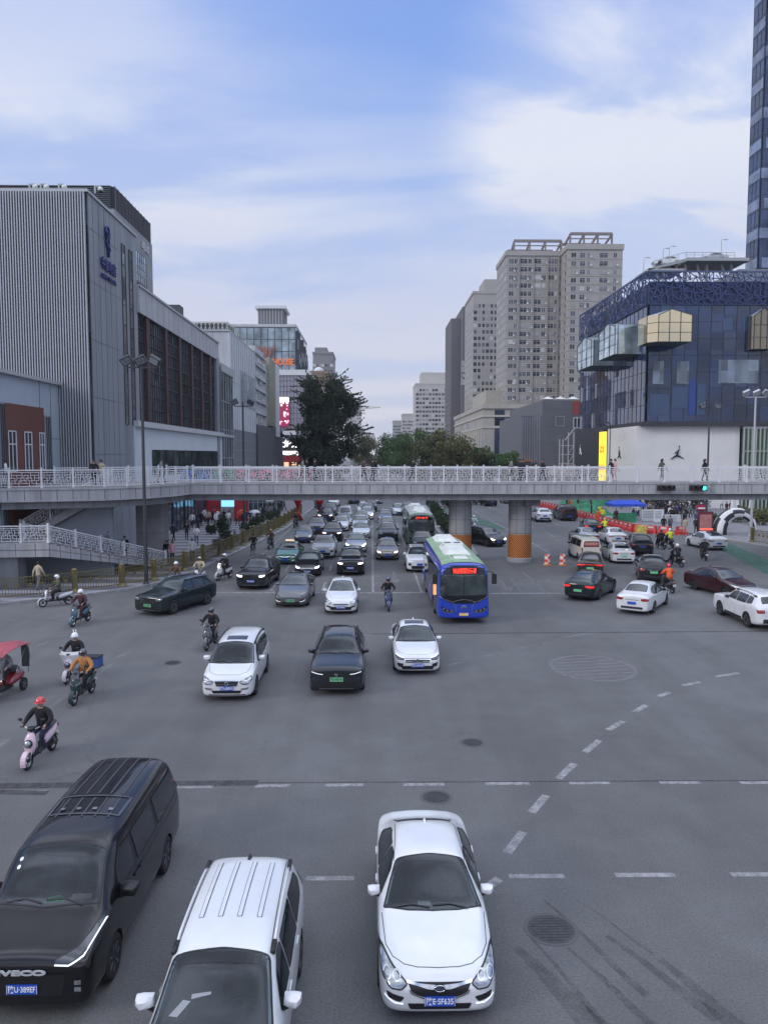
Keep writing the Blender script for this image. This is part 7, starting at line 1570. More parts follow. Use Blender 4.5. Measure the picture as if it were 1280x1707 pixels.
# left plaza: shop pavilion, arch, screen
m = MB(); pts = [(-1.3, 0, 0), (-1.35, 0, 2.6), (-1.0, 0, 3.9), (0, 0, 4.5), (1.0, 0, 3.9), (1.35, 0, 2.6), (1.3, 0, 0)]; m.tube(pts, [.62, .62, .6, .55, .6, .62, .62], 14); thing1('inflatable_arch', m, [mat('red inflatable', (.45, .012, .02), .45)], (*G(515, 868)[:2], .1), 'red inflatable arch at the far end of the left pavement', 'inflatable arch', None, R(8), True)
r_ = empty('shop_pavilion', (-17.2, 109, .146)); m = MB(); m.box(-3.6, 3.9, .2, 6, 0, 3.6, 0); m.box(-4, 4.3, -.3, 6.3, 3.6, 4.0, 1); part(m, 'wall', [DARKL, MULW], r_); m = MB(); m.box(-3.5, 3.8, .05, .18, .1, 3.5, 0)
for k in range(12): m.box(-3.6+k*.66, -3.52+k*.66, -.02, .05, 0, 3.6, 1)
for z in (1.2, 2.4): m.box(-3.6, 3.8, -.02, .04, z, z+.07, 1)
part(m, 'glazing', [glass('pavilion glass', (.06, .09, .10), .08, .8, pan=(.66, 1.2)), MULW], r_); m = MB(); m.box(2.2, 3.3, -.08, -.03, 1.4, 2.5); part(m, 'poster', [WHT], r_); tag(r_, 'glass shop pavilion with pale frames on the left pavement beyond the bridge', 'pavilion')
m = MB(); m.box(-1.05, 1.05, -.1, .1, 1.6, 2.75, 1); m.box(-1.15, 1.15, -.08, .12, 0, 2.85, 0); thing1('advert_screen', m, [mat('screen surround pale', (.4, .4, .42), .5), mat('screen sky blue', (.15, .45, .7), .4, emit=(.25, .65, 1), estr=.9)], (*G(384, 868)[:2], .15), 'light blue glowing advertising screen by the shops', 'screen')
for (x, y, w_, h, lab, mt) in ((356, 868, 1.5, 3.6, 'red shop entrance pillar left of the glowing blue screen', RED), (403, 870, 1.6, 3.6, 'red shop entrance pillar right of the glowing blue screen', RED)):
    m = MB(); m.box(-w_/2, w_/2, -.4, .4, 0, h); m.box(-w_/2-.08, w_/2+.08, -.48, .48, h, h+.15); m.box(-w_/2-.08, w_/2+.08, -.48, .48, 0, .2); m.box(-w_/2+.2, w_/2-.2, -.42, -.4, .6, h-.5, 1); thing1('entrance_pillar', m, [mat('deep red panel', (.28, .01, .018), .5), mat('red panel light', (.4, .02, .03), .5)], (*G(x, y)[:2], .15), lab, 'pillar')
c = G(342, 868); m = MB(); m.box(-.5, .5, -.03, .03, .4, 1.9, 0); m.box(-.35, .35, -.04, -.03, 1.2, 1.7, 1); m.bar((-.4, .1, 0), (-.4, .1, .5), .04, .04, 1); m.bar((.4, .1, 0), (.4, .1, .5), .04, .04, 1); thing1('poster_stand', m, [WHT, MUL], (c.x, c.y, .15), 'white poster stand left of the red pillars', 'poster stand')
# rows of plain stepped planting strips on the plaza are part of its paving; planters along the fence

# ------------------------------------------------------------------ plants
def leafmat(n, c, v=.35):
    m = bpy.data.materials.new(n); m.use_nodes = True; t = m.node_tree; b = t.nodes['Principled BSDF']; b.inputs['Roughness'].default_value = .75; b.inputs['Specular IOR Level'].default_value = .25
    g_ = t.nodes.new('ShaderNodeNewGeometry'); r = t.nodes.new('ShaderNodeValToRGB'); t.links.new(g_.outputs['Random Per Island'], r.inputs[0])
    r.color_ramp.elements[0].color = (*[x*(1-v) for x in c], 1); r.color_ramp.elements[1].color = (*[min(1, x*(1+v)) for x in c], 1); t.links.new(r.outputs[0], b.inputs['Base Color']); return m
LF = dict(dark=leafmat('leaf very dark', (.026, .040, .020), .6), mid=leafmat('leaf mid green', (.070, .120, .040), .5), olive=leafmat('leaf olive', (.11, .115, .045), .5), hedge=leafmat('leaf hedge', (.030, .050, .024), .45)); BARK = mat('bark', (.045, .035, .028), .9, noise=.3, nscale=4)
def leaves(mb, c, r_, n, s, rnd, flat_=1.0, m=0):
    c = Vector(c)
    for _ in range(n):
        d = Vector((rnd.gauss(0, 1), rnd.gauss(0, 1), rnd.gauss(0, 1))).normalized(); rr = rnd.random()**.42; p = c+Vector((d.x*r_[0]*rr, d.y*r_[1]*rr, d.z*r_[2]*rr))
        a = Vector((rnd.gauss(0, 1), rnd.gauss(0, 1), rnd.gauss(0, .7))).normalized(); b = a.orthogonal().normalized(); b.rotate(Matrix.Rotation(rnd.random()*6.28, 3, a)); L = s*rnd.uniform(.6, 1.4)
        mb.poly([p-b*L*.5, p+a.cross(b)*L*.28, p+b*L*.5, p-a.cross(b)*L*.28], m)
def tree(x, y, h, r_, lab, lm, seed, n=4200, s=.42, trunk=.3, clumps=26, shape=1.0, grp=None, spiky=False, lowfrac=.32):
    prof = (lambda z: max(.35, math.sqrt(max(0, 1-((z-.48)/.56)**2)))) if spiky else (lambda z: math.sin(PI*(.12+.80*z))**.7)
    rnd = random.Random(seed); root = empty('tree', (x, y, .1)); th = h*lowfrac; m = MB(); m.tube([(0, 0, -.1), (.1, 0, th*.5), (rnd.uniform(-.3, .3), 0, th), (rnd.uniform(-.4, .4), 0, h*.7)], [trunk*1.2, trunk, trunk*.8, trunk*.25], 9)
    cs = []
    for k in range(clumps):
        z = rnd.random(); rad = prof(z)*r_*shape; a = rnd.random()*6.28; rr = rad*rnd.uniform(.25, .95); c = Vector((math.cos(a)*rr, math.sin(a)*rr, th*.8+(h-th*.8)*(.06+.90*z))); cs.append(c)
        if k % 2 == 0: m.tube([(0, 0, th*.8+(c.z-th*.8)*.35), tuple(c*.6+Vector((0, 0, c.z*.36))), tuple(c)], [trunk*.35, trunk*.2, trunk*.05], 5)
    part(m, 'trunk', [BARK], root, True); m = MB(); per = n//clumps
    for c in cs:
        q = r_*rnd.uniform(.20, .40); leaves(m, c, (q, q, q*.8), per, s, rnd)
        if spiky:
            for _ in range(3):
                d = Vector((c.x*rnd.uniform(.5, 1.2)+rnd.gauss(0, r_*.2), c.y+rnd.gauss(0, r_*.2), rnd.uniform(-.2, .9)*r_*.5)).normalized()
                for j in range(16): leaves(m, c+d*(q*.7+j*.16), (.13, .13, .13), 3, s*.7, rnd)
    part(m, 'crown', [lm], root); tag(root, lab, 'tree', grp); return root
tree(-9.9, 160, 24.2, 7.0, 'very dark tree standing tall left of the avenue', LF['dark'], 5, n=26000, s=.5, trunk=.45, clumps=70, spiky=True, lowfrac=.24)
tree(-9.2, 158, 9.5, 4.6, 'lower dark tree under the very dark tall one', LF['dark'], 15, n=6000, s=.5, trunk=.3, clumps=26, lowfrac=.15)
for (px_, top, Y, r_, mt, lab, sd) in ((608, 729, 260, 6.0, 'olive', 'leftmost round tree on the distant median', 21), (650, 728, 240, 6.0, 'mid', 'second tree from the left on the distant median', 22), (690, 720, 185, 7.0, 'mid', 'big rounded green tree in the middle of the median row', 23), (728, 724, 170, 6.0, 'olive', 'tree with olive leaves right of the biggest median tree', 24), (765, 730, 160, 6.2, 'olive', 'second median tree from the right, before the cream store', 25), (800, 748, 165, 4.5, 'mid', 'lowest median tree at the right end of the row', 26), (845, 757, 175, 4.2, 'mid', 'low tree in front of the white banner of the cream store', 27), (668, 726, 215, 6.0, 'mid', 'tree half hidden behind the biggest median tree', 28)):
    p = AT(px_, top, Y); tree(p.x, Y, p.z, r_, lab, LF[mt], sd, n=8000, s=.48, trunk=.22, clumps=34, lowfrac=.2)
def bush(x, y, rx, ry, h, lab, lm, seed, n=1500, s=.22, name='bush', cat='bush', grp=None, clumps=9):
    rnd = random.Random(seed); root = empty(name, (x, y, .1)); m = MB()
    m.tube([(0, 0, 0), (.02, .02, h*.3), (0, 0, h*.6)], [.06, .05, .02], 6); part(m, 'stem', [BARK], root); m = MB()
    for k in range(clumps): a = rnd.random()*6.28; q = rnd.random()**.6*.75; leaves(m, (math.cos(a)*rx*q, math.sin(a)*ry*q, h*(.35+.3*rnd.random())), (rx*.42, ry*.42, h*.42), n//clumps, s, rnd)
    part(m, 'foliage', [lm], root); tag(root, lab, cat, grp); return root
for i, Y in enumerate(range(63, 118, 4)):
    bush(7.4+.03*(Y-63), Y, .95, 2.1, 1.5, 'clipped hedge bush on the median between the bus lane and the side road', LF['hedge'], 40+i, 1500 if Y < 90 else 700, .20, 'hedge_bush', 'hedge', 'clipped hedge bushes on the median', 8)
m = MB(); m.prism([(6.3, 61.5), (8.6, 61.5), (11.0, 122), (8.0, 122)], -.02, .16); struct(m.build('median_kerb', KERB))
for i, (x, Y) in enumerate(((11.6, 118), (13.2, 120), (14.6, 123), (16.2, 126))): bush(x, Y, 1.6, 1.6, 1.9, 'dark bush in the far clump on the median below the bridge', LF['hedge'], 60+i, 900, .26, grp='far dark median bushes')
for i, (px_, y, r_, h, lab) in enumerate(((372, 898, .9, 2.3, 'tall clipped shrub on the left plaza beside the fence'), (381, 912, .9, 1.6, 'round low shrub on the left plaza, nearest the fence'), (352, 893, .6, 1.0, 'small shrub left of the tall clipped shrub on the plaza'))):
    p = G(px_, y); bush(p.x, p.y, r_*.8, r_*.8, h, lab, LF['hedge'], 70+i, 1300, .2)
for i, (px_, y, rx, h, lab) in enumerate(((1245, 873, 3.0, 2.0, 'wide olive bush bed behind the folded parasols'), (1272, 877, 2.2, 2.1, 'olive bush cut by the right edge of the picture'), (1190, 884, 1.0, 1.7, 'dark clipped shrub beside the dark red pillar'), (1160, 852, 2.5, 2.0, 'dark bush behind the crowd right of the blue tent'), (1110, 850, 3.0, 2.2, 'broad dark shrub mass behind the white boards'), (1075, 848, 2.6, 2.2, 'dark shrub just right of the blue tent top'))):
    p = G(px_, y); bush(p.x, p.y, rx, 1.3, h, lab, LF['olive'] if 'olive' in lab else LF['hedge'], 80+i, 1700, .24)
for i, (px_, y) in enumerate(((460, 872), (474, 868), (447, 878), (436, 884), (425, 890))): p = G(px_, y); bush(p.x-.9, p.y, .7, .7, 1.3, 'shrub in the planting row behind the left fence', LF['hedge'], 90+i, 600, .2, grp='shrubs behind the left fence')
# ------------------------------------------------------------------ vehicles
PC = dict(white=(.62, .63, .65), pearl=(.56, .57, .58), silver=(.36, .37, .39), grey=(.12, .125, .135), dark=(.018, .020, .024), black=(.007, .007, .009), green=(.10, .30, .20), maroon=(.035, .010, .014), gold=(.24, .20, .16), bronze=(.05, .045, .04), teal=(.012, .022, .024), cream=(.60, .58, .52))
def pmat(c): return paint(c, PC[c], .5 if c in ('silver', 'grey', 'gold', 'bronze', 'green') else .0)
PROTO = {}
def put(root, L, x, y, rear, dev):
    p = G(x, y, .22); p.z = 0; rz = R(dev)+(PI if rear else 0); root.rotation_euler = (0, 0, rz)
    off = Matrix.Rotation(rz, 3, 'Z') @ Vector((0, L if rear else 0, 0)); root.location = p-off
def vehicle(kind, x, y, colour, label, cat='car', rear=False, dev=0, pl=None, txt=None, lit=False, grp=None, name='car', scale=None):
    L = SPEC[kind]['st'][-1][0]
    if kind not in PROTO: PROTO[kind] = car(kind, name)[0]; PROTO[kind]['_unused'] = 1
    r_ = copy_tree(PROTO[kind])
    r_.name = name
    if txt:
        for ch in KID[r_]:
            if ch.name.startswith('number_plate') and ch.location.y < 1:
                t_ = text(txt, .12, BLT if pl is PGR else WHT, ch, facing((0, -1, 0), (0, -.011, 0)), 'plate_lettering', .001, width=.39, bold=.002)
    put(r_, L, x, y, rear, dev)
    tab = {'paint base': pmat(colour)}
    if pl: tab['plate blue'] = pl
    if lit: tab['headlight glass'] = LON; tab['dark lamp glass'] = LON
    if rear and lit: tab['red tail lamp'] = TLO; tab.pop('headlight glass'); tab.pop('dark lamp glass')
    recol(r_, tab); tag(r_, label, cat, grp); return r_
# recol must be able to find materials by their own name after copies: prototypes keep the base slots
def hero(kind, x, y, colour, label, cat='car', txt=None, pl=None, dev=0, name='car', pos=None):
    r_, sh = car(kind, name, slot=pmat(colour), txt=txt, pl=pl, cabin=True)
    if pos: r_.location = (*pos, 0); r_.rotation_euler = (0, 0, R(dev))
    else: put(r_, 0, x, y, False, dev)
    tag(r_, label, cat); return r_, sh

# nearest three
r_, sh = hero('saloon', 725, 1693, 'white', 'nearest white saloon with a blue plate, driving out of the bottom edge', txt='陕E·5F635', pos=(.96, 10.45))
def emblem(root, sh, z, ax_r=.065, ay=.05, txt='BYD', m=CHR):
    h = sh.hit((0, z), 'front', 1)[0]; b = MB(); b.lathe([(ax_r, -.012), (ax_r, .01), (ax_r*.82, .01), (ax_r*.82, -.012)], 'Y', 24, 0, Matrix.Translation((0, h.y-.02, z)) @ Matrix.Diagonal((1.25, 1, ay/ax_r, 1)), closed=True); b.lathe([(ax_r*.8, -.004), (ax_r*.8, .008)], 'Y', 20, 1, Matrix.Translation((0, h.y-.02, z)) @ Matrix.Diagonal((1.25, 1, ay/ax_r, 1)))
    o = part(b, 'badge', [m, mat('badge dark blue', (.02, .03, .12), .3)], root, True)
    if txt: text(txt, .055, m, o, facing((0, -1, 0), (0, h.y-.030, z)), 'badge_lettering', .002, bold=.001)
emblem(r_, sh, .585)
b = MB(); b.box(-.22, -.02, 1.50, 1.62, .902, .908); part(b, 'dashboard_paper', [mat('paper on dashboard', (.5, .52, .54), .6)], r_)
r_, sh = hero('mpv_ribbed', 0, 0, 'white', 'white people carrier with roof rails cut by the bottom edge', cat='people carrier', txt=None, name='people_carrier', pos=(-2.0, 8.02))
b = MB(); sh.patch(b, [(-.55, 1.15), (-.44, 1.13), (-.30, 1.28), (-.40, 1.30)], 'top', .012, 1, .08); sh.patch(b, [(-.30, 1.30), (-.06, 1.34), (-.06, 1.37), (-.30, 1.35)], 'top', .012, 1, .08); part(b, 'windscreen_sticker', [mat('sticker white', (.24, .25, .27), .5)], r_)
b = MB(); sh.patch(b, [(-.54, 1.66), (.54, 1.66), (.54, 1.80), (-.54, 1.80)], 'top', .011, 1, .1); part(b, 'sun_band', [mat('sun band', (.008, .012, .016), .1)], r_)
SPEC['van'] = dict(SPEC['van'])
r_, sh = hero('van', 0, 0, 'black', 'black van with chrome lettering on its nose at the bottom left', cat='van', txt='陕U·389EF', name='van', pos=(-5.02, 10.58))
h = sh.hit((0, .84), 'front', 1)[0]; t_ = text('IVECO', .10, mat('satin chrome', (.75, .76, .78), .3, .6), r_, facing((0, -1, 0), (0, -.03, .80)), 'nose_lettering', .008, width=.70, bold=.006)
b = MB()
for (y0, y1) in ((2.35, 3.05), (3.2, 5.0)):
    for x in (-.45, -.22, .0, .22, .45): sh.ribbon(b, [(x, y0), (x, y1)], 'top', .035, .010, 1, .2)
part(b, 'roof_rib', [mat('roof rib dark', (.05, .05, .06), .45)], r_)
b = MB(); sh.ribbon(b, [(-.60, 2.45), (.60, 2.45), (.62, 3.12), (-.62, 3.12)], 'top', .045, .014, 1, .12, 0, True)
for x in (-.42, -.14, .14, .42): sh.patch(b, [(x-.04, 2.58), (x+.04, 2.58), (x+.04, 2.66), (x-.04, 2.66)], 'top', .02, 1, .1, 1)
part(b, 'roof_hatch', [mat('hatch frame', (.07, .07, .085), .35), ALU], r_)
b = MB(); b.raw([(-.16, 1.12, 1.15), (.02, 1.02, 1.16), (.20, 1.10, 1.15), (.14, 1.26, 1.16), (.0, 1.34, 1.15), (-.12, 1.28, 1.16), (.02, 1.18, 1.20)], [(0, 1, 6), (1, 2, 6), (2, 3, 6), (3, 4, 6), (4, 5, 6), (5, 0, 6)]); part(b, 'dashboard_cloth', [mat('green cloth', (.03, .50, .14), .7, noise=.7, nscale=9)], r_)
b = MB(); b.box(.24, .56, 1.16, 1.32, 1.15, 1.19); part(b, 'dashboard_card', [mat('card on dashboard', (.40, .30, .26), .6)], r_)
b = MB(); b.box(-.60, -.42, 1.0, 1.22, 1.145, 1.15); part(b, 'windscreen_note', [MATS['paper on dashboard']], r_)
for k_ in (0, .09): b = MB(); sh.patch(b, [(-.60+.03*math.cos(a), 1.42-k_*1.2+.03*math.sin(a)) for a in [R(45*i) for i in range(8)]], 'top', .013, 1, .05); part(b, 'windscreen_sticker', [WHT], r_)
for z in (.50, .60):
    b = MB(); sh.patch(b, [(.74, z), (.83, z), (.83, z+.07), (.74, z+.07)], 'front', .02, 1, .04); part(b, 'fog_lamp', [LMP], r_)

# middle of the junction
r_, sh = hero('mpv_sunroof', 378, 1160, 'white', 'white people carrier with sunroof and black roof rails in the junction', cat='people carrier', txt='陕A·J80V5', name='people_carrier'); emblem(r_, sh, .635, .05, .06, None)
b = MB(); b.box(-.5, -.15, 1.12, 1.27, .952, .958); part(b, 'dashboard_paper', [MATS['paper on dashboard']], r_)
r_, sh = hero('electric_suv', 561, 1151, 'dark', 'dark electric car with white light strips and green plate in mid junction', txt='陕A·AF0196', pl=PGR); emblem(r_, sh, .75, .035, .04, None)
r_, sh = hero('saloon_wide', 696, 1117, 'white', 'white saloon with dark sunroof just in front of the blue bus', txt='陕U·LN130'); emblem(r_, sh, .585, .04, .05, None)

V = vehicle; G_L = 'cars queuing towards the junction'
# first row at the stop line and behind (coming towards us)
V('hatchback', 568, 1018, 'white', 'small white hatchback with black lower grille at the head of its lane', txt='陕A·G582L', lit=False, grp=G_L)
V('fastback', 484, 1007, 'grey', 'dark grey saloon with green plate left of the small white hatchback', txt='陕A·D08521', pl=PGR, grp=G_L, dev=-2)
V('suv', 277, 1025, 'teal', 'dark green black estate crossing at the left by the fence', pl=PGR, txt='陕A·DB3065', dev=-47, cat='car')
V('suv', 418, 978, 'dark', 'dark off-roader with lit lamps and sloping roof near the left lane edge', lit=True, dev=-5, txt='陕A·22K6E', grp=G_L)
V('suv', 584, 955, 'black', 'black off-roader with lit lamps behind the small white hatchback', lit=True, txt='陕A·2N900', grp=G_L)
V('saloon_wide', 512, 957, 'black', 'black saloon with lit lamps between the green taxi and the black off-roader', lit=True, txt='陕A·9L6V8', grp=G_L)
tx = V('saloon', 475, 937, 'green', 'green taxi with a roof sign in the left lane', cat='taxi', grp=None, dev=-3)
b = MB(); b.box(-.42, .42, 2.3, 2.5, 1.50, 1.53, 1); b.raw([(-.36, 2.3, 1.53), (.36, 2.3, 1.53), (.36, 2.5, 1.53), (-.36, 2.5, 1.53), (-.3, 2.36, 1.66), (.3, 2.36, 1.66), (.3, 2.44, 1.66), (-.3, 2.44, 1.66)], [(0, 1, 5, 4), (1, 2, 6, 5), (2, 3, 7, 6), (3, 0, 4, 7), (4, 5, 6, 7)], 0)
part(b, 'roof_sign', [mat('taxi sign', (.7, .45, .3), .4, emit=(1, .75, .5), estr=.5), BLK], tx)
V('electric_suv', 538, 927, 'pearl', 'white tall car with dark windscreen behind the black saloon', grp=G_L)
V('saloon', 593, 918, 'silver', 'silver saloon with lit lamps behind the black off-roader', lit=True, grp=G_L)
V('hatchback', 505, 902, 'grey', 'grey hatchback with low nose behind the green taxi', grp=G_L)
V('suv', 553, 900, 'black', 'black suv with blue reflecting windscreen and lit lamps', lit=True, grp=G_L)
V('saloon_wide', 646, 930, 'gold', 'brown grey saloon with lit lamps alone in the lane left of the white saloon', lit=True, grp=G_L)
V('suv', 647, 901, 'dark', 'dark suv directly behind the brown grey saloon', grp=G_L)
V('electric_suv', 526, 888, 'grey', 'grey suv behind the grey hatchback in the left lane', grp=G_L)
V('saloon_wide', 602, 895, 'white', 'white saloon behind the silver one with lit lamps', grp=G_L)
V('hatchback', 568, 883, 'white', 'white hatchback behind the black suv with blue windscreen', grp=G_L)
V('saloon', 646, 884, 'silver', 'silver saloon behind the dark suv, part hidden', grp=G_L)
V('saloon', 642, 869, 'grey', 'light grey saloon last in the lane of the brown grey saloon', grp=G_L)
V('suv', 542, 868, 'dark', 'dark suv with lit lamps in the left lane under the bridge', lit=True, grp=G_L)
V('saloon', 600, 881, 'pearl', 'off-white saloon third behind the silver one with lit lamps', grp=G_L)
V('hatchback', 602, 872, 'silver', 'pale silver hatchback fourth behind the silver one with lit lamps', grp=G_L)
V('microvan', 575, 868, 'white', 'white microvan under the bridge in the middle of the queue', cat='van', grp=G_L, name='van')
V('saloon', 611, 864, 'white', 'white saloon under the bridge just right of the white microvan', lit=True, grp=G_L)
V('suv', 549, 858, 'grey', 'grey suv partly hidden under the bridge at the left of the queue', grp=G_L)
V('saloon', 605, 855, 'pearl', 'pale saloon fifth behind the silver one, under the bridge', grp=G_L)
V('saloon_wide', 613, 857, 'grey', 'grey saloon under the bridge right of the pale fifth one', grp=G_L)
V('suv', 618, 851, 'dark', 'dark suv farthest visible under the bridge near the lane line', grp=G_L)
V('saloon', 610, 845, 'white', 'white saloon at the very back of the queue below the bridge edge', grp=G_L)
V('mpv', 556, 842, 'white', 'white car far back at the left under the bridge edge', grp=G_L)
V('saloon', 574, 876, 'silver', 'silver car squeezed behind the white hatchback', grp=G_L)
V('saloon', 665, 857, 'white', 'white saloon far back between the lane line and the green bus', grp=G_L)
V('suv', 681, 858, 'grey', 'grey suv just ahead of the roof of the green bus', grp=G_L)
V('electric_suv', 700, 950, 'white', 'white car half hidden behind the blue bus', grp=G_L)
V('suv', 706, 918, 'teal', 'dark car between the green bus and the blue bus', grp=G_L)
for (x, y, c_, k) in ((590, 838, 'dark', 'suv'), (628, 838, 'grey', 'saloon'), (600, 836, 'white', 'saloon')): V(k, x, y, c_, {'dark': 'dark suv touching the shadow of the bridge edge, far back', 'grey': 'grey saloon just showing below the bridge edge, far right of the queue', 'white': 'white saloon just showing below the bridge edge between two dark cars'}[c_], grp=G_L)
# buses
bs, sh, d, yd = bus('city_bus', BLUE, ROOFG, mat('advert purple', (.16, .14, .30), .5, noise=.9, nscale=1.6)); bs.location = (4.42, 36.6, 0)
LEDR = mat('red display dots', (.6, .05, .03), .4, emit=(1, .05, .03), estr=1.2)
text('K30 省体育场-纬二街', .15, LEDR, d, facing((0, -1, 0), (.03, yd-.014, 2.665)), 'display_lettering', .002, width=1.12, bold=.004); text('欢迎乘坐公交车', .15, LEDR, d, facing((0, -1, 0), (.03, yd-.014, 2.545)), 'display_lettering', .002, width=1.12, bold=.004)
tag(bs, 'blue city bus with green roof and red destination display', 'bus')
b = MB(); b.box(-1.50, -1.36, -.32, -.18, 1.52, 2.0, 0); part(b, 'side_marker', [mat('marker amber', (.7, .3, .1), .4, emit=(1, .4, .15), estr=.5)], bs)
bs2, sh, d, yd = bus('city_bus', BGREEN, mat('bus roof pale', (.33, .35, .33), .6, noise=.2, nscale=1), mat('advert grey green', (.10, .15, .12), .5, noise=.6, nscale=1.6)); bs2.location = (4.35, 67.5, 0)
text('公交 603 路', .2, LEDR, d, facing((0, -1, 0), (.03, yd-.014, 2.61)), 'display_lettering', .002, width=1.1, bold=.006)
tag(bs2, 'dark green city bus farther back under the bridge', 'bus')
# opposite carriageway
G_R = 'cars on the right carriageway'
V('fastback', 962, 996, 'teal', 'very dark fastback with green plate turning away at the stop line', rear=True, dev=-34, pl=PGR, lit=True)
V('saloon', 1052, 1018, 'white', 'white saloon seen from behind with a blue plate, crossing to the right', rear=True, dev=-34)
V('electric_suv', 1089, 969, 'dark', 'dark car with green plate seen squarely from behind', rear=True, dev=-17, pl=PGR)
V('saloon_wide', 983, 957, 'bronze', 'dark bronze saloon behind the very dark fastback', rear=True, dev=-16, pl=PGR, lit=True)
mv = V('microvan', 985, 932, 'cream', 'cream microvan with red lettered window stickers', cat='van', rear=True, dev=1, name='van')
V('saloon', 1040, 936, 'pearl', 'pearl white saloon seen from behind right of the cream microvan', rear=True, dev=-6, pl=PGR)
V('suv', 1070, 923, 'dark', 'dark suv seen from behind right of the white saloons', rear=True, dev=-12)
V('saloon_wide', 1030, 905, 'white', 'white saloon behind the pearl one, farther away', rear=True, dev=-3)
V('saloon', 985, 905, 'silver', 'pale green silver car half hidden by the cream microvan', rear=True, dev=2)
V('saloon', 988, 887, 'black', 'black saloon with red lamps level with the red barriers', rear=True, dev=-8, lit=True)
V('van', 950, 866, 'dark', 'dark people carrier seen from behind near the red barriers', rear=True, cat='people carrier', dev=0, name='people_carrier')
V('suv', 908, 868, 'white', 'white suv seen from behind close to the right column', rear=True, dev=0)
V('mpv', 832, 908, 'black', 'black people carrier coming towards us between the two columns', dev=25, lit=True, cat='people carrier', name='people_carrier')
V('suv', 820, 842, 'black', 'black suv far away between the two columns', rear=True, dev=6)
V('saloon', 852, 838, 'grey', 'grey car far away just left of the right column top', rear=True, dev=6)
V('saloon', 1203, 999, 'maroon', 'maroon saloon crossing to the right near the right edge', dev=58, lit=False).location.x += .0
V('suv', 1255, 1040, 'white', 'white estate car cut by the right edge', dev=0)
pc = V('fastback', 1198, 914, 'white', 'white police car with red roof lights by the right kerb', rear=True, dev=3, cat='police car', name='police_car')
b = MB(); b.box(-.55, .55, 2.25, 2.5, 1.53, 1.57, 1); b.box(-.55, -.05, 2.27, 2.48, 1.57, 1.68, 0); b.box(.05, .55, 2.27, 2.48, 1.57, 1.68, 0); part(b, 'light_bar', [mat('red roof light', (.7, .08, .06), .3, emit=(1, .12, .08), estr=1.0), BLK], pc)
t_ = text('警察 POLICE', .26, LB, pc, facing((-1, 0, 0), (-.925, 2.5, .62)), 'door_lettering', .004)
# cars parked on the roof of the mall
for (x, y, z, c_, lab) in ((47.4, 126.5, 37.2, 'white', 'white car parked on the sloping rooftop deck, left one'), (55.0, 127, 37.9, 'silver', 'silver car parked on the upper rooftop deck by the blue tower')):
    q = copy_tree(PROTO['saloon']); recol(q, {'paint base': pmat(c_)}); q.location = (x-2, y, z+1.45); q.rotation_euler = (0, 0, R(-90)); tag(q, lab, 'car')
for l_, loc, rz in (('maroon saloon', (21.37, 42.76), 16.5), ('white estate', (18.7, 39.55), 180), ('dark green black estate', (-11.4, 38.8), -25)):
    o = [q for q in COL.objects if q.get('label', '').startswith(l_)][0]; o.location = (*loc, 0); o.rotation_euler = (0, 0, R(rz))
# microvan stickers
sp_ = SPEC['microvan']; msh = None
b = MB(); b.box(-.56, .56, 4.085, 4.10, 1.20, 1.56); 
o = part(b, 'window_sticker', [mat('sticker red', (.36, .06, .05), .5)], mv); t_ = text('救援服务', .2, mat('sticker letter', (.6, .5, .45), .5), o, facing((0, 1, 0), (0, 4.105, 1.38)), 'sticker_lettering', .002, width=1.0)
b = MB(); b.box(-.842, -.825, 2.72, 3.7, 1.16, 1.52); o = part(b, 'window_sticker', [MATS['sticker red']], mv)

# ------------------------------------------------------------------ riders and their machines
RID = dict(half=make_person(rider_bones(), headc=(0, .085, 1.555), helmet='half'), full=make_person(rider_bones(), headc=(0, .085, 1.555), helmet='full'), bare=make_person(rider_bones(lean=.08), headc=(0, .025, 1.555)))
SCO = dict(round=scooter(style='round'), maxi=scooter(style='maxi'), sharp=scooter(style='sharp'))
used_ = set()
def take(D, k):
    return copy_tree(D[k])
def ride(style, rk, x, y, dev, col, coat, trou, slab_, rlab, hcol=None, rear=False, tilt=0, sname='electric_scooter', scat='scooter', big=1.0):
    p = G(x, y); rz = R(dev)+(PI if rear else 0)
    s_ = take(SCO, style); s_.name = sname; s_.rotation_euler = (0, 0, rz); off = Matrix.Rotation(rz, 3, 'Z') @ Vector((0, .66 if rear else -.66, 0)); s_.location = p-off
    recol(s_, {'paint scooter base': col}); tag(s_, slab_, scat)
    if rk:
        q = take(RID, rk); q.location = s_.location; q.rotation_euler = s_.rotation_euler
        recol(q, {'cloth base coat': coat, 'cloth base trousers': trou, 'helmet base': hcol or helm('black', (.015, .015, .018))}); tag(q, rlab, 'person'); q.name = 'person'
        return s_, q
    return s_, None
HC = helm; pk = paint('scooter pink', (.62, .45, .52)); wh = paint('scooter white', (.62, .62, .64)); dg = paint('scooter dark green', (.015, .035, .033)); bk = paint('scooter black', (.012, .012, .015)); bl = paint('scooter blue', (.02, .035, .12)); gy = paint('scooter grey', (.06, .065, .075))
ride('round', 'half', 47, 1283, -4, pk, CL['black'], CL['navy'], 'pale pink scooter with round headlamp ridden by the man in a red helmet', 'rider in red helmet and black jacket on the pale pink scooter', HC('red', (.55, .015, .02)))
ride('round', 'half', 112, 1140, -3, paint('scooter rose white', (.62, .52, .55)), CL['black'], CL['grey'], 'white and pink scooter behind the courier', 'rider with white rabbit-eared helmet on the white and pink scooter', HC('white', (.75, .75, .76)))
q = [o for o in COL.objects if o.get('label', '').startswith('rider with white rabbit')][0]
b = MB(); b.ball((-.045, .10, 1.75), .03, 8, 0, (.8, .6, 2.0)); b.ball((.045, .10, 1.75), .03, 8, 0, (.8, .6, 2.0)); part(b, 'helmet_ears', [MATS['helmet white']], q, True)
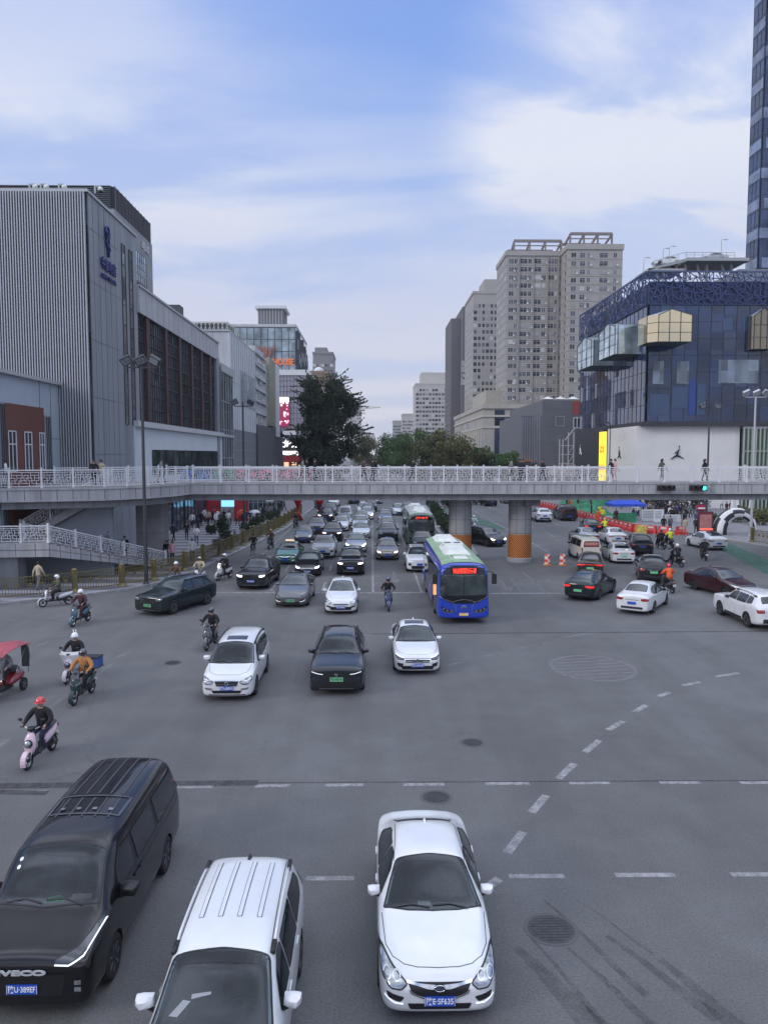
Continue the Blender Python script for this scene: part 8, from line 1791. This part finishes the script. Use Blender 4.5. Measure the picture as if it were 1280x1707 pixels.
# windproof apron of that rider
def apron(q, m_, name='windproof_apron'):
    b = MB(); rows = []
    for (z, y, w_) in ((1.10, -.46, .36), (1.00, -.52, .42), (.80, -.50, .36), (.55, -.46, .28), (.42, -.40, .22)): rows.append([Vector((w_*math.sin(t), y+.30*(1-math.cos(t)), z)) for t in [R(-80+20*k) for k in range(9)]])
    for r0, r1 in zip(rows[:-1], rows[1:]):
        for i in range(8): b.poly([r0[i], r0[i+1], r1[i+1], r1[i]])
    o = part(b, name, [m_], q, True); md = None; return o
apron(q, CL['white'])
s_, q = ride('sharp', 'full', 124, 1176, -4, dg, CL['ochre'], CL['black'], 'dark green scooter of the courier with the blue box', 'courier in patterned orange jacket on the dark green scooter', HC('dark', (.05, .05, .055)))
b = MB(); b.box(-.25, .25, .66, 1.10, .86, 1.22, 0); b.box(-.262, .262, .65, 1.11, 1.20, 1.25, 1); b.box(-.262, .262, .65, 1.11, .86, .89, 1); o = b.build('delivery_box', [CL['blue'], mat('box trim black', (.015, .02, .03), .6)]); o.location = s_.location; o.rotation_euler = s_.rotation_euler; tag(o, 'blue insulated delivery box strapped behind the courier', 'box')
ride('maxi', 'full', 345, 1085, -4, gy, CL['black'], CL['black'], 'dark maxi scooter beside the white people carrier', 'rider in black jacket and dark helmet on the dark maxi scooter', HC('dark', (.05, .05, .055)))
ride('maxi', 'full', 648, 1019, 2, bl, CL['black'], CL['navy'], 'blue motorcycle in the middle lane before the stop line', 'rider in black with violet helmet on the blue motorcycle', HC('violet', (.07, .05, .20)), sname='motorcycle', scat='motorcycle')
ride('sharp', 'half', 122, 1045, -10, paint('scooter teal', (.03, .09, .14)), CL['maroon'], CL['maroon'], 'blue black scooter of the rider in a maroon poncho', 'rider in maroon poncho and white helmet near the left fence', HC('white', (.75, .75, .76)))
ride('round', 'full', 72, 1012, -55, wh, CL['olive'], CL['black'], 'white scooter riding along the left fence', 'rider in dark olive coat and white helmet along the left fence', HC('white', (.75, .75, .76)))
ride('maxi', 'full', 300, 966, -25, wh, CL['black'], CL['black'], 'white scooter between the dark off-roader and the left kerb', 'rider in black with white helmet left of the dark off-roader', HC('white', (.75, .75, .76)))
p_ = [o for o in COL.objects if o.get('label', '') in ('white scooter between the dark off-roader and the left kerb', 'rider in black with white helmet left of the dark off-roader')]
for o in p_: o.location = G(371, 968)+Vector((0, .6, 0))
ride('round', 'full', 326, 975, -10, wh, CL['beige'], CL['grey'], 'cream scooter behind the dark green estate', 'rider in pale patterned coat just behind the dark green estate', HC('beige', (.4, .35, .3)))
ride('sharp', 'half', 284, 985, -15, gy, CL['brown'], CL['black'], 'grey scooter hidden behind the roof of the dark green estate', 'rider with white helmet by the fence behind the dark green estate', HC('white', (.75, .75, .76)))
ride('sharp', 'full', 448, 916, -8, gy, CL['brown'], CL['black'], 'grey scooter in the kerb lane behind the cyclist', 'rider in brown jacket and orange helmet in the kerb lane', HC('orange', (.45, .14, .04)))
ride('maxi', 'full', 491, 880, -8, bk, CL['black'], CL['black'], 'black scooter at the far end of the left fence', 'rider in black at the far end of the left fence', None)
ride('round', 'half', 529, 862, -5, wh, CL['navy'], CL['black'], 'white scooter beside the dark suv under the bridge', 'rider in navy with white helmet under the bridge', HC('white', (.75, .75, .76)))
ride('maxi', 'full', 534, 850, -5, bk, CL['black'], CL['grey'], 'black scooter near the red arch under the bridge', 'dark rider near the red arch under the bridge', None)
ride('sharp', 'full', 525, 846, -5, gy, CL['grey'], CL['black'], 'grey scooter farthest up the kerb lane', 'grey clothed rider farthest up the kerb lane', None)
ride('round', 'full', 1120, 989, 4, gy, CL['orange'], CL['black'], 'grey scooter ridden away by the man in orange', 'rider in orange jacket and red helmet seen from behind', HC('red', (.55, .015, .02)), rear=True)
ride('maxi', 'full', 1135, 946, 12, bk, CL['black'], CL['black'], 'black motorcycle with red lamp behind the dark car on the right', 'rider in black with white helmet seen from behind', HC('white', (.75, .75, .76)), rear=True, sname='motorcycle', scat='motorcycle')
ride('sharp', 'full', 1176, 935, -10, bk, CL['black'], CL['olive'], 'black scooter in front of the police car', 'rider bent forward in dark clothes in front of the police car', HC('greybl', (.12, .13, .14)), rear=True)
ride('maxi', 'full', 1106, 916, 4, bk, CL['black'], CL['black'], 'black scooter, left one of the pair at the corner', 'rider in black with black helmet, left one of the corner pair', None, rear=True)
ride('sharp', 'full', 1120, 914, 4, bk, CL['yellow'], CL['black'], 'black scooter, right one of the pair at the corner', 'rider with yellow vest, right one of the corner pair', HC('white', (.75, .75, .76)), rear=True)
ride('round', 'full', 1011, 892, 8, gy, CL['yellow'], CL['black'], 'scooter of the courier in yellow beside the red barriers', 'courier in yellow beside the red barriers', HC('yellow', (.6, .5, .04)), rear=True)
ride('round', 'half', 791, 886, 0, wh, CL['white'], CL['black'], 'white scooter just right of the left column', 'rider in white just right of the left column', HC('white', (.75, .75, .76)))
s_, _q = ride('maxi', None, 296, 925, 60, bk, None, None, 'dark blue scooter parked on the plaza behind the fence', ''); s_.location = (*G(385, 905)[:2], .146)
s_, _q = ride('round', None, 268, 925, 50, bl, None, None, 'second parked dark scooter, lower on the plaza by the fence', ''); s_.location = (*G(366, 918)[:2], .146)
# bicycle
bc = bicycle(); p = G(421, 926); bc.location = p+Vector((0, .5, 0)); bc.rotation_euler = (0, 0, R(-6)); tag(bc, 'black bicycle in the kerb lane left of the green taxi', 'bicycle')
q = copy_tree(RID['bare']); q.location = bc.location+Vector((0, -.02, .06)); q.rotation_euler = bc.rotation_euler; recol(q, {'cloth base coat': CL['black'], 'cloth base trousers': CL['black']}); tag(q, 'cyclist all in black in the kerb lane', 'person')
# canopied red tricycle at the left edge
TR = empty('canopied_tricycle', G(-12, 1172)+Vector((0, .75, 0)), R(-4)); TR.scale = (.92, .92, .94); RP = paint('tricycle red', (.20, .018, .025)); GP = paint('tricycle grey', (.10, .10, .11))
tm, rm_ = wheel_meshes(.24, .10, 0)
for (x, y) in ((0, -.75), (-.38, .75), (.38, .75)):
    o = bpy.data.objects.new('wheel', tm); COL.objects.link(o); mk(o, TR); o.location = (x, y, .24); q = bpy.data.objects.new('rim', rm_); COL.objects.link(q); mk(q, o)
def sm2(m, nm, mats): o = part(m, nm, mats, TR); fixn(o); subd(o, 1); o.data.polygons.foreach_set('use_smooth', [True]*len(o.data.polygons)); return o
sm2(loft([ring(0, -.66, .45, .16, .10), ring(0, -.70, .58, .30, .16), ring(0, -.66, .72, .34, .14), ring(0, -.58, .90, .30, .10), ring(0, -.52, 1.02, .2, .07)]), 'front_cowl', [GP]); sm2(loft([ring(0, -.74, .38, .10, .12), ring(0, -.78, .46, .20, .16), ring(0, -.74, .56, .24, .16)]), 'front_mudguard', [RP])
sm2(loft([ring(0, .05, .40, .30, .12, tilt=R(90)), ring(0, .3, .52, .42, .24, tilt=R(90)), ring(0, .8, .58, .44, .26, tilt=R(90)), ring(0, 1.1, .60, .36, .2, tilt=R(90))]), 'rear_body', [RP]); sm2(loft([ring(0, .2, .82, .3, .07, tilt=R(90)), ring(0, .5, .84, .34, .08, tilt=R(90)), ring(0, .85, .90, .33, .10, tilt=R(90))]), 'saddle', [SEATM])
m = MB(); m.box(-.30, .30, -.55, .2, .30, .36); part(m, 'footboard', [BLK], TR)
m = MB()
for sg in (-1, 1): m.raw([(sg*.10, -.84, .62), (sg*.28, -.78, .66), (sg*.27, -.76, .76), (sg*.10, -.80, .70)], [(0, 1, 2, 3)])
part(m, 'headlight', [LMP], TR)
m = MB()
for sg in (-1, 1): m.tube([(sg*.40, -.60, .75), (sg*.43, -.62, 1.4), (sg*.45, -.55, 1.72), (sg*.46, .3, 1.82), (sg*.46, 1.0, 1.72), (sg*.44, 1.15, 1.2), (sg*.40, 1.08, .6)], .014, 6); m.tube([(sg*.46, .95, 1.75), (sg*.44, .2, .9), (sg*.40, .1, .6)], .010, 6)
m.tube([(-.43, -.62, 1.42), (.43, -.62, 1.42)], .012, 6); m.tube([(-.40, -.6, .8), (.40, -.6, .8)], .012, 6); part(m, 'canopy_frame', [ALU], TR, True)
m = MB(); n = 8; ys = (-.95, -.5, .1, .7, 1.15); vs = [((-.56+1.12*i/n), y, 1.78+.10*math.sin(PI*i/n)-(abs(y-.1)**2)*.12) for y in ys for i in range(n+1)]; m.raw(vs+[(v[0], v[1], v[2]+.015) for v in vs], [(r*(n+1)+i, r*(n+1)+i+1, (r+1)*(n+1)+i+1, (r+1)*(n+1)+i) for r in range(4) for i in range(n)]+[(45+r*(n+1)+i, 45+(r+1)*(n+1)+i, 45+(r+1)*(n+1)+i+1, 45+r*(n+1)+i+1) for r in range(4) for i in range(n)])
part(m, 'canopy', [mat('canopy pink red', (.34, .065, .085), .6, noise=.15, nscale=3)], TR, True)
m = MB(); m.poly([(-.38, -.63, .84), (.38, -.63, .84), (.41, -.645, 1.40), (-.41, -.645, 1.40)]); part(m, 'windshield', [mat('clear plastic screen', (.30, .32, .34), .1, alpha=.28)], TR)
for sg in (-1, 1): m = MB(); m.poly([(sg*.45, .55, .95), (sg*.45, 1.1, .80), (sg*.455, 1.12, 1.4), (sg*.46, .9, 1.72), (sg*.46, .5, 1.78)]); part(m, 'side_curtain', [mat('black curtain', (.02, .02, .022), .7)], TR)
m = MB(); m.tube([(-.32, -.34, 1.03), (-.1, -.46, 1.0), (.1, -.46, 1.0), (.32, -.34, 1.03)], .015, 8); part(m, 'handlebar', [BLK], TR, True)
tag(TR, 'red and grey tricycle with pink red canopy at the left edge', 'tricycle')
q = copy_tree(RID['bare']); q.location = TR.location; q.rotation_euler = TR.rotation_euler; recol(q, {'cloth base coat': CL['grey'], 'cloth base trousers': CL['black']}); tag(q, 'driver in grey seated under the pink red canopy', 'person')

# ------------------------------------------------------------------ people on foot
WK = dict(walk=make_person(walker()), stand=make_person(walker(.06, .05)), phone=make_person(walker(.05, phone=True)), lwalk=make_person(walker(.22), long=True), lstand=make_person(walker(.05, .05, coat=.2), long=True), coat=make_person(walker(.16, .12, coat=.2)))
def pers(k, pos, dev, coat, trou, lab, grp=None, s=1.0):
    q = take(WK, k); q.location = pos; q.rotation_euler = (0, 0, R(dev)); q.scale = (s, s, s); q.name = 'person'
    recol(q, {'cloth base coat': CL[coat], 'cloth base trousers': CL[trou]}); tag(q, lab, 'person', grp); return q
def onbridge(px_, Y=58.4): return Vector((((px_-620)/1282*Y), Y, DZ))
for (px_, Y, k, dev, coat, trou, lab) in ((15, 47.9, 'phone', -60, 'white', 'black', 'person in white jacket at the left end of the bridge looking at a phone'), (160, 50.5, 'stand', 10, 'black', 'black', 'person in black, left one of the pair on the bridge landing'), (172, 50.8, 'lstand', -10, 'beige', 'grey', 'person in beige, right one of the pair on the bridge landing'), (271, 55.5, 'walk', 90, 'grey', 'black', 'grey clothed walker on the bridge just right of the tall lamp post'),
    (505, 58.4, 'walk', 90, 'grey', 'black', 'walker in grey on the bridge before the dark tree'), (512, 58.9, 'walk', -90, 'black', 'black', 'walker in black at the foot of the dark tree, facing left'), (525, 58.2, 'stand', 90, 'black', 'black', 'taller walker in black under the dark tree'), (606, 58.3, 'walk', 90, 'maroon', 'black', 'walker in maroon coat on the bridge above the traffic queue'), (621, 58.6, 'coat', 90, 'black', 'black', 'walker in black long coat next to the maroon one'), (626, 58.9, 'lwalk', 90, 'black', 'grey', 'third walker with a white bag beside the maroon one'), (688, 58.3, 'walk', 90, 'black', 'black', 'lone walker in black on the bridge above the lane line'),
    (852, 58.4, 'walk', 90, 'grey', 'black', 'grey walker on the bridge near the right column'), (867, 58.3, 'coat', 90, 'black', 'black', 'walker in black long coat above the right column'), (872, 58.9, 'walk', 90, 'navy', 'black', 'walker in navy above the right column'), (905, 58.2, 'walk', -90, 'black', 'black', 'walker in black facing left before the dark slate building'), (1019, 58.3, 'walk', 90, 'black', 'black', 'man in black beside the person in pink on the bridge'), (1026, 58.1, 'coat', 90, 'pink', 'pink', 'person in pale pink coat on the bridge'), (1105, 58.3, 'lwalk', 100, 'olive', 'black', 'woman in dark olive below the leaping figure emblem'), (1177, 58.3, 'lwalk', 80, 'black', 'black', 'woman in black beside the dark floodlight post on the bridge')):
    pers(k, onbridge(px_, Y), dev, coat, trou, lab)
def onstairs(px_, y, z): p = G(px_, y, z); return p
pers('coat', Vector((-23.6, 50.3, 3.5)), 100, 'beige', 'beige', 'person in cream long coat climbing the upper flight'); pers('stand', Vector((-17.0, 52.9, .9)), 20, 'black', 'black', 'person in black coming down the lower stairs'); pers('stand', Vector((-17.6, 51.4, 1.4)), 20, 'grey', 'denim', 'person in grey behind the lower stair railing'); pers('walk', Vector((-19.8, 45.6, .146)), 160, 'beige', 'grey', 'person in beige walking below the stair landing')
for (x, y, k, dev, coat, trou, lab) in ((312, 903, 'stand', 0, 'black', 'black', 'man in black standing alone in the middle of the striped plaza'), (328, 911, 'phone', 20, 'white', 'denim', 'person in white jacket and jeans on the striped plaza'), (331, 892, 'walk', 180, 'black', 'black', 'person in black walking away behind the one in white and jeans'), (290, 905, 'walk', 150, 'navy', 'black', 'person in navy at the edge of the square column'), (281, 903, 'stand', 0, 'grey', 'white', 'person with pale trousers beside the square column'), (321, 938, 'lstand', 10, 'white', 'black', 'woman in white jacket nearest the fence on the plaza'), (279, 942, 'lstand', 5, 'black', 'grey', 'dark haired woman left of the pink one at the stair foot'), (288, 943, 'lstand', -5, 'pink', 'black', 'woman in dusty pink jacket at the stair foot'),
    (348, 877, 'lwalk', 170, 'beige', 'black', 'beige clothed person near the shops, leftmost of the group'), (356, 871, 'walk', 190, 'red', 'black', 'person in bright red jacket in the group at the shops'), (363, 876, 'coat', 180, 'white', 'white', 'person in long white coat in the group at the shops'), (374, 876, 'walk', 170, 'black', 'black', 'person with round black bag in the group at the shops'), (381, 879, 'coat', 180, 'pearl_' if False else 'white', 'grey', 'second white coat, right end of the group at the shops'), (366, 866, 'stand', 0, 'black', 'black', 'dark person behind the white coats at the shops'), (390, 864, 'walk', 20, 'navy', 'black', 'navy clothed person right of the glowing blue screen'), (402, 872, 'coat', 200, 'orange', 'brown', 'person in orange coat at the right red pillar'),
    (336, 880, 'walk', 160, 'black', 'black', 'person in black left of the beige clothed one'), (279, 872, 'stand', 0, 'black', 'black', 'dark person deep in the shadow beside the square column'), (285, 870, 'walk', 30, 'black', 'grey', 'second dark person deep in the shadow beside the square column'), (293, 871, 'stand', 60, 'navy', 'navy', 'third person in the shadow, right of the two by the square column')):
    p = G(x, y); pers(k, Vector((p.x, p.y, .146)), dev, coat, trou, lab)
rnd = random.Random(11)
for i in range(24):
    p = G(rnd.uniform(300, 400), rnd.uniform(866, 884)); c_ = rnd.choice(['black', 'navy', 'grey', 'white', 'red']); pers(rnd.choice(list(WK)), Vector((p.x, p.y, .146)), rnd.uniform(0, 360), c_, 'black', c_+' clothed shopper in the loose crowd on the striped plaza', 'loose crowd on the striped plaza')
for i in range(14):   # people half hidden behind the far end of the left fence
    p = G(418+i*5.2+rnd.uniform(-2, 2), 888-i*1.9-rnd.uniform(6, 12)); c_ = rnd.choice(['white', 'black', 'grey', 'green', 'beige', 'navy']); pers(rnd.choice(list(WK)), Vector((p.x-.8, p.y, .146)), rnd.uniform(0, 360), c_, 'black', c_+' clothed person in the crowd behind the far end of the left fence', 'crowd behind the far end of the left fence')
m = MB(); m.lathe([(.62, 0), (.5, .14), (.28, .24), (.03, .30)], 'Z', 12); m.tube([(0, 0, -.8), (0, 0, .3)], .012, 6); o = m.build('umbrella', mat('pale umbrella', (.5, .5, .55), .6)); o.location = (*G(425, 884)[:2], 1.95); tag(o, 'pale open umbrella held in the crowd behind the left fence', 'umbrella')
for (x, y, k, dev, coat, trou, lab) in ((951, 853, 'walk', 90, 'orange', 'black', 'worker in orange behind the farthest red barriers'), (999, 866, 'stand', 20, 'yellow', 'black', 'worker in yellow vest behind the red barriers'), (985, 862, 'stand', 70, 'black', 'black', 'man in black left of the worker in yellow vest'), (967, 860, 'walk', 70, 'grey', 'black', 'man in grey behind the red barriers, left of the man in black'), (1004, 872, 'stand', 0, 'yellow', 'denim', 'crouching looking worker in yellow nearest the green netting'), (996, 875, 'stand', 10, 'orange', 'orange', 'worker in orange nearest the barriers left of the tent'), (1026, 874, 'walk', 0, 'maroon', 'black', 'person in maroon at the left leg of the blue tent'), (1055, 872, 'stand', 30, 'navy', 'black', 'person in navy at the right leg of the blue tent'), (1105, 890, 'stand', 160, 'black', 'black', 'man in black behind the barriers by the scooter pair'), (1116, 889, 'stand', 190, 'grey', 'black', 'man in grey behind the barriers by the scooter pair'), (1141, 893, 'lstand', 0, 'beige', 'beige', 'woman in cream at the right end of the barriers'), (1159, 893, 'stand', 0, 'black', 'black', 'man in black beside the dark red advertising pillar'),
    (1116, 868, 'coat', 0, 'white', 'beige', 'person in white jacket in front of the crowd on the right'), (1126, 866, 'walk', 80, 'blue', 'black', 'person in blue next to the white jacket in the right crowd'), (1150, 864, 'walk', 90, 'grey', 'black', 'striding grey clothed walker in the right crowd'), (1139, 878, 'walk', 60, 'black', 'black', 'bent dark person just behind the barriers in the right crowd'), (1202, 851, 'lwalk', 0, 'white', 'black', 'woman in white jacket on the open pavement right of the crowd'), (1210, 859, 'coat', 10, 'maroon', 'brown', 'woman in brown long coat on the open pavement'), (1194, 846, 'walk', 0, 'black', 'black', 'small dark figure farthest on the open pavement'), (1217, 858, 'stand', 0, 'black', 'navy', 'dark figure beside the left folded parasol'), (1160, 880, 'stand', 0, 'denim', 'denim', 'person in denim left of the crimson sign')):
    p = G(x, y); pers(k, Vector((p.x, p.y, .146)), dev, coat, trou, lab)
for i in range(70):
    x = rnd.uniform(1060, 1175); y = rnd.uniform(845, 872); p = G(x, y); c_ = rnd.choices(['black', 'navy', 'grey', 'white', 'maroon'], (8, 3, 2, 1.4, 1))[0]
    pers(rnd.choice(list(WK)), Vector((p.x, p.y, .146)), rnd.uniform(0, 360), c_, rnd.choice(['black', 'black', 'denim']), c_+' clothed person in the packed crowd on the right pavement', 'packed crowd on the right pavement')
for i in range(14):
    x = rnd.uniform(930, 1060); y = rnd.uniform(838, 850); p = G(x, y+2); c_ = rnd.choice(['black', 'navy', 'green', 'grey'])
    pers(rnd.choice(list(WK)), Vector((max(p.x, 30), p.y, .146)), rnd.uniform(0, 360), c_, 'black', c_+' clothed person far behind the building site', 'people far behind the building site')
# prototypes that were never placed
for D in (RID, SCO, WK):
    for k, o in D.items():
        kill_tree(o)
for k, o in PROTO.items():
    kill_tree(o)
hz = MB(); hz.box(-1200, 1200, -60, 1300, -1, 128); hm = bpy.data.materials.new('haze air'); hm.use_nodes = True; t = hm.node_tree; t.nodes.clear(); o_ = t.nodes.new('ShaderNodeOutputMaterial'); v_ = t.nodes.new('ShaderNodeVolumePrincipled'); v_.inputs['Color'].default_value = (.82, .88, 1, 1); v_.inputs['Density'].default_value = HAZE; v_.inputs['Anisotropy'].default_value = .2; t.links.new(v_.outputs[0], o_.inputs['Volume'])
if HAZE > 0: o = hz.build('haze', hm); o['kind'] = 'stuff'
